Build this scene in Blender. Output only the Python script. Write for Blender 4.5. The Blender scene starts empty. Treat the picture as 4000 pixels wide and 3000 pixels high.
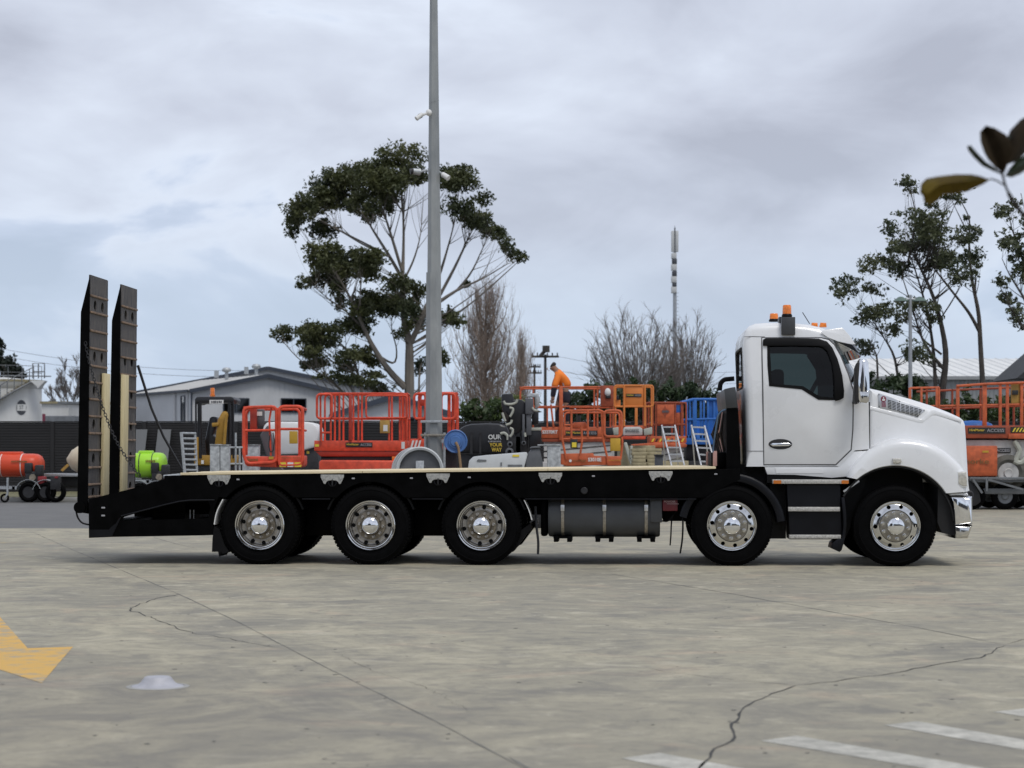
import bpy, bmesh, math, random
import numpy as np
from mathutils import Vector, Matrix
R = math.radians
random.seed(7); RNG = np.random.default_rng(7)
SC = bpy.context.scene
COL = SC.collection

# ------------------------------------------------------------------ camera
FP, CH, YH, CD = 7900.0, 1.46, 1760.0, 25.7   # focal length in photo px, eye height, horizon row, metres to the truck
cam = bpy.data.cameras.new("camera"); camo = bpy.data.objects.new("camera", cam); COL.objects.link(camo)
camo.location = (0, -CD, CH); camo.rotation_euler = (R(90), 0, 0)
cam.sensor_width = 36.0; cam.lens = 36.0 * FP / 4000.0; cam.shift_y = (YH - 1500) / 4000.0
cam.clip_end = 6000; cam.clip_start = 0.1
cam.dof.use_dof = True; cam.dof.focus_distance = CD; cam.dof.aperture_fstop = 3.4
SC.camera = camo

# ------------------------------------------------------------------ sky, sun, exposure
SUN_EL, SUN_AZ = 61.0, 150.0          # azimuth clockwise from +Y (behind the camera, to the right)
SKY_OFF = (6.85, 3.05, 4.15)
wd = bpy.data.worlds.new("World"); SC.world = wd; wd.use_nodes = True
nt = wd.node_tree; nt.nodes.clear()
def N(tree, kind, **kw):
    n = tree.nodes.new(kind)
    for k, v in kw.items():
        if k == 'inp':
            for a, b in v.items(): n.inputs[a].default_value = b
        else: setattr(n, k, v)
    return n
def LK(tree, a, b): tree.links.new(a, b)
def ramp(tree, fac, stops, interp='LINEAR'):
    n = tree.nodes.new('ShaderNodeValToRGB'); n.color_ramp.interpolation = interp
    els = n.color_ramp.elements
    while len(els) < len(stops): els.new(0.5)
    for e, (p, c) in zip(els, stops):
        e.position = p; e.color = (c[0], c[1], c[2], 1) if hasattr(c, '__len__') else (c, c, c, 1)
    if fac is not None: tree.links.new(fac, n.inputs[0])
    return n
def mixc(tree, fac, a, b, blend='MIX'):
    n = tree.nodes.new('ShaderNodeMix'); n.data_type = 'RGBA'; n.blend_type = blend
    for s, v in ((n.inputs[0], fac), (n.inputs[6], a), (n.inputs[7], b)):
        if hasattr(v, 'is_linked') or hasattr(v, 'links'): tree.links.new(v, s)
        elif hasattr(v, '__len__'): s.default_value = (v[0], v[1], v[2], 1)
        else: s.default_value = v
    return n.outputs[2]
def mth(tree, op, a, b=None, c=None):
    n = tree.nodes.new('ShaderNodeMath'); n.operation = op
    for i, v in enumerate((a, b, c)):
        if v is None: continue
        if hasattr(v, 'links'): tree.links.new(v, n.inputs[i])
        else: n.inputs[i].default_value = v
    return n.outputs[0]

sky = N(nt, 'ShaderNodeTexSky', sky_type='NISHITA', sun_disc=False)
sky.sun_elevation = R(SUN_EL); sky.sun_rotation = R(SUN_AZ); sky.dust_density = 2.0; sky.ozone_density = 1.5
tc = N(nt, 'ShaderNodeTexCoord'); sep = N(nt, 'ShaderNodeSeparateXYZ'); LK(nt, tc.outputs['Generated'], sep.inputs[0])
mpn = N(nt, 'ShaderNodeMapping'); mpn.inputs['Scale'].default_value = (1, 1, 2.3); mpn.inputs['Location'].default_value = SKY_OFF; LK(nt, tc.outputs['Generated'], mpn.inputs[0])
n1 = N(nt, 'ShaderNodeTexNoise', inp={'Scale': 4.6, 'Detail': 5.0, 'Roughness': 0.46, 'Distortion': 0.3}); LK(nt, mpn.outputs[0], n1.inputs['Vector'])
n2 = N(nt, 'ShaderNodeTexNoise', inp={'Scale': 8.5, 'Detail': 8.0, 'Roughness': 0.55, 'Distortion': 0.4}); LK(nt, mpn.outputs[0], n2.inputs['Vector'])
# a broken stratocumulus deck: thick grey above, thinner and whiter lower down, clear bluish air near the horizon
elev = ramp(nt, sep.outputs[2], [(0.0, 0.0), (0.09, 0.22), (0.22, 0.9), (0.5, 1.0)])
thick = mth(nt, 'ADD', mth(nt, 'ADD', mth(nt, 'MULTIPLY', n1.outputs[0], 0.66), mth(nt, 'MULTIPLY', n2.outputs[0], 0.34)), mth(nt, 'MULTIPLY', mth(nt, 'SUBTRACT', elev.outputs[0], 0.5), 0.16))
body = ramp(nt, thick, [(0.40, (5.9, 6.7, 8.25)), (0.435, (7.1, 7.75, 8.95)), (0.48, (6.4, 6.95, 8.1)), (0.55, (5.55, 6.0, 7.1)), (0.64, (4.35, 4.7, 5.65))])
gap = ramp(nt, thick, [(0.34, 0.0), (0.42, 1.0)])
low = ramp(nt, sep.outputs[2], [(0.0, 1.0), (0.06, 0.75), (0.12, 0.15), (0.17, 0.0)], 'EASE')
sk = N(nt, 'ShaderNodeVectorMath', operation='SCALE', inp={'Scale': 0.62}); LK(nt, sky.outputs[0], sk.inputs[0])
skc = mixc(nt, gap.outputs[0], mixc(nt, 0.30, (5.6, 6.45, 8.2), sk.outputs[0]), body.outputs[0])
skc = mixc(nt, mth(nt, 'MULTIPLY', low.outputs[0], 0.8), skc, (5.1, 6.15, 7.5))
bg = N(nt, 'ShaderNodeBackground'); bg.inputs[1].default_value = 0.1
LK(nt, skc, bg.inputs[0]); out = N(nt, 'ShaderNodeOutputWorld'); LK(nt, bg.outputs[0], out.inputs[0])

sun = bpy.data.lights.new("sun", 'SUN'); sun.energy = 1.5; sun.angle = R(20); sun.color = (1.0, 0.965, 0.91)
suno = bpy.data.objects.new("sun", sun); COL.objects.link(suno)
sdir = Vector((math.sin(R(SUN_AZ)) * math.cos(R(SUN_EL)), math.cos(R(SUN_AZ)) * math.cos(R(SUN_EL)), math.sin(R(SUN_EL))))
suno.rotation_euler = (-sdir).to_track_quat('-Z', 'Y').to_euler(); suno.location = sdir * 60
vs = SC.view_settings; vs.view_transform = 'Standard'; vs.look = 'None'; vs.exposure = 0.1; vs.gamma = 1.0; vs.use_curve_mapping = False
SC.cycles.max_bounces = 6; SC.cycles.transparent_max_bounces = 12; SC.cycles.use_denoising = True
SC.cycles.caustics_reflective = False; SC.cycles.caustics_refractive = False

# ------------------------------------------------------------------ photo row/column at a given distance -> place in the yard
def B(px, py, d): return Vector(((px - 2000) * d / FP, d - CD, CH + (YH - py) * d / FP))
def G(px, py, z=0.0):
    d = (CH - z) * FP / (py - YH); return Vector(((px - 2000) * d / FP, d - CD, z))

# ------------------------------------------------------------------ materials
MATS = {}
def M(name, col, rough=0.5, metal=0.0, var=0.12, scale=4.0, bump=0.0, bscale=60.0, coat=0.0, spec=0.5, stretch=(1, 1, 1), col2=None, rvar=0.08, alpha_edge=None):
    if name in MATS: return MATS[name]
    m = bpy.data.materials.new(name); m.use_nodes = True; t = m.node_tree; p = t.nodes['Principled BSDF']
    tcn = N(t, 'ShaderNodeTexCoord'); mp = N(t, 'ShaderNodeMapping'); mp.inputs['Scale'].default_value = stretch
    LK(t, tcn.outputs['Object'], mp.inputs[0])
    nz = N(t, 'ShaderNodeTexNoise', inp={'Scale': scale, 'Detail': 5.0, 'Roughness': 0.6}); LK(t, mp.outputs[0], nz.inputs['Vector'])
    c = Vector(col)
    lo = c * (1 - var); hi = c * (1 + var) if col2 is None else Vector(col2)
    rp = ramp(t, nz.outputs[0], [(0.34, lo), (0.66, hi)])
    LK(t, rp.outputs[0], p.inputs['Base Color'])
    rr = ramp(t, nz.outputs[0], [(0.3, max(0.02, rough - rvar)), (0.7, min(1, rough + rvar))]); LK(t, rr.outputs[0], p.inputs['Roughness'])
    p.inputs['Metallic'].default_value = metal; p.inputs['Specular IOR Level'].default_value = spec
    p.inputs['Coat Weight'].default_value = coat; p.inputs['Coat Roughness'].default_value = 0.08
    if bump > 0:
        nb = N(t, 'ShaderNodeTexNoise', inp={'Scale': bscale, 'Detail': 4.0}); LK(t, mp.outputs[0], nb.inputs['Vector'])
        bp = N(t, 'ShaderNodeBump', inp={'Strength': bump, 'Distance': 0.02}); LK(t, nb.outputs[0], bp.inputs['Height']); LK(t, bp.outputs[0], p.inputs['Normal'])
    MATS[name] = m; return m
def leafmat(name, a, b, scale=0.8, rough=0.55, transl=0.25):
    m = bpy.data.materials.new(name); m.use_nodes = True; t = m.node_tree; p = t.nodes['Principled BSDF']
    g = N(t, 'ShaderNodeTexCoord'); nz = N(t, 'ShaderNodeTexNoise', inp={'Scale': scale, 'Detail': 6.0, 'Roughness': 0.7}); LK(t, g.outputs['Object'], nz.inputs['Vector'])
    rp = ramp(t, nz.outputs[0], [(0.35, a), (0.65, b)]); LK(t, rp.outputs[0], p.inputs['Base Color']); p.inputs['Roughness'].default_value = rough
    tr = N(t, 'ShaderNodeBsdfTranslucent'); LK(t, rp.outputs[0], tr.inputs[0]); mx = N(t, 'ShaderNodeMixShader'); mx.inputs[0].default_value = transl
    LK(t, p.outputs[0], mx.inputs[1]); LK(t, tr.outputs[0], mx.inputs[2]); LK(t, mx.outputs[0], t.nodes['Material Output'].inputs[0]); MATS[name] = m; return m
def glassmat(name, tint, refl=1.0):
    m = bpy.data.materials.new(name); m.use_nodes = True; t = m.node_tree; t.nodes.remove(t.nodes['Principled BSDF'])
    tr = N(t, 'ShaderNodeBsdfTransparent'); tr.inputs[0].default_value = (*tint, 1); gl = N(t, 'ShaderNodeBsdfGlossy'); gl.inputs['Roughness'].default_value = 0.03
    fr = N(t, 'ShaderNodeFresnel', inp={'IOR': 1.45}); mx = N(t, 'ShaderNodeMixShader'); LK(t, mth(t, 'MULTIPLY', fr.outputs[0], refl), mx.inputs[0])
    LK(t, tr.outputs[0], mx.inputs[1]); LK(t, gl.outputs[0], mx.inputs[2]); LK(t, mx.outputs[0], t.nodes['Material Output'].inputs[0]); MATS[name] = m; return m

# ------------------------------------------------------------------ mesh builder
class MB:
    def __init__(s): s.v = []; s.f = []
    def face(s, pts):
        n = len(s.v); s.v += [tuple(p) for p in pts]; s.f.append(list(range(n, n + len(pts)))); return s
    def box(s, x0, x1, y0, y1, z0, z1):
        n = len(s.v)
        s.v += [(x0, y0, z0), (x1, y0, z0), (x1, y1, z0), (x0, y1, z0), (x0, y0, z1), (x1, y0, z1), (x1, y1, z1), (x0, y1, z1)]
        s.f += [[n + i for i in q] for q in ((0, 3, 2, 1), (4, 5, 6, 7), (0, 1, 5, 4), (1, 2, 6, 5), (2, 3, 7, 6), (3, 0, 4, 7))]; return s
    def obox(s, c, sx, sy, sz, rot):
        n = len(s.v); c = Vector(c)
        for k in ((-1, -1, -1), (1, -1, -1), (1, 1, -1), (-1, 1, -1), (-1, -1, 1), (1, -1, 1), (1, 1, 1), (-1, 1, 1)):
            s.v.append(tuple(c + rot @ Vector((k[0] * sx / 2, k[1] * sy / 2, k[2] * sz / 2))))
        s.f += [[n + i for i in q] for q in ((0, 3, 2, 1), (4, 5, 6, 7), (0, 1, 5, 4), (1, 2, 6, 5), (2, 3, 7, 6), (3, 0, 4, 7))]; return s
    def beam(s, p0, p1, w, h, up=(0, 0, 1)):
        p0 = Vector(p0); p1 = Vector(p1); d = (p1 - p0); L = d.length; d.normalize()
        u = Vector(up); sd = d.cross(u)
        if sd.length < 1e-4: sd = d.cross(Vector((0, 1, 0)))
        sd.normalize(); u = sd.cross(d)
        rot = Matrix((d, sd, u)).transposed(); return s.obox((p0 + p1) / 2, L, w, h, rot)
    def tube(s, pts, r, n=8, closed=False, cap=True):
        pts = [Vector(p) for p in pts]; m = len(pts); rs = r if hasattr(r, '__len__') else [r] * m
        base = len(s.v); up = None
        for i, p in enumerate(pts):
            if closed: t = pts[(i + 1) % m] - pts[i - 1]
            else: t = pts[min(i + 1, m - 1)] - pts[max(i - 1, 0)]
            if t.length < 1e-9: t = Vector((0, 0, 1))
            t.normalize()
            if up is None: up = Vector((0, 0, 1)) if abs(t.z) < 0.9 else Vector((1, 0, 0))
            a = up - t * up.dot(t)
            if a.length < 1e-4: a = t.orthogonal()
            a.normalize(); up = a; b = t.cross(a)
            for k in range(n):
                q = 2 * math.pi * (k + 0.5) / n; s.v.append(tuple(p + (a * math.cos(q) + b * math.sin(q)) * rs[i]))
        for i in range(m if closed else m - 1):
            j = (i + 1) % m
            for k in range(n): s.f.append([base + i * n + k, base + i * n + (k + 1) % n, base + j * n + (k + 1) % n, base + j * n + k])
        if cap and not closed:
            s.f.append([base + k for k in reversed(range(n))]); s.f.append([base + (m - 1) * n + k for k in range(n)])
        return s
    def cyl(s, p0, p1, r, r1=None, n=20): return s.tube([p0, p1], [r, r if r1 is None else r1], n)
    def prism(s, poly, y0, y1):                       # poly of (x, z), extruded along y
        n = len(s.v); m = len(poly); s.v += [(x, y0, z) for x, z in poly] + [(x, y1, z) for x, z in poly]
        ar = sum(poly[i][0] * poly[(i + 1) % m][1] - poly[(i + 1) % m][0] * poly[i][1] for i in range(m))
        A = [n + i for i in range(m)]; Bk = [n + m + i for i in range(m)]
        if ar < 0: A, Bk = A[::-1], Bk[::-1]
        s.f.append(A); s.f.append(Bk[::-1])
        for i in range(m): j = (i + 1) % m; s.f.append([A[j], A[i], Bk[i], Bk[j]])
        return s
    def slab(s, poly, y0, y1, r, w=None, seg=5, both=True):   # extruded profile with rounded side edges
        m = len(poly); w = w or [1] * m
        ar = sum(poly[i][0] * poly[(i + 1) % m][1] - poly[(i + 1) % m][0] * poly[i][1] for i in range(m))
        P = [Vector((x, z)) for x, z in poly]; W = list(w)
        if ar < 0: P.reverse(); W.reverse()
        nrm = []
        for i in range(m):
            e0 = (P[i] - P[i - 1]).normalized(); e1 = (P[(i + 1) % m] - P[i]).normalized()
            v = Vector((-e0.y, e0.x)) + Vector((-e1.y, e1.x)); v.normalize()
            c = max(0.5, v.dot(Vector((-e1.y, e1.x)))); nrm.append(v / c)
        st = []
        for k in range(seg + 1):
            a = math.pi / 2 * k / seg; st.append((y0 + r * (1 - math.sin(a)), r * (1 - math.cos(a))))
        st = [(y, i) for y, i in st][::-1]             # from outermost (y0, inset r) inwards
        if both: st = st + [(y1 - (y - y0), i) for y, i in st[::-1]]
        else: st = st + [(y1, 0.0)]
        base = len(s.v)
        for y, ins in st:
            for i in range(m): q = P[i] + nrm[i] * ins * W[i]; s.v.append((q.x, y, q.y))
        for k in range(len(st) - 1):
            for i in range(m):
                j = (i + 1) % m; s.f.append([base + k * m + j, base + k * m + i, base + (k + 1) * m + i, base + (k + 1) * m + j])
        s.f.append([base + i for i in range(m)]); s.f.append([base + (len(st) - 1) * m + i for i in reversed(range(m))]); return s
    def band(s, outer, inner, st):                     # arch band: st = [(y, inset_outer, inset_inner)]
        m = len(outer); base = len(s.v)
        for y, io, ii in st:
            for a, b in zip(outer, inner):
                a2 = Vector(a); b2 = Vector(b); d = (b2 - a2); L = d.length; d.normalize()
                o = a2 + d * min(io, L * .45); i_ = b2 - d * min(ii, L * .45); s.v.append((o.x, y, o.y)); s.v.append((i_.x, y, i_.y))
        k2 = 2 * m
        for k in range(len(st) - 1):
            for i in range(m - 1):
                a = base + k * k2 + 2 * i; b = a + k2
                s.f.append([a, a + 2, b + 2, b]); s.f.append([a + 3, a + 1, b + 1, b + 3])
            a = base + k * k2; b = a + k2; s.f.append([a + 1, a, b, b + 1]); a += 2 * m - 2; b += 2 * m - 2; s.f.append([a, a + 1, b + 1, b])
        for i in range(m - 1):
            a = base + 2 * i; s.f.append([a, a + 1, a + 3, a + 2]); a = base + (len(st) - 1) * k2 + 2 * i; s.f.append([a + 1, a, a + 2, a + 3])
        return s
    def lathe(s, prof, c, n=32, axis='Y', closed=False):   # prof of (radius, along axis)
        base = len(s.v); m = len(prof); c = Vector(c)
        for k in range(n):
            a = 2 * math.pi * k / n; ca, sa = math.cos(a), math.sin(a)
            for r, t in prof:
                if axis == 'Y': s.v.append((c.x + r * ca, c.y + t, c.z + r * sa))
                elif axis == 'Z': s.v.append((c.x + r * ca, c.y + r * sa, c.z + t))
                else: s.v.append((c.x + t, c.y + r * ca, c.z + r * sa))
        for k in range(n):
            k1 = (k + 1) % n
            for i in range(m if closed else m - 1):
                j = (i + 1) % m; s.f.append([base + k * m + i, base + k1 * m + i, base + k1 * m + j, base + k * m + j])
        return s
    def sphere(s, c, rx, ry, rz, n=12, m=8):
        base = len(s.v); c = Vector(c)
        for i in range(m + 1):
            t = math.pi * i / m
            for k in range(n):
                a = 2 * math.pi * k / n; s.v.append((c.x + rx * math.sin(t) * math.cos(a), c.y + ry * math.sin(t) * math.sin(a), c.z + rz * math.cos(t)))
        for i in range(m):
            for k in range(n): s.f.append([base + i * n + k, base + (i + 1) * n + k, base + (i + 1) * n + (k + 1) % n, base + i * n + (k + 1) % n])
        return s
    def grid(s, fn, nu, nv):
        base = len(s.v)
        for i in range(nu + 1):
            for j in range(nv + 1): s.v.append(tuple(fn(i / nu, j / nv)))
        for i in range(nu):
            for j in range(nv): a = base + i * (nv + 1) + j; s.f.append([a, a + nv + 1, a + nv + 2, a + 1])
        return s
    def mesh(s, name, off=(0, 0, 0), fix=True, bevel=0, seg=1):
        me = bpy.data.meshes.new(name); o = Vector(off)
        me.from_pydata([(v[0] - o.x, v[1] - o.y, v[2] - o.z) for v in s.v], [], s.f)
        if fix or bevel:
            bm = bmesh.new(); bm.from_mesh(me); bmesh.ops.remove_doubles(bm, verts=bm.verts, dist=1e-5)
            bmesh.ops.recalc_face_normals(bm, faces=bm.faces)
            if bevel:
                es = [e for e in bm.edges if len(e.link_faces) == 2 and e.calc_face_angle(0) > 0.6]
                bmesh.ops.bevel(bm, geom=es, offset=bevel, segments=seg, affect='EDGES', profile=0.5, clamp_overlap=True)
            bm.to_mesh(me); bm.free()
        return me
    def build(s, name, mat, parent=None, smooth=40, bevel=0, seg=2, fix=True):
        off = parent['_o'] if parent is not None and '_o' in parent else (0, 0, 0)
        me = s.mesh(name, off, fix, bevel, seg); return link(name, me, mat, parent, smooth)
def link(name, me, mat, parent=None, smooth=40):
    if mat is not None:
        me.materials.clear(); me.materials.append(MATS[mat] if isinstance(mat, str) else mat)
    if smooth:
        me.shade_smooth()
        if smooth < 180: me.set_sharp_from_angle(angle=R(smooth))
    o = bpy.data.objects.new(name, me); COL.objects.link(o)
    if parent is not None:
        o.parent = parent
        if '_o' in parent: o['_o'] = parent['_o']
    return o
def tag(o, label, cat=None, group=None, kind=None):
    o['label'] = label
    if cat: o['category'] = cat
    if group: o['group'] = group
    if kind: o['kind'] = kind
    return o
def thing(name, label, cat, loc=(0, 0, 0), rz=0.0, group=None, local=False):
    o = bpy.data.objects.new(name, None); COL.objects.link(o); o.location = loc; o.rotation_euler = (0, 0, rz); o.empty_display_size = 0.2
    if not local: o['_o'] = tuple(loc)          # children are built in yard coordinates
    return tag(o, label, cat, group)
def struct(o): o['kind'] = 'structure'; return o
def dup(o, parent, loc=None, rot=None):
    c = o.copy(); COL.objects.link(c); c.parent = parent
    if loc is not None: c.location = loc
    if rot is not None: c.rotation_euler = rot
    for ch in o.children: dup(ch, c)
    return c
def boolean(me, cutter, op='DIFFERENCE', solver='EXACT'):
    a = bpy.data.objects.new("tmp_a", me); b = bpy.data.objects.new("tmp_b", cutter); COL.objects.link(a); COL.objects.link(b)
    md = a.modifiers.new("b", 'BOOLEAN'); md.operation = op; md.object = b; md.solver = solver
    bpy.context.view_layer.update(); dg = bpy.context.evaluated_depsgraph_get()
    r = bpy.data.meshes.new_from_object(a.evaluated_get(dg)); bpy.data.objects.remove(a); bpy.data.objects.remove(b); return r
def warp(me, fn, zs=(), xs=()):
    bm = bmesh.new(); bm.from_mesh(me)
    for z in zs: bmesh.ops.bisect_plane(bm, geom=bm.verts[:] + bm.edges[:] + bm.faces[:], plane_co=(0, 0, z), plane_no=(0, 0, 1))
    for x in xs: bmesh.ops.bisect_plane(bm, geom=bm.verts[:] + bm.edges[:] + bm.faces[:], plane_co=(x, 0, 0), plane_no=(1, 0, 0))
    for v in bm.verts: v.co = fn(v.co)
    bm.to_mesh(me); bm.free(); return me
def rpath(pts, r, seg=4, closed=False):                # polyline with rounded corners
    pts = [Vector(p) for p in pts]; m = len(pts); out = []
    for i in range(m):
        if not closed and i in (0, m - 1): out.append(pts[i]); continue
        a, b, c = pts[i - 1], pts[i], pts[(i + 1) % m]; u = (a - b); v = (c - b); q = min(r, u.length * .48, v.length * .48); u.normalize(); v.normalize()
        p0 = b + u * q; p2 = b + v * q
        for k in range(seg + 1): t = k / seg; out.append(p0 * (1 - t) ** 2 + b * 2 * t * (1 - t) + p2 * t * t)
    return out
def text(body, size, mat, parent, origin, xdir=(1, 0, 0), zdir=(0, 0, 1), ext=0.002, name='lettering', align='CENTER', sx=1.0, bold=0.0):
    cu = bpy.data.curves.new("t", 'FONT'); cu.body = body; cu.size = size; cu.extrude = ext; cu.align_x = align; cu.align_y = 'CENTER'; cu.offset = bold; cu.resolution_u = 3; cu.space_line = 0.85
    o = bpy.data.objects.new("t", cu); COL.objects.link(o); bpy.context.view_layer.update()
    me = bpy.data.meshes.new_from_object(o.evaluated_get(bpy.context.evaluated_depsgraph_get())); bpy.data.objects.remove(o)
    xd = Vector(xdir).normalized(); zd = Vector(zdir).normalized(); yd = zd.cross(xd); og = Vector(origin)
    if parent is not None and '_o' in parent: og = og - Vector(parent['_o'])
    for v in me.vertices: v.co = og + xd * v.co.x * sx + zd * v.co.y - yd * v.co.z
    return link(name, me, mat, parent, 0)
def leaves(name, centers, radii, per, size, mat, parent, flat=0.0, sub=10, subr=0.42, aspect=0.5, rng=RNG):
    """many small bent leaf faces spread through clumps: centers (n,3), radii (n,3)"""
    P = []
    for c, r, k in zip(centers, radii, per):
        d = rng.normal(size=(sub, 3)); d /= np.linalg.norm(d, axis=1)[:, None]; d *= (rng.random(sub) ** 0.45)[:, None] * 0.85
        for q in d:
            m = max(3, int(k / sub * (0.5 + rng.random())))
            e = rng.normal(size=(m, 3)); e /= np.linalg.norm(e, axis=1)[:, None]; e *= (rng.random(m) ** 0.4)[:, None] * subr * (0.6 + 0.7 * rng.random())
            P.append(np.array(c) + (q + e) * np.array(r))
    P = np.concatenate(P); n = len(P)
    a = rng.normal(size=(n, 3)); a[:, 2] *= (1 - flat); a /= np.linalg.norm(a, axis=1)[:, None]
    b = rng.normal(size=(n, 3)); b -= a * (a * b).sum(1)[:, None]; b /= np.linalg.norm(b, axis=1)[:, None]
    s = size * (0.6 + 0.8 * rng.random(n))[:, None]
    V = np.stack([P - a * s, P + b * s * aspect, P + a * s, P - b * s * aspect], 1).reshape(-1, 3)
    if parent is not None and '_o' in parent: V = V - np.array(parent['_o'])
    me = bpy.data.meshes.new(name); me.vertices.add(4 * n); me.vertices.foreach_set('co', V.ravel()); me.loops.add(4 * n)
    me.loops.foreach_set('vertex_index', np.arange(4 * n)); me.polygons.add(n); me.polygons.foreach_set('loop_start', np.arange(n) * 4)
    me.update(); me.validate(); return link(name, me, mat, parent, 0)
# ------------------------------------------------------------------ material set
M('white_paint', (0.80, 0.81, 0.82), 0.30, coat=0.6, var=0.035, scale=2.2, rvar=0.05)
M('black_paint', (0.0014, 0.0014, 0.0016), 0.5, var=0.5, scale=5, spec=0.06, rvar=0.12)
M('black_plastic', (0.004, 0.004, 0.0045), 0.50, var=0.25, spec=0.16, bump=0.05)
M('guard_plastic', (0.0045, 0.005, 0.0075), 0.42, var=0.25, spec=0.22)
M('dark_steel', (0.02, 0.02, 0.022), 0.5, metal=0.2, var=0.3)
M('rubber', (0.0026, 0.0026, 0.0029), 0.75, var=0.35, scale=9, spec=0.06, bump=0.1, bscale=90)
M('chrome', (0.86, 0.87, 0.89), 0.06, metal=1.0, var=0.03, rvar=0.03)
M('alloy', (0.68, 0.68, 0.67), 0.10, metal=1.0, var=0.05, scale=9, rvar=0.04)
M('alloy_dull', (0.46, 0.44, 0.41), 0.36, metal=0.9, var=0.25, scale=14, rvar=0.12)
M('hub_front', (0.34, 0.315, 0.27), 0.34, metal=0.85, var=0.25, scale=16, rvar=0.1)
M('hub_dirty', (0.30, 0.26, 0.20), 0.6, metal=0.35, var=0.35, scale=18)
M('galv', (0.44, 0.46, 0.47), 0.45, metal=0.55, var=0.16, scale=22, rvar=0.12)
M('galv_plate', (0.40, 0.40, 0.38), 0.55, metal=0.3, var=0.22, scale=35)
M('alu', (0.62, 0.63, 0.64), 0.34, metal=0.8, var=0.1, scale=10)
M('alu_tread', (0.50, 0.49, 0.46), 0.5, metal=0.5, var=0.25, scale=40, bump=0.4, bscale=160)
M('ramp_steel', (0.062, 0.063, 0.070), 0.62, metal=0.2, var=0.65, scale=5.5, stretch=(1, 5, .8), col2=(0.135, 0.120, 0.108), bump=0.12, bscale=30)
M('ramp_cleat', (0.215, 0.150, 0.105), 0.7, metal=0.2, var=0.4, scale=14)
M('pine', (0.62, 0.52, 0.29), 0.62, var=0.14, scale=2.2, stretch=(9, 9, 0.8), col2=(0.70, 0.60, 0.36))
M('deck_ply', (0.72, 0.60, 0.38), 0.65, var=0.14, scale=3, stretch=(0.6, 8, 8), col2=(0.80, 0.69, 0.47))
M('tank_grey', (0.045, 0.048, 0.052), 0.42, var=0.12, spec=0.5)
M('strap', (0.33, 0.30, 0.25), 0.4, metal=0.7, var=0.25, scale=30)
M('red_cover', (0.10, 0.008, 0.014), 0.5, var=0.2)
M('maroon', (0.20, 0.03, 0.06), 0.5, var=0.15)
M('print_white', (0.72, 0.72, 0.70), 0.6, var=0.05)
M('print_faded', (0.42, 0.30, 0.30), 0.6, var=0.1)
M('print_black', (0.02, 0.02, 0.02), 0.6, var=0.1)
M('print_yellow', (0.68, 0.48, 0.06), 0.6, var=0.1)
M('print_brown', (0.20, 0.10, 0.03), 0.6, var=0.2)
M('interior', (0.012, 0.012, 0.013), 0.8, var=0.2)
M('seat_cloth', (0.03, 0.03, 0.033), 0.9, var=0.2)
M('amber', (0.80, 0.20, 0.015), 0.25, var=0.2, scale=25, coat=0.5)
M('amber_lens', (0.55, 0.16, 0.02), 0.3, var=0.15)
M('lamp_clear', (0.62, 0.60, 0.54), 0.15, metal=0.3, var=0.2, scale=30)
M('lamp_white', (0.35, 0.35, 0.37), 0.4, var=0.1)
M('seam', (0.10, 0.10, 0.105), 0.7, var=0.1)
M('copper_red', (0.42, 0.24, 0.21), 0.5, var=0.2)
M('hose_blue', (0.07, 0.12, 0.19), 0.5, var=0.2)
glassmat('cab_glass', (0.19, 0.235, 0.225), 0.8)
glassmat('screen_glass', (0.62, 0.78, 0.80), 1.3)
glassmat('smoke_visor', (0.10, 0.09, 0.07), 0.8)
glassmat('window_dark', (0.05, 0.055, 0.06), 1.3)
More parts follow.
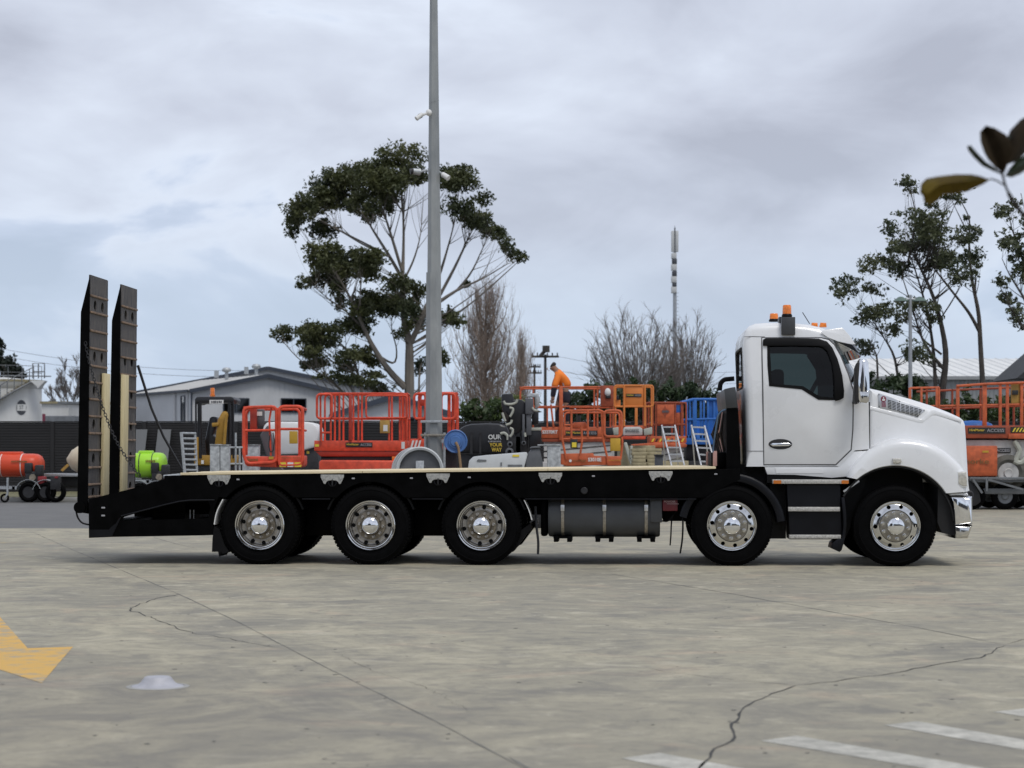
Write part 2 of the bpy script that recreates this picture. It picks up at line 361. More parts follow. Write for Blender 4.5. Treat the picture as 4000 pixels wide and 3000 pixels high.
# ground stuff
def concrete():
    m = bpy.data.materials.new('concrete'); m.use_nodes = True; t = m.node_tree; p = t.nodes['Principled BSDF']
    tcn = N(t, 'ShaderNodeTexCoord'); o = tcn.outputs['Object']
    def noise(sc, det, rough, stretch=(1, 1, 1), dist=0.0):
        mp = N(t, 'ShaderNodeMapping'); mp.inputs['Scale'].default_value = stretch; LK(t, o, mp.inputs[0])
        n = N(t, 'ShaderNodeTexNoise', inp={'Scale': sc, 'Detail': det, 'Roughness': rough, 'Distortion': dist}); LK(t, mp.outputs[0], n.inputs['Vector']); return n.outputs[0]
    big = noise(0.13, 4, 0.5, dist=0.4); mid = noise(1.05, 9, 0.72, (1.0, 0.85, 1), 0.9); fine = noise(8, 6, 0.7); spk = noise(38, 3, 0.6); pale = noise(2.6, 8, 0.68, (0.75, 0.95, 1), 1.0); pink = noise(1.1, 6, 0.6, (0.8, 1, 1), 0.8)
    c = ramp(t, mid, [(0.37, (0.225, 0.214, 0.180)), (0.45, (0.295, 0.278, 0.224)), (0.53, (0.360, 0.336, 0.262)), (0.62, (0.425, 0.394, 0.305))]).outputs[0]
    c = mixc(t, ramp(t, big, [(0.40, 0.0), (0.60, 0.5)]).outputs[0], c, (0.250, 0.238, 0.200))
    c = mixc(t, ramp(t, pale, [(0.55, 0.0), (0.66, 0.62)]).outputs[0], c, (0.50, 0.465, 0.370))
    c = mixc(t, ramp(t, pink, [(0.58, 0.0), (0.68, 0.45)]).outputs[0], c, (0.47, 0.37, 0.28))
    c = mixc(t, ramp(t, pale, [(0.36, 0.55), (0.45, 0.0)]).outputs[0], c, (0.172, 0.168, 0.155))
    c = mixc(t, ramp(t, fine, [(0.38, 0.32), (0.5, 0.0)]).outputs[0], c, (0.19, 0.182, 0.155))
    c = mixc(t, ramp(t, spk, [(0.28, 0.5), (0.35, 0.0)]).outputs[0], c, (0.12, 0.118, 0.10))
    # darker tone around one spot on the near slabs, with a ragged edge
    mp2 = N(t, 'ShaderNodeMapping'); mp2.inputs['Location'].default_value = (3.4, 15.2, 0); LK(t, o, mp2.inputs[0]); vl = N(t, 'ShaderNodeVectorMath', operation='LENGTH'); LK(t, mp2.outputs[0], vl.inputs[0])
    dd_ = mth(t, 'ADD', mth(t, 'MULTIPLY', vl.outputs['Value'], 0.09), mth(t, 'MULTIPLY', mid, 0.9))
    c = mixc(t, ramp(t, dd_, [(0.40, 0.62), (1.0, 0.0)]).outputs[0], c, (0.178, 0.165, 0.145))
    c = mixc(t, 1.0, c, (1.035, 1.015, 0.965), 'MULTIPLY')
    LK(t, c, p.inputs['Base Color'])
    LK(t, ramp(t, mid, [(0.3, 0.62), (0.7, 0.84)]).outputs[0], p.inputs['Roughness']); p.inputs['Specular IOR Level'].default_value = 0.35
    bp = N(t, 'ShaderNodeBump', inp={'Strength': 0.25, 'Distance': 0.01}); LK(t, fine, bp.inputs['Height']); LK(t, bp.outputs[0], p.inputs['Normal'])
    MATS['concrete'] = m
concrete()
M('asphalt', (0.150, 0.149, 0.145), 0.85, var=0.14, scale=1.2, bump=0.4, bscale=90)
def worn_paint(name, col, lo, hi, sc=7.0, base=(0.25, 0.24, 0.215)):
    m = bpy.data.materials.new(name); m.use_nodes = True; t = m.node_tree; p = t.nodes['Principled BSDF']
    tcn = N(t, 'ShaderNodeTexCoord'); n = N(t, 'ShaderNodeTexNoise', inp={'Scale': sc, 'Detail': 8.0, 'Roughness': 0.7}); LK(t, tcn.outputs['Object'], n.inputs['Vector'])
    n2 = N(t, 'ShaderNodeTexNoise', inp={'Scale': 1.6, 'Detail': 4.0}); LK(t, tcn.outputs['Object'], n2.inputs['Vector'])
    f = mth(t, 'ADD', mth(t, 'MULTIPLY', n.outputs[0], 0.65), mth(t, 'MULTIPLY', n2.outputs[0], 0.35))
    LK(t, mixc(t, ramp(t, f, [(lo, 1.0), (hi, 0.0)]).outputs[0], col, base), p.inputs['Base Color']); p.inputs['Roughness'].default_value = 0.75; MATS[name] = m
worn_paint('road_yellow', (0.64, 0.385, 0.09), 0.38, 0.52, base=(0.33,0.31,0.25))
worn_paint('road_white', (0.58, 0.56, 0.49), 0.40, 0.60, base=(0.32,0.31,0.27))
worn_paint('line_pale', (0.42, 0.33, 0.16), 0.40, 0.62)
M('crack', (0.055, 0.054, 0.050), 0.95, var=0.3, scale=6)
M('joint', (0.165, 0.160, 0.145), 0.95, var=0.35, scale=3)
M('spot', (0.07, 0.068, 0.064), 0.9, var=0.3)
M('kerb', (0.34, 0.335, 0.315), 0.85, var=0.15, scale=2)
M('dry_grass', (0.16, 0.15, 0.08), 0.9, var=0.4, scale=6)

# ------------------------------------------------------------------ ground
g = MB(); g.face([(-2500, -700, -0.004), (2500, -700, -0.004), (2500, 4200, -0.004), (-2500, 4200, -0.004)])
ground = struct(g.build('ground', 'asphalt')); tag(ground, 'grey asphalt ground stretching beyond the concrete yard')
yard_pts = [(-90, -120, 0), (90, -120, 0), (90, 27.5, 0), (6, 26.0, 0), (-1.5, 12.3, 0), (-90, 12.0, 0)]
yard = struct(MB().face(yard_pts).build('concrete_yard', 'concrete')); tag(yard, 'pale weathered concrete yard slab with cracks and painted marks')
def ribbon(name, pts_px, w0, w1, mat, jit=0.0, n=6, z=0.004, taper=True):
    z = .002
    P = [G(*p) for p in pts_px]; Q = []
    for a, b in zip(P[:-1], P[1:]):
        k = max(2, int((b - a).length / (0.12 if jit > .003 else .3)))
        for i in range(k):
            t = i / k; q = a.lerp(b, t)
            if jit and i: q += Vector((random.gauss(0, jit * 1.3), random.gauss(0, jit * (2.6 if jit > .003 else 1)), 0))
            Q.append(q)
    Q.append(P[-1]); m = MB(); L = []
    for i, q in enumerate(Q):
        d = (Q[min(i + 1, len(Q) - 1)] - Q[max(i - 1, 0)]); d.z = 0; d.normalize(); s = Vector((-d.y, d.x, 0))
        w = (w0 + (w1 - w0) * i / (len(Q) - 1)) * (random.uniform(0.35, 1.5))
        if taper and i in (0, len(Q) - 1): w *= 0.2
        L.append((q + s * w / 2, q - s * w / 2))
    for (a, b), (c, d) in zip(L[:-1], L[1:]):
        m.face([(a.x, a.y, z), (b.x, b.y, z), (d.x, d.y, z), (c.x, c.y, z)])
    return m.build(name, mat, yard, smooth=0)
ribbon('crack', [(2715, 3030), (2745, 2985), (2775, 2960), (2790, 2925), (2860, 2895), (2868, 2870), (2856, 2842), (2880, 2815), (2905, 2765), (2950, 2738), (3110, 2678)], 0.016, 0.012, 'crack', 0.006)
ribbon('crack', [(3110, 2678), (3300, 2655), (3500, 2628), (3680, 2592), (3830, 2570), (3880, 2545), (3925, 2521)], 0.014, 0.012, 'crack', 0.006)
ribbon('crack', [(3925, 2521), (4020, 2490), (4200, 2440)], 0.006, 0.004, 'crack', 0.006)
ribbon('crack', [(700, 2322), (610, 2338), (545, 2358), (507, 2383), (560, 2402), (640, 2432), (700, 2460), (790, 2479)], 0.016, 0.010, 'crack', 0.010)
ribbon('crack', [(790, 2479), (900, 2495), (1010, 2518), (1100, 2531)], 0.006, 0.005, 'crack', 0.010)
ribbon('crack', [(3110, 2678), (2900, 2660), (2650, 2630), (2400, 2598)], 0.006, 0.003, 'crack', 0.01)
ribbon('crack', [(0, 2392), (180, 2388), (480, 2384)], 0.006, 0.003, 'crack', 0.01)
ribbon('crack', [(1300, 2545), (1450, 2620), (1700, 2700), (1850, 2790)], 0.003, 0.002, 'crack', 0.012)
ribbon('joint', [(130, 2080), (300, 2155), (700, 2322), (950, 2440), (1150, 2545), (1440, 2690), (1690, 2812), (2060, 3010), (2300, 3140)], 0.013, 0.008, 'joint', 0.002, taper=False)
ribbon('joint', [(2390, 2243), (2860, 2320), (3300, 2400), (3600, 2455), (3925, 2520)], 0.016, 0.011, 'joint', 0.002, taper=False)
ribbon('joint', [(600, 2100), (690, 2125), (770, 2143)], 0.02, 0.01, 'joint', 0.0)
ribbon('joint', [(1990, 2960), (2060, 3000), (2200, 3080)], 0.012, 0.012, 'joint', 0.0)
def marking(name, pts, mat, label, cat='marking', z=0.002, group=None):
    m = MB(); m.face([tuple(G(*p))[:2] + (z,) for p in pts]); o = m.build(name, mat, yard, smooth=0); o['label'] = label; return o
marking('arrow_marking', [(-190, 2290), (-90, 2300), (0, 2411), (108, 2533), (285, 2527), (163, 2669), (0, 2617), (-160, 2570), (-20, 2533), (-120, 2420)], 'road_yellow', 'worn yellow direction arrow painted on the concrete')
for i, q in enumerate(([(2428, 2963), (2579, 2942), (2900, 3003), (3300, 3080), (3120, 3110)], [(2972, 2895), (3112, 2875), (3754, 2985), (4100, 3050), (3950, 3085), (3615, 3003)],
          [(3451, 2834), (3582, 2818), (4010, 2893), (4200, 2930), (4080, 2945)], [(3880, 2782), (4010, 2768), (4160, 2795), (4100, 2815)])):
    marking('stripe_marking', q, 'road_white', 'faded white diagonal stripe painted on the concrete')
marking('line_marking', [(-300, 2119), (135, 2117), (135, 2122), (-300, 2125)], 'line_pale', 'thin faded yellow line painted on the concrete')
sp = MB()
for i in range(150):
    px, py = random.uniform(-50, 4050), 2240 + 760 * random.random() ** 1.3; c = G(px, py); r = random.uniform(0.006, 0.02)
    sp.face([(c.x + r * random.uniform(.6, 1.3) * math.cos(a), c.y + r * random.uniform(.6, 1.3) * math.sin(a), 0.0015) for a in [k * math.pi / 3 for k in range(6)]])
spo = sp.build('grit_specks', 'spot', yard, smooth=0); spo['kind'] = 'stuff'; spo['label'] = 'dark specks of grit and gum on the concrete'
# low flared cap on the concrete
M('cap_metal', (0.42, 0.42, 0.45), 0.55, metal=0.1, var=0.12, scale=8)
gc = G(616, 2682); cp = thing('ground_cap', 'low flared pale metal cap standing alone on the concrete', 'ground cap', gc)
MB().lathe([(0.165, 0.0), (0.160, 0.005), (0.130, 0.011), (0.105, 0.026), (0.090, 0.046), (0.082, 0.058), (0.076, 0.062), (0.0, 0.063)], gc, 40, 'Z').build('cap', 'cap_metal', cp, 30)
MB().lathe([(0.195, 0.0015), (0.190, 0.004), (0.164, 0.005)], gc, 40, 'Z').build('base_ring', 'kerb', cp, 30)
# kerb and grass strip in front of the far fence
kb = MB(); kb.box(-60, 90, 31.6, 31.9, -0.01, 0.13); kerb = struct(kb.build('kerb', 'kerb', bevel=0.02)); tag(kerb, 'pale concrete kerb in front of the dark fence')
gs = MB(); gs.grid(lambda u, v: (-60 + 150 * u, 31.9 + 9.0 * v, 0.11 + 0.05 * math.sin(u * 190) * math.sin(v * 7)), 150, 4)
grs = gs.build('verge', 'dry_grass'); tag(grs, 'strip of dry grass verge behind the kerb', kind='structure')
# ------------------------------------------------------------------ the truck (built in its own frame: x forward, y across from the near side, z up)
TH = R(3.2); cT, sT = math.cos(TH), math.sin(TH)
def L(px, py, y=0.0):
    x = ((px - 2000) * (CD + y * cT) - FP * y * sT) / (FP * cT + (px - 2000) * sT)
    d = CD - x * sT + y * cT; return Vector((x, y, CH + (YH - py) * d / FP))
def C(u, v, y=0.2): return L(2700 + u / 1.3825, 1100 + v / 1.3825, y)
def R2(u, v, y=0.05): return L(200 + u / 1.27625, 1000 + v / 1.27625, y)
def W3(u, v, y=0.0): return L(800 + u / 1.70154, 1750 + v / 1.70154, y)
def T4(u, v, y=0.1): return L(1900 + u / 2.45778, 1750 + v / 2.45778, y)
def E5(u, v, y=0.03): return L(280 + u / 3.5677, 1800 + v / 3.5677, y)
def H6(u, v, y=0.1): return L(2650 + u / 4.1467, 1480 + v / 4.1467, y)
def pol(fn, pts, y): return [(lambda p: (p.x, p.z))(fn(u, v, y)) for u, v in pts]
truck = thing('flatbed_truck', 'white cab five-axle truck with black flat deck and upright loading ramps', 'truck', (0, 0, 0), -TH, local=True)
YC = 1.25
def mir(mb, both=True):
    o = MB(); o.v = [(x, 2 * YC - y, z) for x, y, z in mb.v]; o.f = [f[::-1] for f in mb.f]
    if both:
        n = len(mb.v); mb.v += o.v; mb.f += [[i + n for i in f] for f in o.f]; return mb
    return o
# ---- wheels
def tyre_mesh(r, w, lugs, nl):
    m = MB(); k = r - 0.505
    half = [(0.290, 0.060), (0.300, 0.034), (0.330, 0.014), (0.352, 0.010), (0.356, 0.006), (0.372, 0.005), (0.376, 0.002), (0.41 + k, 0.0), (0.445 + k, 0.006), (0.450 + k, 0.003), (0.456 + k, 0.003), (0.460 + k, 0.011), (0.478 + k, 0.022), (0.492 + k, 0.036), (0.500 + k, 0.052), (r, 0.072), (r, 0.104), (r - 0.012, 0.106), (r - 0.012, 0.118), (r, 0.120)]
    prof = half + [(rr, w - t) for rr, t in half[::-1]]
    m.lathe(prof, (0, 0, 0), 72, 'Y')
    for i in range(nl):
        a = 2 * math.pi * i / nl; rot = Matrix.Rotation(-a, 3, 'Y')
        for t in (0.066, w - 0.066): m.obox(rot @ Vector((r - 0.009, t, 0)), 0.028, 0.060, 2 * math.pi * r / nl * lugs, rot)
    return m.mesh('tyre', fix=True)
def holes(n, rad, r, ph=0.0, n2=16, y0=-0.2, y1=0.4):
    m = MB()
    for i in range(n):
        a = 2 * math.pi * (i + ph) / n; c = Vector((rad * math.cos(a), 0, rad * math.sin(a))); m.cyl(c + Vector((0, y0, 0)), c + Vector((0, y1, 0)), r, n=n2)
    return m.mesh('holes')
def prep(me, mat, ang=32):
    me.materials.clear(); me.materials.append(MATS[mat]); me.shade_smooth(); me.set_sharp_from_angle(angle=R(ang)); return me
def nut_mesh(l, r):
    m = MB(); m.lathe([(r * 1.25, 0.0), (r * 1.25, -0.008), (r, -0.010), (r, -l * .75), (r * .8, -l), (0, -l)], (0, 0, 0), 10, 'Y'); return m.mesh('nut')
TY_R = prep(tyre_mesh(0.505, 0.265, 0.70, 64), 'rubber'); TY_F = prep(tyre_mesh(0.510, 0.300, 0.80, 74), 'rubber')
rimF = MB().lathe([(0.292, 0.17), (0.300, 0.05), (0.317, 0.036), (0.317, 0.004), (0.312, -0.002), (0.303, -0.001), (0.297, 0.010), (0.292, 0.022), (0.286, 0.024), (0.270, 0.012), (0.235, 0.001), (0.212, -0.006), (0.205, -0.006), (0.199, 0.006), (0.19, 0.008), (0.10, 0.008), (0.10, 0.05), (0.20, 0.05), (0.285, 0.055), (0.28, 0.17)], (0, 0, 0), 80, 'Y', closed=True).mesh('rim')
RIM_F = prep(boolean(rimF, holes(10, 0.250, 0.0255, 0.35)), 'alloy')
HUB_F = prep(MB().lathe([(0.198, 0.006), (0.196, -0.004), (0.13, -0.010), (0.0, -0.010)], (0, 0, 0), 48, 'Y').mesh('hub'), 'hub_front')
CAP_F = prep(MB().lathe([(0.108, -0.008), (0.109, -0.055), (0.104, -0.070), (0.090, -0.079), (0.05, -0.086), (0.0, -0.087)], (0, 0, 0), 48, 'Y').mesh('cap'), 'chrome', 50)
NUT_F = prep(nut_mesh(0.062, 0.020), 'alloy', 50)
rimR = MB().lathe([(0.288, 0.20), (0.300, 0.05), (0.318, 0.036), (0.318, 0.004), (0.312, -0.002), (0.300, 0.000), (0.293, 0.014), (0.288, 0.022), (0.280, 0.024), (0.268, 0.050), (0.262, 0.080), (0.258, 0.118), (0.246, 0.136), (0.215, 0.140), (0.196, 0.132), (0.190, 0.128), (0.10, 0.128), (0.10, 0.16), (0.22, 0.165), (0.27, 0.16), (0.275, 0.20)], (0, 0, 0), 80, 'Y', closed=True).mesh('rim')
RIM_R = prep(boolean(rimR, holes(10, 0.232, 0.0275, 0.2)), 'alloy_dull')
LIP_R = prep(MB().lathe([(0.3195, 0.030), (0.3195, 0.003), (0.313, -0.004), (0.300, -0.002), (0.2925, 0.012), (0.2875, 0.020), (0.279, 0.022), (0.267, 0.049), (0.261, 0.079)], (0, 0, 0), 80, 'Y').mesh('lip'), 'alloy')
HUB_R = prep(MB().lathe([(0.188, 0.129), (0.186, 0.105), (0.172, 0.096), (0.13, 0.090), (0.118, 0.070), (0.116, 0.03), (0.112, 0.02), (0.0, 0.02)], (0, 0, 0), 48, 'Y').mesh('hub'), 'hub_dirty')
CAP_R = prep(MB().lathe([(0.114, 0.024), (0.114, 0.004), (0.110, -0.008), (0.100, -0.022), (0.080, -0.037), (0.055, -0.047), (0.028, -0.053), (0.0, -0.055)], (0, 0, 0), 48, 'Y').mesh('cap'), 'chrome', 60)
NUT_R = prep(nut_mesh(0.055, 0.0175), 'alloy_dull', 50)
DRUM = prep(MB().cyl((0, 0.17, 0), (0, 0.42, 0), 0.27, n=32).mesh('drum'), 'interior')
def wheel(x, far, rear, ang):
    def ob(name, me, par, loc=(0, 0, 0)):
        o = bpy.data.objects.new(name, me); COL.objects.link(o); o.parent = par; o.location = loc; return o
    w = ob('wheel', RIM_R if rear else RIM_F, truck, (x, 2.5 if far else 0.0, 0.505 if rear else 0.510)); w.rotation_euler = (0, ang, math.pi if far else 0)
    ob('tyre', TY_R if rear else TY_F, w, (0, 0.003, 0))
    if rear: ob('tyre', TY_R, w, (0, 0.305, 0)); ob('rim_lip', LIP_R, w)
    ob('hub', HUB_R if rear else HUB_F, w); ob('hub_cap', CAP_R if rear else CAP_F, w); ob('brake_drum', DRUM, w)
    for i in range(10):
        a = 2 * math.pi * i / 10; rr = 0.150 if rear else 0.163
        ob('wheel_nut', NUT_R if rear else NUT_F, w, (rr * math.cos(a), 0.094 if rear else -0.006, rr * math.sin(a)))
XW = [L(1013, 2058).x, L(1446, 2058).x, L(1880, 2058).x, L(2859, 2060).x, L(3498, 2060).x]
for i, x in enumerate(XW):
    for far in (False, True): wheel(x, far, i < 3, 0.3 + 1.7 * i + far)
# ---- chassis, axles
ch = MB()
for y in (0.80, 1.62): ch.box(XW[0] - 1.9, L(3600, 2000).x, y, y + 0.08, 0.62, 0.90)
ch.box(L(1180, 2000).x, L(2700, 2000).x, 0.62, 1.9, 0.90, 1.02)
ch.build('chassis_rail', 'black_paint', truck)
for i, x in enumerate(XW):
    ax = MB().cyl((x, 0.25, 0.50), (x, 2.25, 0.50), 0.075, n=12)
    if 0 < i < 3: ax.sphere((x, 1.25, 0.50), 0.24, 0.22, 0.22)
    ax.build('axle', 'black_paint', truck)
    MB().box(x - 0.55, x + 0.55, 0.72, 0.78, 0.50, 0.60).box(x - 0.55, x + 0.55, 1.72, 1.78, 0.50, 0.60).build('spring', 'black_paint', truck)
for x0, x1, z0, z1 in ((L(1170, 2000).x, L(1290, 2000).x, 0.35, 0.85), (L(1600, 2000).x, L(1730, 2000).x, 0.35, 0.85)): MB().box(x0, x1, 0.55, 1.95, z0, z1).build('suspension_bracket', 'black_paint', truck, bevel=0.02)
# engine and gearbox mass under the cab
MB().box(L(3020, 2000).x, L(3640, 2000).x, 0.75, 1.75, 0.55, 1.35).build('engine', 'interior', truck, bevel=0.04)
MB().box(L(2700, 2000).x, L(3000, 2000).x, 0.85, 1.7, 0.45, 1.05).build('gearbox', 'interior', truck, bevel=0.04)

# ---- deck and its side rails
zl, zr = L(700, 1847).z, L(2795, 1822).z; xl, xr = L(703, 1850).x, L(2797, 1825).x
def dz(x): return zl + (zr - zl) * (x - xl) / (xr - xl)
joints = [xl, xl + 2.35, xl + 4.72, xr]
for j in range(10):
    for a, b in zip(joints[:-1], joints[1:]):
        y0 = 0.004 + j * 0.2495; y1 = y0 + 0.243; q = random.uniform(-0.002, 0.003); m = MB(); a2, b2 = a + 0.003, b - 0.003
        n = 0; m.v = [(a2, y0, dz(a2) - .030), (b2, y0, dz(b2) - .030), (b2, y1, dz(b2) - .030), (a2, y1, dz(a2) - .030), (a2, y0, dz(a2) + q), (b2, y0, dz(b2) + q), (b2, y1, dz(b2) + q), (a2, y1, dz(a2) + q)]
        m.f = [[0, 3, 2, 1], [4, 5, 6, 7], [0, 1, 5, 4], [1, 2, 6, 5], [2, 3, 7, 6], [3, 0, 4, 7]]; m.build('plank', 'deck_ply', truck, smooth=0, bevel=0.003, seg=1)
def railpoly():
    xa, xb = L(640, 1900).x, L(2892, 1900).x; zb = L(1700, 1945).z
    p = [(xa, dz(xa) - 0.034), (xb, dz(xb) - 0.034), (L(2892, 1900).x, L(2892, 1872).z), (L(2750, 1945).x, L(2750, 1945).z)]
    for x in (XW[2], XW[1], XW[0]):
        rr = 0.555; h = zb - 0.505; a0 = math.asin(h / rr)
        for k in range(13): a = a0 + (math.pi - 2 * a0) * k / 12; p.append((x + rr * math.cos(a), 0.505 + rr * math.sin(a)))
    p.append((xa, zb + 0.05)); return p
rp_ = railpoly()
MB().prism(rp_, 0.022, 0.062).build('side_rail', 'black_paint', truck, bevel=0.004, seg=1)
MB().prism(rp_, 2.438, 2.478).build('side_rail', 'black_paint', truck, bevel=0.004, seg=1)
cm = MB(); k = 0
for i in range(16):
    x = xl + 0.3 + i * (xr - xl - 0.5) / 15; cm.box(x - 0.04, x + 0.04, 0.064, 2.436, dz(x) - 0.17, dz(x) - 0.034)
cm.build('cross_members', 'black_paint', truck)
for a, b in ((1180, 1290), (1610, 1730), (2050, 2720)):     # lower flange of the rail
    p0, p1 = L(a, 1947, 0.0), L(b, 1947, 0.0); MB().box(p0.x, p1.x, 0.004, 0.05, p0.z - 0.014, p0.z + 0.002).build('rail_flange', 'guard_plastic', truck, smooth=0)
for i, x in enumerate(XW[:3]):                                # arch liners above the driven wheels
    for y0, y1 in ((0.066, 0.62), (1.88, 2.434)):
        o = [(x + 0.60 * math.cos(a), 0.505 + 0.60 * math.sin(a)) for a in [R(20 + 140 * k / 14) for k in range(15)]]
        n_ = [(x + 0.575 * math.cos(a), 0.505 + 0.575 * math.sin(a)) for a in [R(20 + 140 * k / 14) for k in range(15)]]
        MB().band(o, n_, [(y0, 0, 0), (y1, 0, 0)]).build('mudguard', 'black_plastic', truck)
for y in (.60, 1.84): MB().box(L(880, 1900).x, L(2720, 1900).x, y, y + .06, .86, dz(0) - .17).build('subframe_rail', 'black_paint', truck)
# pale mudguard ends fore and aft of the rear group
for px0, py0, px1, py1, px2, py2 in ((868, 1950, 842, 2000, 834, 2048), (2046, 1953, 2066, 1996, 2075, 2030)):
    P = [L(px0, py0), L(px1, py1), L(px2, py2)]; m = MB(); pts = rpath([(p.x, 0.045, p.z) for p in P], 0.12)
    for a, b in zip(pts[:-1], pts[1:]): m.beam(a, b, 0.07, 0.016, up=(0, 1, 0))
    m2 = MB()
    o_ = [(p.x, p.z) for p in pts]; i_ = [(p.x + 0.012, p.z - 0.006) for p in pts]; m2.band(o_, i_, [(0.01, 0, 0), (0.40, 0, 0)]); m2.build('mudguard_end', 'print_white', truck)
# mud flaps
for y0 in (0.02, 1.94):
    pf = pol(lambda u, v, y: W3(u, v, y), [(62, 520), (98, 540), (130, 640), (162, 690), (120, 704), (112, 690), (95, 722), (90, 690), (48, 690), (52, 600)], 0.03)
    MB().prism(pf, y0, y0 + 0.52).build('mud_flap', 'black_plastic', truck, smooth=0)
    pf = pol(lambda u, v, y: W3(u, v, y), [(2085, 560), (2165, 500), (2168, 545), (2140, 570), (2080, 650), (2050, 690), (2020, 700)], 0.03)
    MB().prism(pf, y0 + 0.05, y0 + 0.45).build('mud_flap', 'black_plastic', truck, smooth=0)
# galvanised rope-rail brackets
for px, py in ((855, 1856), (1298, 1854), (1711, 1850), (2150, 1847), (2581, 1841)):
    c = L(px, py, 0.01); s_ = 1 / 2.45778 * 25.8 / FP
    sh = [(-113, 0), (113, 0), (112, 25), (82, 88), (66, 91), (56, 70), (38, 58), (0, 54), (-38, 58), (-56, 70), (-66, 91), (-82, 88), (-112, 25)]
    br = MB().prism([(c.x + a * s_, c.z - b * s_) for a, b in sh], 0.004, 0.020).build('bracket', 'galv_plate', truck, smooth=0, bevel=0.003, seg=1)
    for a in (-80, 80): MB().cyl((c.x + a * s_, 0.004, c.z - 40 * s_), (c.x + a * s_, -0.008, c.z - 40 * s_), 0.010, n=8).build('bolt', 'alu', br)
    MB().lathe([(0.052, 0.0), (0.056, -0.006), (0.044, -0.010), (0.040, 0.0)], (c.x, 0.020, c.z - 75 * s_), 20, 'Y').build('rope_eye', 'guard_plastic', truck)
    MB().cyl((c.x, 0.012, c.z - 0.055), (c.x, 0.012, c.z - 0.14), 0.010, n=8).build('hook', 'dark_steel', truck)
for px, py in ((930, 1873), (1380, 1869), (1607, 1868), (1833, 1865), (2318, 1860), (2796, 1852)):
    c = L(px, py, 0.02); MB().box(c.x - 0.020, c.x + 0.020, 0.008, 0.024, c.z - 0.010, c.z + 0.010).build('marker_lamp', 'lamp_white', truck, bevel=0.006)
# fuel filler neck, fuel tank, straps
c = T4(940, 410, 0.03); MB().lathe([(0.045, 0.0), (0.045, -0.02), (0.036, -0.03), (0, -0.03)], (c.x, 0.02, c.z), 20, 'Y').build('filler_cap', 'dark_steel', truck)
xa, xb = T4(592, 665).x, T4(1668, 665).x; zt, zb2 = T4(1100, 462).z, T4(1100, 862).z; zc_ = (zt + zb2) / 2; rz = (zt - zb2) / 2
def supel(n, ry, rz_, e=2.7):
    o = []
    for k in range(n):
        a = 2 * math.pi * k / n; ca, sa = math.cos(a), math.sin(a)
        o.append((ry * math.copysign(abs(ca) ** (2 / e), ca), rz_ * math.copysign(abs(sa) ** (2 / e), sa)))
    return o
def xloft(m, sec, stations):
    base = len(m.v); n = len(sec)
    for x, yc, zc2, k in stations: m.v += [(x, yc + a * k, zc2 + b * k) for a, b in sec]
    for i in range(len(stations) - 1):
        for k in range(n): m.f.append([base + i * n + k, base + i * n + (k + 1) % n, base + (i + 1) * n + (k + 1) % n, base + (i + 1) * n + k])
    m.f.append([base + k for k in range(n)][::-1]); m.f.append([base + (len(stations) - 1) * n + k for k in range(n)]); return m
sec = supel(36, 0.31, rz); ym = 0.40
tk = xloft(MB(), sec, [(xa, ym, zc_, .94), (xa + .02, ym, zc_, .99), (xa + .05, ym, zc_, 1), (xb - .05, ym, zc_, 1), (xb - .02, ym, zc_, .99), (xb, ym, zc_, .94)]).build('fuel_tank', 'tank_grey', truck)
for u in (732, 1133, 1534):
    x = T4(u, 600).x; xloft(MB(), sec, [(x - .020, ym, zc_, 1.012), (x - .018, ym, zc_, 1.022), (x + .018, ym, zc_, 1.022), (x + .020, ym, zc_, 1.012)]).build('strap', 'strap', tk)
    p = T4(u, 572, 0.08); MB().box(x - .024, x + .024, 0.068, 0.086, p.z - .045, p.z + .035).build('buckle', 'alu', tk, bevel=.004)
    p = T4(u, 868, 0.15)
    for dx in (-0.085, 0.085): MB().box(x + dx - .03, x + dx + .03, 0.12, 0.60, p.z - 0.045, p.z + 0.03).build('tank_foot', 'black_paint', tk, bevel=.006)
    MB().box(x - .12, x + .12, 0.13, 0.62, p.z + .0, p.z + 0.025).build('tank_bearer', 'black_paint', tk)
xloft(MB(), sec, [(xa, 2 * YC - ym, zc_, .94), (xa + .03, 2 * YC - ym, zc_, 1), (xb - .03, 2 * YC - ym, zc_, 1), (xb, 2 * YC - ym, zc_, .94)]).build('fuel_tank', 'tank_grey', truck)  # far-side tank, out of view, added to block light and deepen the underbody shadow
p0, p1 = T4(1572, 480, .07), T4(1672, 716, .07); MB().box(p0.x, p1.x + .02, 0.072, 0.30, p1.z, p0.z).build('valve_box', 'tank_grey', truck, bevel=.012)
p0, p1 = T4(520, 480, .2), T4(592, 850, .2); MB().box(p0.x, p1.x - .01, 0.25, 0.75, p1.z, p0.z).build('air_tank_box', 'black_paint', truck, bevel=.03)
p0, p1 = T4(1692, 476, .05), T4(1836, 606, .05); ex = MB().box(p0.x, p1.x, 0.05, 0.22, p1.z, p0.z).build('extinguisher_cover', 'red_cover', truck, bevel=.012)
ex['label'] = 'dark red cover over the fire extinguisher, lettered in white'
text('POWDER', 0.034, 'print_faded', truck, ((p0.x + p1.x) / 2 - .005, 0.047, p0.z - .052), bold=.0006)
mk = MB(); qx = p0.x + .055
for i in range(13): w_ = random.uniform(.005, .010); mk.box(qx, qx + w_, .0465, .049, p0.z - .083, p0.z - .075); qx += w_ + .004
mk.build('small_print', 'print_faded', truck, 0)
MB().tube(rpath([T4(470, 560, .2), T4(480, 760, .15), T4(500, 900, .12), T4(495, 1020, .12)], .1), [.018] * 3 + [.018] * (len(rpath([T4(470, 560, .2), T4(480, 760, .15), T4(500, 900, .12), T4(495, 1020, .12)], .1)) - 3), 6).build('tie_strap', 'dark_steel', truck)
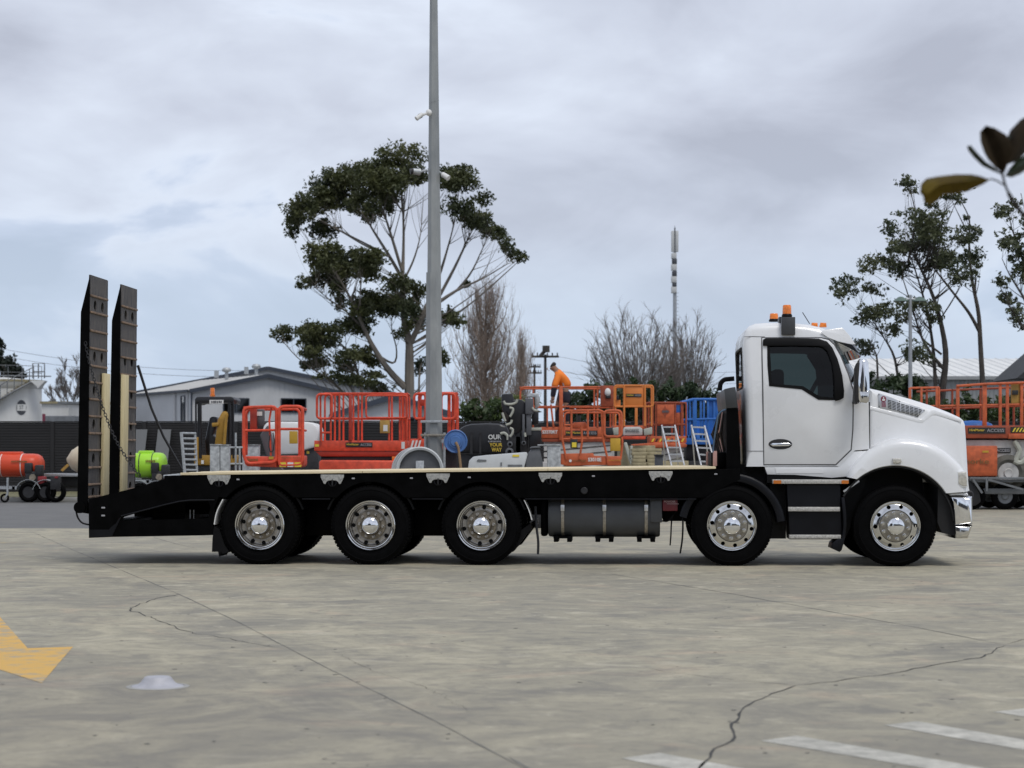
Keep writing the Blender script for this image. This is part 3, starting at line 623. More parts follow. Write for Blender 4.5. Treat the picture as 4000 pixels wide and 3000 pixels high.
MB().tube(rpath([T4(1790, 600, .2), T4(1775, 720, .15), T4(1772, 830, .12), T4(1764, 935, .12)], .1), .011, 6).build('hose', 'black_plastic', truck)
MB().tube(rpath([T4(1880, 560, .2), T4(1888, 720, .15), T4(1882, 880, .12), T4(1860, 1012, .12)], .1), .013, 6).build('hose', 'black_plastic', truck)
MB().tube(rpath([T4(1690, 700, .2), T4(1740, 708, .15), T4(1800, 640, .15), T4(1830, 560, .2)], .1), .010, 6).build('hose', 'black_plastic', truck)
p0, p1 = T4(1690, 500, .5), T4(1950, 700, .5); MB().box(p0.x, p1.x, 0.4, 0.8, p1.z, p0.z).build('battery_box', 'black_paint', truck, bevel=.03)

# ---- beavertail
bt = [(235, 540), (470, 478), (800, 398), (1100, 312), (1350, 240), (1525, 200), (2080, 200), (2080, 420), (1990, 640), (1965, 1035), (1830, 1040), (560, 1062), (240, 1075)]
hole = [(720, 785), (1100, 660), (1480, 580), (1900, 562), (1935, 640), (1900, 800), (1500, 815), (690, 832)]
for y0, y1 in ((0.020, 0.060), (2.44, 2.48)):
    me = MB().prism(pol(E5, bt, 0.02), y0, y1).mesh('tail_side'); cut = MB().prism(pol(E5, hole, 0.02), y0 - .1, y1 + .1).mesh('c')
    link('tail_side', boolean(me, cut), 'black_paint', truck)
lip = [E5(u, v, 0.012) for u, v in ((690, 770), (1000, 690), (1300, 612), (1500, 566), (1640, 550), (1990, 546))]
MB().tube([(p.x, 0.012, p.z) for p in lip], .010, 6).build('tail_lip', 'guard_plastic', truck)
MB().prism(pol(E5, [(245, 960), (520, 960), (545, 925), (620, 870), (660, 800), (690, 780), (560, 1055), (245, 1068)], 0.01), 0.010, 0.0195).build('tail_gusset', 'guard_plastic', truck, smooth=0)
tp = [E5(u, v, .06) for u, v in ((235, 560), (800, 415), (1525, 225))]
for a, b in zip(tp[:-1], tp[1:]):
    m = MB(); m.v = [(a.x, .062, a.z), (b.x, .062, b.z), (b.x, 2.438, b.z), (a.x, 2.438, a.z), (a.x, .062, a.z - .05), (b.x, .062, b.z - .05), (b.x, 2.438, b.z - .05), (a.x, 2.438, a.z - .05)]
    m.f = [[0, 1, 2, 3], [7, 6, 5, 4], [0, 4, 5, 1], [1, 5, 6, 2], [2, 6, 7, 3], [3, 7, 4, 0]]; m.build('tail_deck', 'black_paint', truck, smooth=0)
p0, p1 = E5(300, 850, .1), E5(1950, 1030, .1); MB().box(p0.x, p0.x + .3, .062, 2.438, p1.z, p0.z).build('rear_cross_bar', 'black_paint', truck, bevel=.01)
MB().box(p0.x + .32, p1.x, .062, .14, p1.z, E5(1000, 835).z).box(p0.x + .32, p1.x, 2.36, 2.438, p1.z, E5(1000, 835).z).build('tail_beam', 'black_paint', truck)
MB().box(L(560, 2000).x, L(690, 2000).x, .5, 2.0, .55, .95).build('tail_locker', 'black_paint', truck)
for u, v in ((440, 655), (440, 764)):
    c = E5(u, v, .015); MB().box(c.x - .024, c.x + .024, .006, .0195, c.z - .011, c.z + .011).build('marker_lamp', 'lamp_white', truck, bevel=.006)
for u in (1640, 1690): c = E5(u, 770, .3); MB().cyl((c.x, .35, c.z - .08), (c.x, .35, c.z + .08), .007, n=6).build('brake_line', 'alu', truck)
c = E5(115, 650, .06); MB().cyl((c.x, .03, c.z), (c.x, 2.4, c.z), .075, n=20).build('ramp_hinge', 'black_paint', truck)
MB().tube(rpath([E5(60, 690, .05), E5(80, 790, .05), E5(140, 870, .05), E5(240, 890, .05)], .1), .012, 6).build('hinge_hose', 'black_plastic', truck)
# ---- loading ramps standing upright
def ramp_(pts_side, top, bot, y0, y1, vs_cleat, rows, plank):
    A, Bm = R2(*top, y0), R2(*bot, y0); ax = (A - Bm); Lr = ax.length; up = ax.normalized(); fw = Vector((up.z, 0, -up.x))   # fw points to the cab
    side = pol(R2, pts_side, y0)
    rs = MB().prism(side, y0, y0 + .028).build('loading_ramp', 'black_paint', truck, bevel=.004, seg=1)
    rs['label'] = 'upright loading ramp with rusty ribbed running plate'
    MB().prism(side, y1 - .028, y1).build('ramp_side', 'black_paint', rs, bevel=.004, seg=1)
    def zt(v): return (v - bot[1]) / (top[1] - bot[1])
    t = .020; c0 = Bm - fw * t
    me = MB().prism([(Bm.x, Bm.z), (A.x, A.z), (A.x - fw.x * t, A.z - fw.z * t), (c0.x, c0.z)], y0 + .0285, y1 - .0285).mesh('plate')
    hc = MB()
    for v in rows:
        q = Bm.lerp(A, zt(v))
        for fy in (0.30, 0.70): hc.cyl(Vector((q.x, y0 + (y1 - y0) * fy, q.z)) - fw * .1, Vector((q.x, y0 + (y1 - y0) * fy, q.z)) + fw * .1, .068, n=18)
    link('running_plate', boolean(me, hc.mesh('h')), 'ramp_steel', rs)
    for v in vs_cleat:
        q = Bm.lerp(A, zt(v)) + fw * .012; rot = Matrix((fw, Vector((0, 1, 0)), up)).transposed()
        MB().obox((q.x, (y0 + y1) / 2 - .02, q.z), .026, (y1 - y0) * .90, .028, rot).build('cleat', 'ramp_cleat', rs, bevel=.006)
    v0, v1, f0, f1 = plank; p = Bm.lerp(A, (zt(v0) + zt(v1)) / 2) + fw * .030; rot = Matrix((fw, Vector((0, 1, 0)), up)).transposed()
    MB().obox((p.x, y0 + (y1 - y0) * (f0 + f1) / 2, p.z), .040, (y1 - y0) * (f1 - f0), Lr * abs(zt(v0) - zt(v1)), rot).build('plank', 'pine', rs, bevel=.004)
    bk = pol(R2, pts_side, y0); 
    for (xa_, za_), (xb_, zb_) in zip(bk[:3], bk[1:4]): pass
    m = MB()
    for i in range(0, len(bk) - 2):
        (ax_, az_), (bx_, bz_) = bk[i], bk[i + 1]
        if i == 0: ax_, az_ = ax_ + (bx_ - ax_) * .18, az_ + (bz_ - az_) * .18; ax_ -= .02
        m.beam((ax_ + .02, (y0 + y1) / 2, az_), (bx_ + .02, (y0 + y1) / 2, bz_), y1 - y0 - .06, .012, up=(1, 0, 0))
    m.build('back_sheet', 'black_paint', rs, smooth=0)
    return rs
cl1 = [195, 278, 370, 457, 545, 628, 712, 798, 883, 968, 1055, 1140, 1202]
ramp_([(193, 92), (147, 280), (128, 1276), (180, 1284), (182, 1205)], (193, 92), (180, 1230), .06, .98, cl1, [240, 497, 668, 838, 1010, 1182], (1205, 575, .66, .985))
cl2 = [v * .972 + 58 for v in cl1]
ramp_([(346, 140), (302, 322), (284, 1230), (334, 1230), (336, 1190)], (348, 140), (334, 1215), 1.50, 2.44, cl2, [288, 520, 686, 846, 1000, 1152], (1180, 590, .02, .33))
MB().tube([R2(432, 545, 2.36), R2(500, 760, 2.36), R2(560, 900, 2.36), R2(655, 1068, 2.36)], [.020, .018, .018, .016], 8).build('ramp_strut', 'dark_steel', truck)
chn = MB(); cp_ = [R2(170, 430, .045), R2(185, 510, .03), R2(214, 620, .0), R2(255, 750, .0), R2(298, 868, .02), R2(345, 962, .04), R2(395, 1035, .06), R2(430, 1085, .08), R2(452, 1100, .10)]
cp_ = rpath(cp_, .3, 6); acc = 0.0; s_ = [0.0]
for a, b in zip(cp_[:-1], cp_[1:]): acc += (b - a).length; s_.append(acc)
def along(t):
    for i in range(len(s_) - 1):
        if s_[i + 1] >= t: return cp_[i].lerp(cp_[i + 1], (t - s_[i]) / max(1e-6, s_[i + 1] - s_[i])), (cp_[i + 1] - cp_[i]).normalized()
    return cp_[-1], (cp_[-1] - cp_[-2]).normalized()
t, i = 0.0, 0
while t < acc - 0.03:
    p, d = along(t + .018); sd = Vector((0, 1, 0)) if i % 2 else Vector((d.z, 0, -d.x)); sd = (sd - d * sd.dot(d)).normalized()
    chn.tube([p + d * a + sd * b for a, b in ((-.027, .007), (-.017, .016), (.017, .016), (.027, .007), (.027, -.007), (.017, -.016), (-.017, -.016), (-.027, -.007))], .0048, 4, closed=True); t += .040; i += 1
chn.build('chain', 'dark_steel', truck)
# ---- headboard behind the cab
hb = pol(H6, [(775, 480), (968, 472), (1000, 1060), (1015, 1500), (770, 1500), (778, 1180)], .12)
MB().prism(hb, .12, .17).build('headboard_side', 'black_paint', truck, bevel=.004, seg=1); MB().prism(hb, 2.30, 2.35).build('headboard_side', 'black_paint', truck, bevel=.004, seg=1)
q0, q1 = H6(775, 480, .12), H6(775, 1440, .12); MB().box(q0.x + .01, q0.x + .05, .172, 2.298, q1.z, q0.z + .02).build('headboard', 'black_paint', truck, bevel=.004, seg=1)
top = pol(H6, [(740, 165), (845, 140), (925, 128), (968, 470), (772, 478)], .10); MB().prism(top, .10, 2.37).build('headboard_locker', 'tank_grey', truck, bevel=.012)
M('grimy', (0.016, 0.012, 0.010), .75, var=.6, scale=9)
for i in range(14):
    y = .35 + i * .13; a = H6(760, 520 + random.uniform(-30, 120), .12); b = H6(770, 1180, .12); dx = -.03 - random.random() * .07
    MB().tube(rpath([(a.x - .01, y, a.z), (a.x + dx, y + random.uniform(-.1, .1), a.z - .25), (b.x + dx * 1.2, y + random.uniform(-.15, .15), (a.z + b.z) / 2), (b.x - .01, y, b.z)], .1), .014, 6).build('hose', ('grimy', 'grimy', 'copper_red', 'grimy')[i % 4] if i < 8 else 'grimy', truck)
MB().tube(rpath([H6(775, 490, .13), H6(690, 525, .13), H6(640, 590, .13), H6(622, 720, .13), H6(590, 920, .13), H6(560, 1140, .13), H6(566, 1190, .13)], .1), .011, 8).build('hose', 'hose_blue', truck)
for u0, u1, v0, v1, y in ((562, 626, 1168, 1412, .12), (452, 504, 1180, 1400, 1.3)):
    a, b = H6(u0, v0, y), H6(u1, v1, y); MB().box(a.x, b.x, y, y + .06, b.z, a.z).build('stanchion', 'copper_red', truck, bevel=.004)
    MB().box(b.x, b.x + .02, y, y + .06, b.z, a.z + .01).build('stanchion_back', 'black_paint', truck)
a, b = H6(500, 1190, .9), H6(780, 1420, .9); MB().box(a.x, b.x, .3, 2.1, b.z - .02, a.z).build('headboard_base', 'black_paint', truck, bevel=.01)
MB().tube(rpath([H6(668, 190, 2.2), H6(680, 70, 2.2), H6(740, 10, 2.2), H6(905, -5, 2.2)], .12), .035, 8).build('intake_pipe', 'black_plastic', truck)

# ---- cab
Zb = C(500, 600).z; Zt = C(480, 217).z
def tum(co, k=.105):
    f = max(0.0, (co.z - Zb) / (Zt - Zb)); return Vector((co.x, YC + (co.y - YC) * (1 - k * f ** 1.4), co.z))
ZS = [Zb + (Zt - Zb) * i / 9 for i in range(1, 9)]
cabp = [(298, 999), (297, 900), (294, 760), (290, 600), (286, 440), (283, 330), (288, 290), (298, 258), (318, 235), (350, 222), (410, 218), (480, 217), (560, 219), (640, 228), (700, 241), (740, 256), (770, 300), (868, 545), (905, 580), (958, 588), (962, 905), (884, 912), (800, 997)]
cw = [0, 1, 1, 1, 1, 1, 1, 1, 1, 1, 1, 1, 1, 1, 1, 1, .6, .4, .2, 0, 0, 0, 0]
me = MB().slab(pol(C, cabp, .2), .2, 2.3, .10, cw, 5).mesh('cab'); me.materials.append(MATS['white_paint'])
def cut(me, mb, mat='interior'):
    c = mb.mesh('c'); c.materials.append(MATS['white_paint']); c.materials.append(MATS[mat])
    for p in c.polygons: p.material_index = 1
    if len(me.materials) < 2: me.materials.append(MATS[mat])
    return boolean(me, c)
me = cut(me, MB().prism(pol(C, [(316, 930), (310, 600), (303, 340), (318, 275), (352, 244), (480, 236), (640, 247), (722, 266), (748, 300), (850, 548), (930, 612), (930, 880), (860, 900), (790, 935)], .2), .255, 2.245))
win = [(420, 338), (690, 340), (735, 360), (765, 440), (776, 560), (772, 632), (690, 627), (640, 596), (600, 571), (429, 556), (424, 450)]
me = cut(me, MB().prism(pol(C, win, .2), -.3, 2.8))
me = cut(me, MB().prism(pol(C, [(764, 312), (800, 270), (960, 520), (905, 566), (856, 540)], .2), .33, 2.17))
a, b = C(250, 352), C(330, 566); me = cut(me, MB().box(a.x - .3, b.x, .62, 1.88, b.z, a.z))
me = warp(me, tum, ZS); cab = link('cab', me, None, truck, 38)
wmir = lambda co: tum(Vector((co.x, 2 * YC - co.y, co.z)))
def sided(name, mb, mat, parent, bevel=0, both=True, smooth=38, cutwin=None):
    out = None
    for s in ((0, 1) if both else (0,)):
        me = mb.mesh(name, bevel=bevel, seg=2)
        if cutwin: me = boolean(me, MB().prism(pol(C, cutwin, .2), -.3, 1.2).mesh('c'))
        me = warp(me, wmir if s else tum, ZS)
        if s: me.flip_normals()
        o = link(name, me, mat, parent, smooth); out = out or o
    return out
def grow(pts, d):
    P = [Vector(p) for p in pts]; m = len(P); ar = sum(P[i].x * P[(i + 1) % m].y - P[(i + 1) % m].x * P[i].y for i in range(m)); sg = 1 if ar > 0 else -1; o = []
    for i in range(m):
        e0 = (P[i] - P[i - 1]).normalized(); e1 = (P[(i + 1) % m] - P[i]).normalized(); v = Vector((e0.y, -e0.x)) + Vector((e1.y, -e1.x)); v.normalize(); o.append(tuple(P[i] + v * d * sg))
    return o
door = [(384, 302), (385, 420), (388, 600), (393, 988), (780, 988), (862, 908), (871, 800), (873, 690), (870, 575), (848, 500), (808, 400), (775, 340), (745, 312), (705, 303)]
sided('door_seal', MB().prism(pol(C, grow(door, 5), .2), .1975, .215), 'seam', cab, cutwin=win, smooth=0)
dr = sided('door', MB().prism(pol(C, grow(door, -2), .2), .190, .212), 'white_paint', cab, bevel=.004, cutwin=win)
sided('window_seal', MB().prism(pol(C, grow(win, 12), .2), .184, .1895), 'black_plastic', cab, cutwin=grow(win, -7), smooth=0)
gl = MB().face([(x, .205, z) for x, z in pol(C, grow(win, -4), .2)]); sided('door_glass', gl, 'cab_glass', cab, smooth=0)
shield = [(388, 346), (389, 312), (404, 304), (560, 303), (690, 307), (735, 322), (764, 356), (792, 420), (815, 505), (825, 590), (823, 628), (800, 640), (776, 646), (771, 600), (772, 530), (762, 450), (735, 376), (712, 355), (690, 349), (560, 346), (418, 347)]
sided('weather_shield', MB().prism(pol(C, shield, .2), .158, .1885), 'black_plastic', cab, bevel=.010)
# sill, handle, body seams
sided('sill', MB().prism(pol(C, [(396, 1000), (790, 1000), (868, 918), (962, 912), (962, 950), (852, 1052), (760, 1060), (560, 1044), (412, 1042)], .2), .205, .6), 'white_paint', cab, bevel=.006)
sided('sill_panel', MB().slab(pol(C, [(452, 1006), (708, 1006), (714, 1036), (458, 1036)], .2), .198, .21, .004), 'white_paint', cab)
ov = [(481 + 64 * math.cos(a), 878 + 28 * (1 if math.sin(a) > 0 else 1) * math.sin(a)) for a in [2 * math.pi * k / 24 for k in range(24)]]
sided('handle_recess', MB().prism(pol(C, ov, .2), .186, .192), 'print_black', dr, smooth=0)
sided('handle', MB().slab(pol(C, [(424, 880), (440, 872), (525, 871), (541, 879), (525, 888), (440, 890)], .2), .164, .184, .006), 'chrome', dr)
for path in ([(300, 915), (390, 915)], [(287, 296), (330, 294), (400, 296)]):
    m = MB()
    for (u0, v0), (u1, v1) in zip(path[:-1], path[1:]): a, b = C(u0, v0), C(u1, v1); m.beam((a.x, .199, a.z), (b.x, .199, b.z), .006, .006)
    sided('body_seam', m, 'seam', cab, smooth=0)
a, b = C(950, 650), C(966, 905); MB().box(a.x, b.x, .215, .24, b.z, a.z).build('cowl_gap', 'black_plastic', truck)
# windscreen, rear window, visor
def arc(t): return 1 - (2 * t - 1) ** 2
def screen(u, v):
    y = .27 + 1.96 * u; p = C(766 + (872 - 766) * v, 300 + (548 - 300) * v, .2); bul = (.13 + .10 * v) * arc(u) ** .8
    return tum(Vector((p.x + bul, y, p.z)))
MB().grid(screen, 16, 6).build('windscreen', 'screen_glass', cab, 180)
a, b = C(286, 350), C(286, 566); MB().face([(a.x + .012, .60, b.z), (a.x + .012, 1.90, b.z), (a.x + .006, 1.90, a.z), (a.x + .006, .60, a.z)]).build('rear_window', 'window_dark', cab, 0)
rw = MB().tube(rpath([(a.x - .004 + .01, .60, b.z), (a.x + .01, 1.90, b.z), (a.x - .01, 1.90, a.z), (a.x - .01, .60, a.z)], .08, closed=True), .016, 6, closed=True).build('rear_window_seal', 'black_plastic', cab)
def visor(u, v):
    y = .20 + 2.10 * u; p0 = C(716, 262, .2); p1 = C(800, 316, .2); p2 = C(868, 338, .2)
    p = p0.lerp(p1, v) if v < .5 else p1.lerp(p2, v * 2 - 1); p = p0 * (1 - v) ** 2 + p1 * 2 * v * (1 - v) + p2 * v * v
    return tum(Vector((p.x + (.03 + .11 * v) * arc(u) ** .7, y, p.z + .050 * arc(u) * (1 - v))))
m = MB().grid(visor, 18, 6); n_ = len(m.v); m.v += [(x, y, z - .014) for x, y, z in m.v[:n_]]; m.f += [[i + n_ for i in f[::-1]] for f in m.f[:]]
m.build('sun_visor', 'white_paint', cab, 50)
def vside(u, v): p0, p1, p2 = C(700, 268, .19), C(822, 246, .19), C(888, 338, .19); q = p0.lerp(p1, u); r_ = C(716, 285, .19).lerp(p2, u); s = q.lerp(r_, v); return tum(Vector((s.x, .19, s.z)))
for s in (0, 1):
    m = MB().prism(pol(C, [(700, 272), (730, 258), (820, 246), (858, 290), (890, 339), (850, 335), (795, 322), (740, 300)], .2), .176, .188); me = m.mesh('visor_cheek', bevel=.003)
    me = warp(me, wmir if s else tum, ZS); link('visor_cheek', me, 'white_paint', cab, 38)
def tint(u, v):
    y = .21 + 2.08 * u; p = C(868 + 26 * v, 337 + 58 * v, .2); return tum(Vector((p.x + .14 * arc(u) ** .7, y, p.z)))
MB().grid(tint, 18, 3).build('visor_tint', 'smoke_visor', cab, 180)
MB().prism(pol(C, [(776, 322), (868, 340), (914, 394), (880, 372), (830, 345)], .2), .21, .216).build('visor_tint_cheek', 'smoke_visor', cab, 0)
# dashboard, steering wheel, seats
a, b = C(700, 640), C(900, 900); MB().box(a.x, b.x, .30, 2.2, b.z, a.z).build('dashboard', 'interior', cab, bevel=.05)
for y in (.62, 1.88):
    a, b = C(440, 470), C(560, 900); MB().box(a.x, a.x + .16, y - .24, y + .24, b.z, a.z).box(a.x, b.x + .25, y - .24, y + .24, b.z, b.z + .2).build('seat', 'seat_cloth', cab, bevel=.05)
c = C(712, 560, .5); rot = Matrix.Rotation(R(-62), 3, 'Y')
MB().tube([Vector((c.x, 1.88, c.z)) + rot @ Vector((.22 * math.cos(a), .22 * math.sin(a), 0)) for a in [2 * math.pi * k / 24 for k in range(24)]], .016, 6, closed=True).build('steering_wheel', 'interior', cab)
a = C(790, 400, .3); MB().tube([C(640, 390, .9), C(690, 470, .9), C(700, 560, .9)], .05, 8).build('far_pillar_trim', 'interior', cab)
# mirrors
for s in (0, 1):
    Y = (lambda y: y) if not s else (lambda y: 2 * YC - y)
    mp = pol(C, [(896, 432), (906, 420), (938, 422), (948, 440), (953, 520), (955, 600), (952, 650), (940, 664), (900, 660), (890, 640), (888, 540)], .0)
    y0, y1 = sorted((Y(-.22), Y(.06))); mr = MB().slab(mp, y0, y1, .05, None, 4).build('mirror', 'chrome', truck, 50)
    mb_ = pol(C, [(880, 470), (892, 440), (900, 440), (892, 650), (888, 664), (876, 655)], .0); MB().prism(mb_, y0 + .02, y1 - .02).build('mirror_face', 'print_black', mr, bevel=.006)
    low = pol(C, [(893, 590), (956, 588), (950, 652), (938, 662), (902, 658)], -.0); MB().slab(low, y0 - .006, y1 + .006, .04, None, 3).build('mirror_lower', 'alloy', mr, 50)
    MB().tube([C(900, 470, Y(.02)), tum(C(868, 540, Y(.22)))], .018, 8).tube([C(900, 640, Y(.02)), C(872, 655, Y(.22))], .018, 8).build('mirror_arm', 'black_plastic', mr)
# roof beacons and aerial
def beacon(c, r, h, base=True):
    b_ = MB().lathe([(r * 1.12, 0), (r * 1.12, .02), (r * 1.0, .03), (r * .9, .045), (0, .045)], c, 20, 'Z').build('beacon', 'black_plastic', cab)
    MB().lathe([(r * .96, .03), (r * .96, .06), (r * .90, h * .9), (r * .78, h), (0, h)], c, 20, 'Z').build('beacon_lens', 'amber', b_, 30)
    return b_
c = C(517, 190, .34); beacon(c, .060, .150)
a, b = C(487, 192, .26), C(561, 284, .26); MB().box(a.x, b.x, .225, .36, b.z - .01, a.z).build('beacon_bracket', 'tank_grey', cab, bevel=.006)
a, b = C(472, 192, .45), C(540, 222, .45); MB().box(a.x, b.x, .37, .60, b.z - .04, a.z).build('beacon_bracket', 'tank_grey', cab, bevel=.006)
c = C(447, 216, 2.05); beacon(c, .062, .11)
for u in (663, 710):
    c = C(u, 235, 1.55 if u < 700 else 1.2); MB().slab([(c.x - .045, c.z - .03), (c.x + .05, c.z - .03), (c.x + .045, c.z + .028), (c.x - .03, c.z + .032)], c.y - .05, c.y + .05, .02).build('roof_marker', 'amber', cab)
MB().tube([C(640, 228, 1.6), C(601, 166, 1.6)], .006, 6).build('aerial', 'dark_steel', cab)
# bonnet
hx0, hx1 = C(958, 700).x, C(1500, 700).x; HZ = C(1200, 640).z; HB = C(1200, 900).z
def taper(co):
    t = min(1, max(0, (co.x - hx0) / (hx1 - hx0))); k = 1 - .13 * t ** 1.6; s = max(0, (co.z - HB) / (HZ - HB)); k *= 1 - .05 * min(1, s) ** 2
    return Vector((co.x, YC + (co.y - YC) * k, co.z))
hp_y = .45
hp = [(956, 574), (1020, 588), (1080, 604), (1190, 634), (1300, 668), (1400, 706), (1458, 732), (1478, 748), (1487, 772), (1494, 880), (1500, 1000), (1505, 1132), (1380, 1142), (956, 1142)]
me = MB().slab(pol(C, hp, .42), .32, 2.18, .13, [.5] + [1] * 9 + [.6, 0, 0, 0], 7).mesh('bonnet')
ctr = (1101, 1320)
def circ(r, a0, a1, n): return [(ctr[0] + r * math.cos(R(a0 + (a1 - a0) * k / (n - 1))), ctr[1] - r * math.sin(R(a0 + (a1 - a0) * k / (n - 1)))) for k in range(n)]
me = boolean(me, MB().prism(pol(C, circ(326, 0, 360, 41)[:-1], .2), -.5, 3).mesh('c'))
vent = [(1006, 596), (1274, 690), (1232, 738), (1006, 684)]
vrec = MB().prism(pol(C, grow(vent, 10), .32), .2, .335); me2 = vrec.mesh('c')
me = warp(me, taper, [HB + (HZ - HB) * k / 5 for k in range(6)], [hx0 + (hx1 - hx0) * k / 12 for k in range(1, 12)])
bon = link('bonnet', me, 'white_paint', truck, 42)
# a shallow raised shoulder around the side vent
def bonpart(name, mb, mat, bevel=0, smooth=40, par=None):
    me = mb.mesh(name, bevel=bevel, seg=2); me = warp(me, taper, [HB + (HZ - HB) * k / 5 for k in range(6)], [hx0 + (hx1 - hx0) * k / 12 for k in range(1, 12)]); return link(name, me, mat, par or bon, smooth)
bonpart('shoulder', MB().prism(pol(C, [(958, 668), (1100, 704), (1226, 738), (1246, 740), (1300, 694), (1320, 690), (1470, 742), (1470, 760), (1330, 720), (1308, 722), (1256, 762), (1230, 762), (958, 690)], .32), .314, .34), 'white_paint', .012)
vp = bonpart('side_vent', MB().prism(pol(C, [(1012, 603), (1020, 603), (1245, 680), (1268, 694), (1230, 728), (1012, 678)], .32), .312, .33), 'alu', .004)
for col in range(8):
    for row in range(6):
        u = 1064 + col * 24; v = 637 + col * 7.1 + row * 8.2
        if col == 7 and row > 3: continue
        w_ = 20 if col < 7 else 19 - row * 4
        bonpart('vent_slot', MB().prism(pol(C, [(u, v), (u + w_, v + w_ * .27), (u + w_, v + w_ * .27 + 4.6), (u, v + 4.6)], .32), .3095, .315), 'print_black', 0, 0, vp)
bd = [(1041 + 15 * math.cos(a), 634 + 17 * math.sin(a)) for a in [2 * math.pi * k / 16 for k in range(16)]]
bonpart('badge', MB().prism(pol(C, bd, .32), .306, .316), 'maroon', .002, 40, vp)
for du in (-9, -3, 3, 9): bonpart('badge_ribbon', MB().prism(pol(C, [(1039 + du, 650), (1043 + du, 650), (1044 + du, 678), (1040 + du, 677)], .32), .3085, .315), 'maroon', 0, 0, vp)
bonpart('badge_mark', MB().prism(pol(C, [(1037, 622), (1045, 622), (1043, 632), (1050, 634), (1048, 644), (1034, 644), (1033, 634), (1039, 632)], .32), .3045, .3055), 'print_white', 0, 0, vp)
for u, v in ((1016, 610), (1016, 674), (1130, 646), (1130, 702), (1262, 694), (1229, 724)):
    bonpart('rivet', MB().prism(pol(C, [(u + 3 * math.cos(a), v + 3 * math.sin(a)) for a in [k * math.pi / 4 for k in range(8)]], .32), .3085, .314), 'dark_steel', 0, 0, vp)
# front fenders
fo = [(845, 1056), (858, 1022), (888, 980), (930, 935), (985, 893), (1040, 866), (1100, 850), (1160, 846), (1230, 854), (1300, 874), (1370, 912), (1430, 962), (1472, 1008), (1492, 1060), (1500, 1134)]
fi = circ(325, 129, 33, 15)
ST = [(.035, .13, .010), (.042, .085, .004), (.058, .05, 0), (.085, .022, 0), (.12, .007, 0), (.17, 0, 0), (.30, 0, 0), (.75, 0, 0)]
def densify(P, n=4):
    o = []
    for i in range(len(P) - 1):
        p0, p1, p2, p3 = [Vector(P[max(0, min(len(P) - 1, i + k))]) for k in (-1, 0, 1, 2)]
        for q in range(n): t = q / n; o.append(tuple(.5 * ((2 * p1) + (p2 - p0) * t + (2 * p0 - 5 * p1 + 4 * p2 - p3) * t * t + (3 * p1 - p0 - 3 * p2 + p3) * t ** 3)))
    o.append(tuple(P[-1])); return o
fo2, fi2 = densify(fo), densify(fi)
for s in (0, 1):
    b_ = MB().band(pol(C, fo2, .06), pol(C, fi2, .06), ST); b_ = mir(b_, False) if s else b_
    fe = b_.build('fender', 'white_paint', truck, 45)
    Y = (lambda y: y) if not s else (lambda y: 2 * YC - y)
    # arch liner, headlamp, side repeater
    o_, i_ = pol(C, circ(324, 150, 5, 30), .06), pol(C, circ(316, 150, 5, 30), .06); l_ = MB().band(o_, i_, [(.07, 0, 0), (.72, 0, 0)]); l_ = mir(l_, False) if s else l_; l_.build('arch_liner', 'interior', truck)
    hl = pol(C, [(1440, 1030), (1484, 1027), (1489, 1060), (1488, 1104), (1462, 1103), (1443, 1092)], .04); y0, y1 = sorted((Y(.026), Y(.30))); MB().slab(hl, y0, y1, .012).build('headlamp', 'lamp_clear', fe)
    hb_ = pol(C, grow([(1440, 1030), (1484, 1027), (1489, 1060), (1488, 1104), (1462, 1103), (1443, 1092)], 6), .05); y0, y1 = sorted((Y(.033), Y(.2))); MB().prism(hb_, y0, y1).build('headlamp_surround', 'white_paint', fe, bevel=.004)
    sr = pol(C, [(1087, 955), (1132, 955), (1136, 974), (1118, 982), (1090, 980)], .02); y0, y1 = sorted((Y(-.006), Y(.05))); MB().slab(sr, y0, y1, .010).build('side_repeater', 'lamp_clear', fe)
# bumper, grille, lower panels
MB().slab(pol(C, [(1402, 1162), (1522, 1160), (1525, 1312), (1424, 1316), (1421, 1250), (1412, 1195)], .03), .03, 2.47, .07, [.3, 1, 1, .2, .2, .3], 4).build('bumper', 'chrome', truck, 50)
MB().slab(pol(C, [(1426, 1320), (1524, 1316), (1498, 1388), (1428, 1388)], .03), .04, 2.46, .06, [.2, 1, 1, .2], 4).build('bumper_lower', 'alloy', truck, 50)
MB().slab(pol(C, [(1388, 1142), (1494, 1140), (1500, 1156), (1402, 1158)], .06), .08, 2.42, .03).build('bumper_top', 'white_paint', truck)
MB().tube(rpath([C(1490, 1140, .3), C(1515, 1135, .3), C(1518, 1165, .3)], .03), .02, 8).build('tow_eye', 'dark_steel', truck)
MB().prism(pol(C, [(1330, 1100), (1384, 1144), (1404, 1162), (1424, 1250), (1427, 1372), (1350, 1356), (1326, 1300)], .2), .14, 2.36).build('front_apron', 'interior', truck)
a, b = C(1496, 800, .45), C(1500, 1120, .45); gx = C(1490, 900, .45).x; b.x = gx - .016; MB().box(gx - .06, gx - .004, .62, 1.88, b.z, a.z).build('grille', 'print_black', truck, bevel=.01)
for i in range(9): y = .70 + i * .1375; MB().box(b.x + .013, b.x + .024, y - .012, y + .012, b.z + .03, a.z - .03).build('grille_bar', 'chrome', truck)
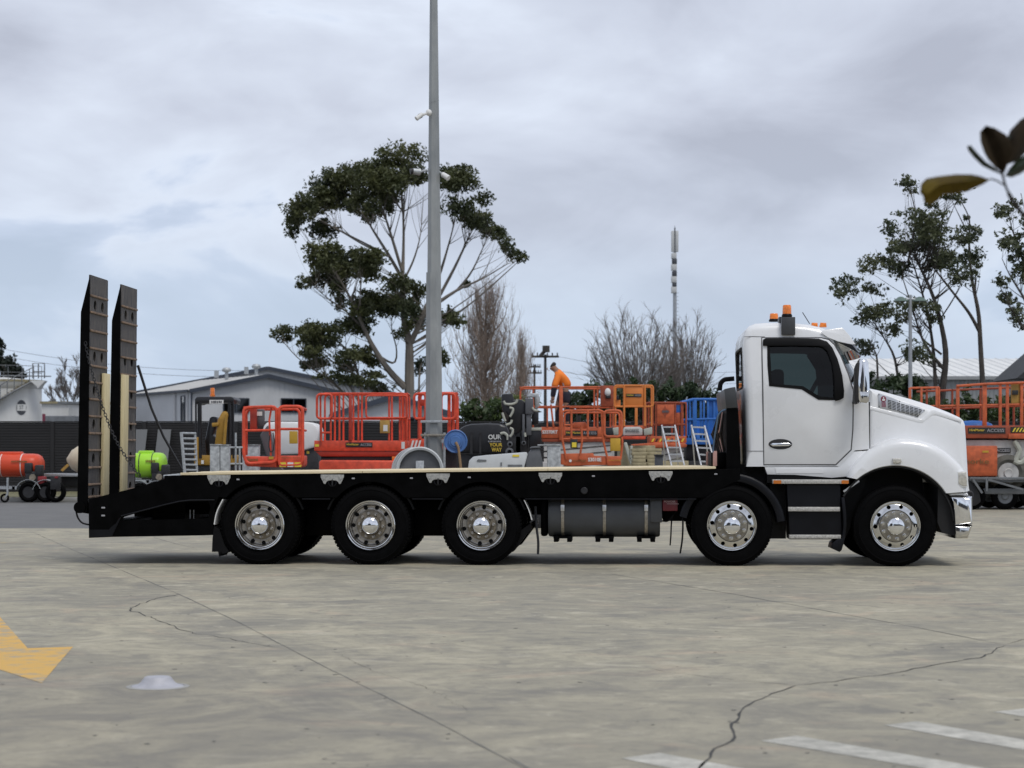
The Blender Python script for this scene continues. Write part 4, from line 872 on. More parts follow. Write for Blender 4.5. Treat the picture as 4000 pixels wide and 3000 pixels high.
# cab steps
a, b = C(410, 1040, .2), C(860, 1075, .2); MB().box(a.x, b.x, .22, .7, b.z - .03, a.z).build('step_top_panel', 'black_plastic', truck)
MB().slab(pol(C, [(516, 1092), (806, 1092), (812, 1240), (818, 1392), (532, 1392), (522, 1240)], .12), .12, .66, .015).build('step_housing', 'guard_plastic', truck)
for u0, u1, v0, v1, y in ((440, 851, 1069, 1092, .05), (524, 804, 1217, 1241, .07), (530, 809, 1367, 1389, .07)):
    a, b = C(u0, v0, y), C(u1, v1, y); st_ = MB().box(a.x, b.x, y, y + .16, b.z, a.z).build('step', 'alu_tread', truck, bevel=.005)
    if u0 == 440:
        for q0, q1 in ((444, 486), (812, 850)): a2, b2 = C(q0, 1073, y), C(q1, 1091, y); MB().box(a2.x, b2.x, y - .006, y + .004, b2.z, a2.z).build('step_reflector', 'amber_lens', st_)
a, b = C(430, 1060, .3), C(515, 1390, .3); MB().box(a.x, b.x, .40, .9, b.z, a.z).build('step_inner_panel', 'interior', truck)
MB().beam(C(822, 1134, .1), C(906, 1076, .1), .05, .022).build('fender_stay', 'alu', truck)
fl = pol(C, [(810, 1165), (826, 1165), (836, 1250), (838, 1310), (828, 1390), (812, 1450), (800, 1460), (756, 1440), (764, 1410), (790, 1390), (814, 1388), (822, 1310), (818, 1250)], .08); MB().prism(fl, .05, .52).build('mud_flap', 'guard_plastic', truck, bevel=.006)
MB().prism(pol(C, [(826, 1090), (960, 1060), (935, 1130), (884, 1240), (870, 1330), (836, 1400), (842, 1250)], .3), .50, .56).build('wheel_well_panel', 'interior', truck)
# second steer mudguards
c2 = (219, 1326)
def circ2(r, a0, a1, n): return [(c2[0] + r * math.cos(R(a0 + (a1 - a0) * k / (n - 1))), c2[1] - r * math.sin(R(a0 + (a1 - a0) * k / (n - 1)))) for k in range(n)]
for s in (0, 1):
    b_ = MB().band(pol(C, circ2(291, 7, 168, 30), .04), pol(C, circ2(246, 6, 169, 30), .04), [(.03, .03, .012), (.036, .012, .004), (.05, .003, 0), (.07, 0, 0), (.42, 0, 0)]); b_ = mir(b_, False) if s else b_
    b_.build('mudguard', 'guard_plastic', truck, 45)
MB().box(C(255, 1000, .5).x, C(420, 1000, .5).x, .5, 2.0, C(300, 1100).z, C(300, 990).z).build('cab_mount', 'interior', truck)
# ------------------------------------------------------------------ far setting: fence, sheds, tanks, masts, trees
M('fence_dark', (0.014, 0.013, 0.0145), .6, var=.25, scale=1.5)
M('shed_wall', (0.56, 0.57, 0.58), .55, var=.05, scale=.6)
M('shed_roof', (0.46, 0.455, 0.43), .6, var=.10, scale=.8)
M('fascia_blue', (0.045, 0.055, 0.075), .5, var=.1)
M('pipe_white', (0.62, 0.62, 0.62), .5, var=.05)
M('tank_white', (0.66, 0.66, 0.63), .6, var=.12, scale=.7, col2=(.72, .72, .70), stretch=(1, 1, .25))
M('rust_stain', (0.30, 0.26, 0.16), .8, var=.3)
M('steel_grey', (0.17, 0.18, 0.19), .6, metal=.2, var=.2)
M('roof_white', (0.72, 0.72, 0.70), .5, var=.07, scale=.5, stretch=(3, .2, 1))
M('wall_grey', (0.30, 0.31, 0.31), .7, var=.08)
M('roof_dark', (0.030, 0.031, 0.033), .7, var=.15)
M('bark', (0.17, 0.15, 0.125), .85, var=.3, scale=3, stretch=(1, 1, .2), bump=.2, bscale=12)
M('bark_dark', (0.07, 0.06, 0.052), .9, var=.3, scale=3)
M('twig_brown', (0.26, 0.205, 0.165), .9, var=.2)
M('twig_grey', (0.20, 0.175, 0.155), .9, var=.2)
M('pole_wood', (0.05, 0.045, 0.04), .9, var=.2)
M('wire', (0.12, 0.125, 0.14), .7, var=.1)
M('mast_grey', (0.36, 0.38, 0.40), .5, metal=.3, var=.1)
M('panel_pale', (0.55, 0.56, 0.55), .5, var=.06)
M('box_dark', (0.06, 0.065, 0.075), .6, var=.15)
M('lamp_green', (0.10, 0.15, 0.125), .5, var=.15)
leafmat('euc_leaf', (0.032, 0.048, 0.022), (0.125, 0.135, 0.050), .28, .5, .35)
leafmat('euc_leaf_pale', (0.045, 0.064, 0.036), (0.145, 0.160, 0.080), .5, .5, .35)
leafmat('pine_leaf', (0.012, 0.020, 0.014), (0.030, 0.042, 0.026), .5)
leafmat('hedge_leaf', (0.018, 0.040, 0.010), (0.075, 0.110, 0.028), .9)
leafmat('hedge_dark', (0.014, 0.030, 0.012), (0.045, 0.075, 0.024), .9)
leafmat('shrub_yellow', (0.10, 0.13, 0.035), (0.22, 0.25, 0.09), 1.2)
leafmat('magnolia_old', (0.13, 0.085, 0.004), (0.24, 0.17, 0.010), 9, .7, .55)
leafmat('magnolia_dark', (0.026, 0.016, 0.006), (0.050, 0.032, 0.012), 8, .8, .35)
leafmat('magnolia_green', (0.016, 0.028, 0.014), (0.035, 0.050, 0.026), 8, .3, .2)
M('twig_dark', (0.015, 0.012, 0.010), .9, var=.3)
glassmat('pane_dark', (0.03, 0.035, 0.04), 1.6)

# fence of dark ribbed sheets
fen = thing('ribbed_fence', 'long dark ribbed sheet fence along the back of the yard', 'fence', (0, 40.3, 0))
pm = MB(); nr = 26; zz = []
for i in range(nr):
    z = .06 + i * 2.31 / nr; h = 2.31 / nr; zz += [(0, z), (0, z + h * .62), (.014, z + h * .72), (.014, z + h * .92), (0, z + h)]
pm.v = [(-1.49, y, z) for y, z in zz] + [(1.49, y, z) for y, z in zz]; k = len(zz); pm.f = [[i, i + k, i + k + 1, i + 1] for i in range(k - 1)]
PME = pm.mesh('panel'); PME.materials.append(MATS['fence_dark'])
for i in range(14):
    o = bpy.data.objects.new('panel', PME); COL.objects.link(o); o.parent = fen; o.location = (-19.5 + 3 * i, 0, 0)
    MB().box(-21.06 + 3 * i, -20.94 + 3 * i, 40.26, 40.40, 0, 2.41).build('post', 'fence_dark', fen)
    MB().box(-20.94 + 3 * i, -18.06 + 3 * i, 40.28, 40.36, 2.375, 2.42).build('capping', 'fence_dark', fen)
M('sheet_grey', (0.10, 0.105, 0.11), .6, var=.1)
for a, b, lab in ((508, 556, 'narrow grey sheet leaning on the dark fence nearer the lime tank'), (598, 650, 'wide grey sheet leaning on the dark fence left of the gate')):
    p0, p1 = B(a, 1676, 65), B(b, 1676, 65); m = MB(); m.v = [(p0.x, 38.9, 0.13), (p1.x, 38.9, .13), (p1.x, 40.2, p0.z), (p0.x, 40.2, p0.z), (p0.x, 38.94, .13), (p1.x, 38.94, .13), (p1.x, 40.24, p0.z), (p0.x, 40.24, p0.z)]
    m.f = [[0, 1, 2, 3], [7, 6, 5, 4], [0, 4, 5, 1], [1, 5, 6, 2], [2, 6, 7, 3], [3, 7, 4, 0]]; tag(m.build('leaning_sheet', 'sheet_grey', smooth=0), lab, 'metal sheet')

def shed(name, label, c0, ang, w, dep, eave, apex, wallmat='shed_wall', roofmat='shed_roof', ribs=True):
    ex = Vector((math.cos(ang), math.sin(ang), 0)); ey = Vector((-math.sin(ang), math.cos(ang), 0)); c0 = Vector(c0)
    t = thing(name, label, 'building', tuple(c0)); W = lambda a, b, z: c0 + ex * a + ey * b + Vector((0, 0, z))
    # ribbed gable and side walls
    m = MB(); n = int(w / .35)
    for i in range(n):
        a0, a1 = w * i / n, w * (i + 1) / n; am = a0 + (a1 - a0) * .35; h = lambda a: eave + (apex - eave) * (1 - abs(2 * a / w - 1))
        m.face([W(a0, 0, 0), W(am, 0, 0), W(am, 0, h(am)), W(a0, 0, h(a0))]); m.face([W(am, 0, 0), W(a1, -.03, 0), W(a1, -.03, h(a1)), W(am, 0, h(am))]); m.face([W(a1, -.03, 0), W(a1, 0, 0), W(a1, 0, h(a1)), W(a1, -.03, h(a1))])
    m.build('gable_wall', wallmat, t, 0, fix=False)
    m = MB()
    for a, s in ((0, -1), (w, 1)):
        n = int(dep / .35)
        for i in range(n):
            b0, b1 = dep * i / n, dep * (i + 1) / n; bm_ = (b0 + b1) / 2
            m.face([W(a, b0, 0), W(a, bm_, 0), W(a, bm_, eave), W(a, b0, eave)]); m.face([W(a, bm_, 0), W(a + s * .03, b1, 0), W(a + s * .03, b1, eave), W(a, bm_, eave)])
    m.face([W(0, dep, 0), W(w, dep, 0), W(w, dep, eave), W(w / 2, dep, apex), W(0, dep, eave)]); m.build('side_wall', wallmat, t, 0, fix=False)
    for s in (0, 1):
        A = W(-.25 if s == 0 else w + .25, -.3, eave - .05); Bp = W(w / 2, -.3, apex + .06); n = int(dep / .8); m = MB()
        for i in range(n):
            e0 = ey * (dep + .6) * i / n; e1 = ey * (dep + .6) * (i + 1) / n; em = e0.lerp(e1, .75); up = Vector((0, 0, .035))
            m.face([A + e0, A + em, Bp + em, Bp + e0]); m.face([A + em, A + e1 + up, Bp + e1 + up, Bp + em])
        m.build('roof', roofmat, t, 0, fix=False)
        m = MB().beam(W(-.25 if s == 0 else w + .25, -.34, eave - .12), W(w / 2, -.34, apex - .02), .06, .26); m.build('barge_board', 'fascia_blue', t, 0)
    for a in (-.02, w + .02): MB().beam(W(a, -.05, 0), W(a, -.05, eave), .10, .10, up=(1, 0, 0)).build('corner_flashing', 'fascia_blue', t, 0)
    MB().beam(W(-.28, 0, eave - .08), W(-.28, dep, eave - .08), .12, .14).build('gutter', 'fascia_blue', t, 0)
    return t, W
def window(t, W, a0, a1, z0, z1, n=2, b=-.04, side=False):
    q = (lambda a, o, z: W(a, b - o, z)) if not side else (lambda a, o, z: W(b - o, a, z))
    f = MB().face([q(a0, .0, z0), q(a1, .0, z0), q(a1, .0, z1), q(a0, .0, z1)]).build('window', 'pane_dark', t, 0)
    for k in range(n + 1):
        a = a0 + (a1 - a0) * k / n; MB().beam(q(a, .02, z0), q(a, .02, z1), .06, .06, up=(1, 0, 0)).build('frame', 'fascia_blue', f, 0)
    for z in (z0, z1): MB().beam(q(a0, .02, z), q(a1, .02, z), .06, .06).build('frame', 'fascia_blue', f, 0)
A1 = math.atan2(.474, .88)
t, W = shed('workshop_shed', 'grey ribbed gabled workshop with two dark windows behind the excavator', (-20.6, 104.3, 0), A1, 10.2, 12, 5.39, 6.37)
window(t, W, 2.15, 3.9, 3.95, 4.85); window(t, W, 6.15, 7.9, 3.98, 4.88); window(t, W, 1.2, 1.9, 3.4, 5.0, 1, -.04, True)
for a in (3.0,): MB().beam(W(-.12, a, 0), W(-.12, a, 5.3), .12, .12, up=(1, 0, 0)).build('downpipe', 'pipe_white', t, 0)
MB().beam(W(-.12, .6, 0), W(-.12, .6, 5.3), .09, .09, up=(1, 0, 0)).build('downpipe', 'pipe_white', t, 0)
for p in ((885, 1452, 136), (1001, 1438, 138)):
    c = B(*p); v = MB().lathe([(.12, -.5), (.12, -.05), (.30, .03), (.32, .14), (.22, .26), (0, .30)], c, 14, 'Z').build('roof_ventilator', 'galv', t)
    MB().box(c.x - .8, c.x - .55, c.y - .2, c.y + .2, c.z - .4, c.z + .08).build('roof_vent_box', 'galv', t)
q = B(536, 1532, 152); t, W = shed('rear_shed', 'pale grey gabled shed standing behind the workshop gable', (q.x, q.y, 0), A1 * .4, 19.5, 14, 5.9, 7.75)
q = B(1316, 1614, 100); t, W = shed('annex_shed', 'low grey shed with a dark blue roof edge behind the red lift', (q.x, q.y, 0), .10, 5.6, 8, 3.32, 4.15)
window(t, W, 3.1, 4.6, 2.5, 3.1)
# white storage tank with stair at the left
TC = B(15, 1760, 150); TC.z = 0; tr_ = 2.75; tk = thing('storage_tank', 'white cylindrical storage tank with an outside stair at the left edge', 'storage tank', tuple(TC))
MB().lathe([(tr_, 0), (tr_, 6.0), (tr_ + .02, 6.02), (tr_ + .25, 6.5), (tr_ + .25, 6.62), (0, 6.9)], TC, 56, 'Z').build('shell', 'tank_white', tk, 30)
MB().lathe([(tr_ + .27, 6.5), (tr_ + .27, 6.66), (tr_ + .05, 6.66)], TC, 56, 'Z').build('top_rim', 'rust_stain', tk)
for i in range(14):
    t_ = i / 13; px, py = 0 + 130 * t_, 1592 - 104 * t_; a = math.asin(max(-.98, min(.98, (px - 15) / 145))); rr = tr_ + .05
    d_ = 150 - 2.75 * math.cos(a); z = CH + (YH - py) * d_ / FP; c = Vector((TC.x + (rr + .3) * math.sin(a), TC.y - (rr + .3) * math.cos(a), z))
    MB().obox(c, .26, .62, .10, Matrix.Rotation(a, 3, 'Z')).build('stair_tread', 'rust_stain', tk, 0)
    c2 = Vector((TC.x + (rr + .6) * math.sin(a), TC.y - (rr + .6) * math.cos(a), z))
    if i % 2 == 0: MB().cyl(c2, c2 + Vector((0, 0, 1.0)), .035, n=6).build('stair_post', 'steel_grey', tk)
    if i: MB().cyl(pv + Vector((0, 0, 1.0)), c2 + Vector((0, 0, 1.0)), .035, n=6).build('handrail', 'steel_grey', tk); MB().cyl(pv, c2, .07, n=6).build('stringer', 'steel_grey', tk)
    pv = c2
for i in range(9):
    a = R(-80 + 20 * i); p = Vector((TC.x + (tr_ + .22) * math.sin(a), TC.y - (tr_ + .22) * math.cos(a), 6.62)); MB().cyl(p, p + Vector((0, 0, 1.05)), .025, n=6).build('guard_post', 'steel_grey', tk)
    if i:
        for h in (.55, 1.05): MB().cyl(pv2 + Vector((0, 0, h)), p + Vector((0, 0, h)), .022, n=6).build('guard_rail', 'steel_grey', tk)
    pv2 = p
for pts in ([(128, 1478), (128, 1420), (174, 1420), (174, 1478)], [(128, 1452), (174, 1452)], [(150, 1420), (150, 1478)], [(0, 1467), (200, 1470)]): MB().tube([B(px, py, 148.4) for px, py in pts], .05, 6).build('top_landing_rail', 'steel_grey', tk)
MB().prism([(B(120, 1490, 148).x, B(0, 1487, 148).z), (B(178, 1490, 148).x, B(0, 1487, 148).z), (B(176, 1492, 148).x, B(0, 1492, 148).z), (B(150, 1515, 148).x, B(0, 1518, 148).z), (B(148, 1510, 148).x, B(0, 1510, 148).z)], 148 - CD - .3, 148 - CD + .6).build('landing', 'tank_white', tk, 0)
a = math.asin(95 / 145); n_ = Vector((math.sin(a), -math.cos(a), 0)); ec = Vector((TC.x, TC.y, CH + (YH - 1592) * 148 / FP)) + n_ * (tr_ + .02); xd = Vector((math.cos(a), math.sin(a), 0))
m = MB(); m.face([ec + xd * .40 * math.cos(k * math.pi / 14) + Vector((0, 0, .55 * math.sin(k * math.pi / 14))) for k in range(28)]); em = m.build('emblem', 'box_dark', tk, 0)
m = MB(); m.face([ec + n_ * .01 + xd * x_ + Vector((0, 0, z_)) for x_, z_ in ((-.36, -.24), (.36, -.24), (.36, .24), (-.36, .24))]).build('emblem_band', 'tank_white', em, 0)
text('ST', .42, 'box_dark', tk, ec + n_ * .02, xd, (0, 0, 1), sx=.8, name='emblem_letters')
# small white shed and trough roof between tank and ramps
a, b = B(163, 1577, 140), B(268, 1650, 140); t = thing('white_shed', 'small white shed with rusty roof edge between tank and ramps', 'building', (a.x, a.y, 0))
MB().box(a.x, b.x, a.y, a.y + 4, 0, a.z).build('wall', 'tank_white', t, 0); MB().box(a.x - .1, b.x + .1, a.y - .15, a.y + 4.1, a.z, a.z + .16).build('roof', 'rust_stain', t, 0)
MB().box(a.x + .05, a.x + .25, a.y - .03, a.y, 2.6, 4.0).build('door', 'maroon', t, 0)
a, b = B(225, 1569, 136), B(340, 1577, 136); t = thing('flat_canopy', 'flat grey canopy roof right of the small white shed', 'canopy', (a.x, a.y, 0))
MB().box(a.x, b.x + 2, a.y, a.y + 3, b.z, a.z).build('roof', 'steel_grey', t, 0)
for x in (b.x - .2, b.x + 1.7): MB().box(x, x + .1, a.y + .3, a.y + .4, 0, b.z).build('post', 'steel_grey', t, 0)
a, b = B(176, 1624, 100), B(290, 1652, 100); t = thing('stock_trailer', 'dark tray with pale ends showing above the dark fence', 'trailer', (a.x, a.y, 0))
MB().box(a.x, b.x, a.y, a.y + 1.6, b.z - .8, a.z).build('tray', 'steel_grey', t, 0, bevel=.03)
for x in (a.x + .3, b.x - .3): MB().cyl((x, a.y + .1, .4), (x, a.y + .35, .4), .4, n=16).build('wheel', 'rubber', t)
MB().box(a.x + .1, b.x - .1, a.y + .3, a.y + 1.3, .5, b.z - .8).build('underframe', 'box_dark', t, 0)
# right-hand warehouse and dark gable
a = B(3300, 1471, 140); t = thing('warehouse', 'long grey warehouse with a white ribbed roof beyond the right trees', 'building', (a.x, a.y, 0)); x1 = B(4300, 1471, 140).x
m = MB(); n = 60
for i in range(n):
    xa, xb = a.x + (x1 - a.x) * i / n, a.x + (x1 - a.x) * (i + 1) / n; m.face([(xa, a.y, 0), (xb - .08, a.y, 0), (xb - .08, a.y, a.z), (xa, a.y, a.z)]); m.face([(xb - .08, a.y, 0), (xb, a.y - .05, 0), (xb, a.y - .05, a.z), (xb - .08, a.y, a.z)])
m.build('wall', 'wall_grey', t, 0, fix=False)
for i in range(22):
    xa, xb = a.x - .3 + (x1 - a.x) * i / 22, a.x - .3 + (x1 - a.x) * (i + 1) / 22; m = MB(); zr_ = 8.55
    m.v = [(xa, a.y - .3, a.z - .05), (xb - .05, a.y - .3, a.z - .05), (xb - .05, a.y + 16, zr_), (xa, a.y + 16, zr_)]; m.f = [[0, 1, 2, 3]]
    m.v += [(xb - .05, a.y - .3, a.z - .05), (xb, a.y - .3, a.z + .02), (xb, a.y + 16, zr_ + .07), (xb - .05, a.y + 16, zr_)]; m.f += [[4, 5, 6, 7]]; m.build('roof_sheet', 'roof_white', t, 0, fix=False)
MB().box(a.x - .3, x1, a.y - .42, a.y - .3, a.z - .22, a.z + .02).build('gutter', 'wall_grey', t, 0)
p = B(3795, 1441, 148); MB().box(p.x - .35, p.x + .35, p.y, p.y + .5, p.z - .3, p.z + .12).build('roof_vent', 'steel_grey', t, 0)
p = [B(px, py, 95) for px, py in ((3972, 1477), (4250, 1236), (4530, 1477))]; t = thing('dark_barn', 'dark steep-roofed barn cut off by the right edge', 'building', (p[1].x, p[1].y, 0))
MB().prism([(p[0].x, p[0].z), (p[1].x, p[1].z), (p[2].x, p[2].z), (p[2].x, p[2].z - .25), (p[1].x, p[1].z - .25), (p[0].x + .35, p[0].z - .02)], p[0].y, p[0].y + 5).build('roof', 'roof_dark', t, 0)
MB().prism([(p[0].x + .5, p[0].z + .1), (p[1].x, p[1].z - .26), (p[2].x - .5, p[2].z + .1), (p[2].x - .5, 0), (p[0].x + .5 + 1.6, 0), (p[0].x + 2.1, p[0].z)], p[0].y + .25, p[0].y + 4.8).build('wall', 'roof_dark', t, 0)

# ---- masts and poles
c = B(2636, 1760, 220); t = thing('cell_tower', 'slim grey phone mast with stacked antenna panels beyond the bare tree', 'mast', (c.x, c.y, 0)); zt = lambda py: CH + (YH - py) * 220 / FP
MB().lathe([(.24, 0), (.20, zt(1130)), (.16, zt(985)), (0, zt(985))], (c.x, c.y, 0), 12, 'Z').build('mast', 'mast_grey', t)
for dx in (-.22, .22): MB().box(c.x + dx - .17, c.x + dx + .17, c.y - .2, c.y + .2, zt(984), zt(902)).build('antenna_panel', 'panel_pale', t, bevel=.06)
MB().box(c.x - .06, c.x + .06, c.y - .25, c.y + .25, zt(990), zt(890)).build('centre_rail', 'steel_grey', t)
MB().cyl((c.x, c.y, zt(902)), (c.x, c.y, zt(882)), .03, n=6).build('lightning_rod', 'steel_grey', t)
for i, (py, h, w_, mt) in enumerate(((1000, 22, .55, 'panel_pale'), (1022, 20, .42, 'box_dark'), (1045, 24, .60, 'panel_pale'), (1070, 20, .40, 'box_dark'), (1092, 24, .58, 'panel_pale'), (1114, 18, .36, 'box_dark'), (1132, 26, .58, 'panel_pale'))):
    MB().box(c.x - w_ / 2 - .1, c.x + w_ / 2 - .1 + .1 * (i % 2), c.y - .35, c.y + .3, zt(py + h / 2), zt(py - h / 2)).build('radio_unit', mt, t, bevel=.04)
m = MB()
for i in range(40): z = 3 + i * .4; m.cyl((c.x + .2, c.y, z), (c.x + .42, c.y, z), .025, n=4)
m.build('step_bolts', 'steel_grey', t); 
def power_pole(px, ytop, d, arms, label, w=.12):
    c = B(px, 1760, d); t = thing('power_pole', label, 'power pole', (c.x, c.y, 0)); z = lambda py: CH + (YH - py) * d / FP
    MB().cyl((c.x, c.y, 0), (c.x, c.y, z(ytop)), w * 1.4, w, n=8).build('post', 'pole_wood', t)
    for a, b, py in arms:
        A, Bq = B(a, py, d - .2), B(b, py, d - .2); ar = MB().box(A.x, Bq.x, A.y - .08, A.y + .08, A.z - .09, A.z + .09).build('crossarm', 'pole_wood', t)
        for k in range(6): x = A.x + (Bq.x - A.x) * (k + .3) / 5.6; MB().cyl((x, A.y, A.z + .09), (x, A.y, A.z + .32), .06, n=6).build('insulator', 'pole_wood', ar)
    return t
t = power_pole(2130, 1385, 170, [(2074, 2183, 1393)], 'wooden power pole with wide crossarm behind the worker')
MB().beam(B(2110, 1392, 169.7), B(2132, 1366, 169.7), .2, .3).build('transformer_arm', 'pole_wood', t); p = B(2133, 1362, 169.7); MB().cyl((p.x, p.y, p.z - .3), (p.x, p.y, p.z + .25), .32, n=10).build('transformer', 'pole_wood', t)
power_pole(2088, 1425, 230, [(2066, 2112, 1433), (2060, 2116, 1457)], 'smaller power pole seen left of the wide crossarm pole')
p = B(470, 1760, 128); 
def wires(lab, pts, n, dz_, r=.018):
    m = MB()
    for i in range(n):
        A, Bq = B(*pts[0]) - Vector((0, 0, dz_ * i)), B(*pts[1]) - Vector((0, 0, dz_ * i * .8)); m.tube([A.lerp(Bq, k / 10) - Vector((0, 0, .5 * 4 * (k / 10) * (1 - k / 10))) for k in range(11)], r, 4)
    o = m.build('overhead_wires', 'wire'); tag(o, lab, 'wires'); return o
wires('overhead wires sagging past the ramps towards the workshop roof', ((-60, 1350, 150), (960, 1448, 150)), 2, .55)
wires('overhead wires running right from the wide crossarm pole', ((2183, 1393, 169.8), (2900, 1452, 172)), 2, 1.2, .016)
c = B(3556, 1760, 70); t = thing('yard_lamp', 'slim grey lamp post with twin green shades before the right trees', 'lamp post', (c.x, c.y, 0)); zl_ = lambda py: CH + (YH - py) * 70 / FP
MB().cyl((c.x, c.y, 0), (c.x, c.y, zl_(1152)), .085, .055, n=10).build('post', 'mast_grey', t)
for s in (-1, 1):
    MB().tube([(c.x, c.y, zl_(1168)), (c.x + s * .55, c.y, zl_(1176))], [.05, .03], 6).build('arm', 'mast_grey', t)
    MB().lathe([(.05, .12), (.10, .10), (.28, -.04), (.26, -.04), (0, .06)], (c.x + s * .33, c.y, zl_(1176) + .03), 14, 'Z').build('shade', 'lamp_green', t)

# ---- trees
def tree(name, label, d, base_px, limbs, clumps, leaf, bark, conv, per=900, size=.2, spread=2.5, twig=True, cat='tree', trunkname='trunk', group=None, seed=1, sub=10, subr=.42, fat=1.12):
    rng = np.random.default_rng(seed); rnd = random.Random(seed); b = B(base_px, 1760, d); t = thing(name, label, cat, (b.x, b.y, 0), group=group)
    nodes = []; m = MB()
    for i, (pts, r0, r1, dd) in enumerate(limbs):
        r0, r1 = r0 * .72, r1 * .6
        P = [B(*conv(*p), d) for p in pts]; n = len(P)
        for k, q in enumerate(P): q.y += dd * k / max(1, n - 1)
        if i == 0: P = [Vector((P[0].x, P[0].y, 0))] + P
        Q = rpath(P, 3.0, 3); m_ = len(Q); rs = [r0 + (r1 - r0) * k / (m_ - 1) for k in range(m_)]; mm = MB().tube(Q, rs, 7)
        if i == 0: mm.build(trunkname, bark, t)
        else: mm.build('limb', bark, t)
        nodes += [(q, r) for q, r in zip(Q, rs)]
    cs, rs, ns = [], [], []
    tw = MB()
    for u, v, ru, rv in clumps:
        px, py = conv(u, v); px2, _ = conv(u + ru, v); _, py2 = conv(u, v + rv); c = B(px, py, d); rx = abs(px2 - px) * d / FP; rz = abs(py2 - py) * d / FP
        c.y += rnd.uniform(-spread, spread); cs.append(tuple(c)); rs.append((rx * fat, (rx + rz) * .6, rz * fat)); ns.append(per * (rx * rz) / 2.0)
        if twig:
            for k in range(5):
                e = c + Vector((rnd.uniform(-.7, .7) * rx, rnd.uniform(-.6, .6) * rx, rnd.uniform(-.4, .5) * rz))
                cand = [(q, r) for q, r in nodes if q.z < e.z - .3 * rz - .2 and abs(q.x - e.x) < 1.3 * (e.z - q.z) + .6 and (abs(q.x - b.x) <= abs(e.x - b.x) + .8)] or [(q, r) for q, r in nodes if q.z < e.z] or nodes
                cand.sort(key=lambda w: (w[0] - e).length); q, r = cand[min(len(cand) - 1, int(rnd.random() ** 2 * 9))]; h = (e - q).length
                mid = q.lerp(e, .45) + Vector((rnd.uniform(-.05, .05) * h, rnd.uniform(-.05, .05) * h, -.05 * h))
                r_ = min(r * .45, .012 + .0065 * h); tw.tube(rpath([q, mid, e], h * .3, 3), [r_, r_ * .8, r_ * .7, r_ * .6, r_ * .5, r_ * .25], 5)
    if twig and tw.v: o = tw.build('branches', bark, t); o['kind'] = 'stuff'
    o = leaves('crown', cs, rs, ns, size, leaf, t, sub=sub, subr=subr, rng=rng); return t
z3 = lambda u, v: (1000 + u / 1.50818, 500 + v / 1.50818)
z4 = lambda u, v: (3200 + u / 1.4425, 400 + v / 1.4425)
big = [(870, 190, 130, 70), (700, 215, 110, 65), (560, 255, 110, 65), (430, 310, 110, 80), (380, 410, 90, 70), (270, 470, 90, 70), (200, 560, 45, 60), (390, 570, 90, 60), (560, 400, 95, 65), (700, 330, 110, 80), (820, 340, 80, 65), (930, 280, 70, 55), (1150, 265, 70, 55), (1230, 315, 85, 65), (1150, 345, 60, 50), (1340, 440, 55, 40), (1200, 485, 95, 50), (1290, 560, 85, 45), (1390, 585, 65, 48), (1475, 690, 42, 42), (1555, 755, 42, 36), (650, 490, 70, 50), (760, 460, 55, 45),
    (430, 760, 110, 70), (380, 850, 75, 65), (280, 910, 38, 35), (560, 780, 90, 65), (690, 775, 95, 55), (470, 880, 55, 65), (650, 860, 75, 45), (480, 1010, 40, 45),
    (830, 920, 85, 48), (960, 960, 50, 48), (700, 1000, 105, 55), (640, 1080, 105, 58), (800, 1050, 75, 55), (900, 1075, 55, 48), (560, 1185, 105, 55), (420, 1225, 105, 55), (300, 1180, 85, 50), (150, 1200, 80, 45), (340, 1275, 75, 38), (950, 1120, 48, 55), (1120, 1100, 48, 48), (1190, 1140, 42, 36),
    (350, 1370, 75, 42), (540, 1360, 65, 46), (640, 1330, 65, 46), (700, 1385, 38, 28), (850, 1220, 32, 28), (960, 1390, 46, 48), (1110, 1350, 32, 48), (480, 1465, 95, 26), (620, 1500, 95, 30), (730, 1525, 70, 26), (300, 1400, 40, 25), (1240, 918, 16, 16)]
def infill(cl, lim):
    o = list(cl)
    for i in range(len(cl)):
        for j in range(i):
            a, b = cl[i], cl[j]
            if 40 < math.hypot(a[0] - b[0], a[1] - b[1]) < lim: o.append(((a[0] + b[0]) / 2, (a[1] + b[1]) / 2, (a[2] + b[2]) * .40, (a[3] + b[3]) * .40))
    return o
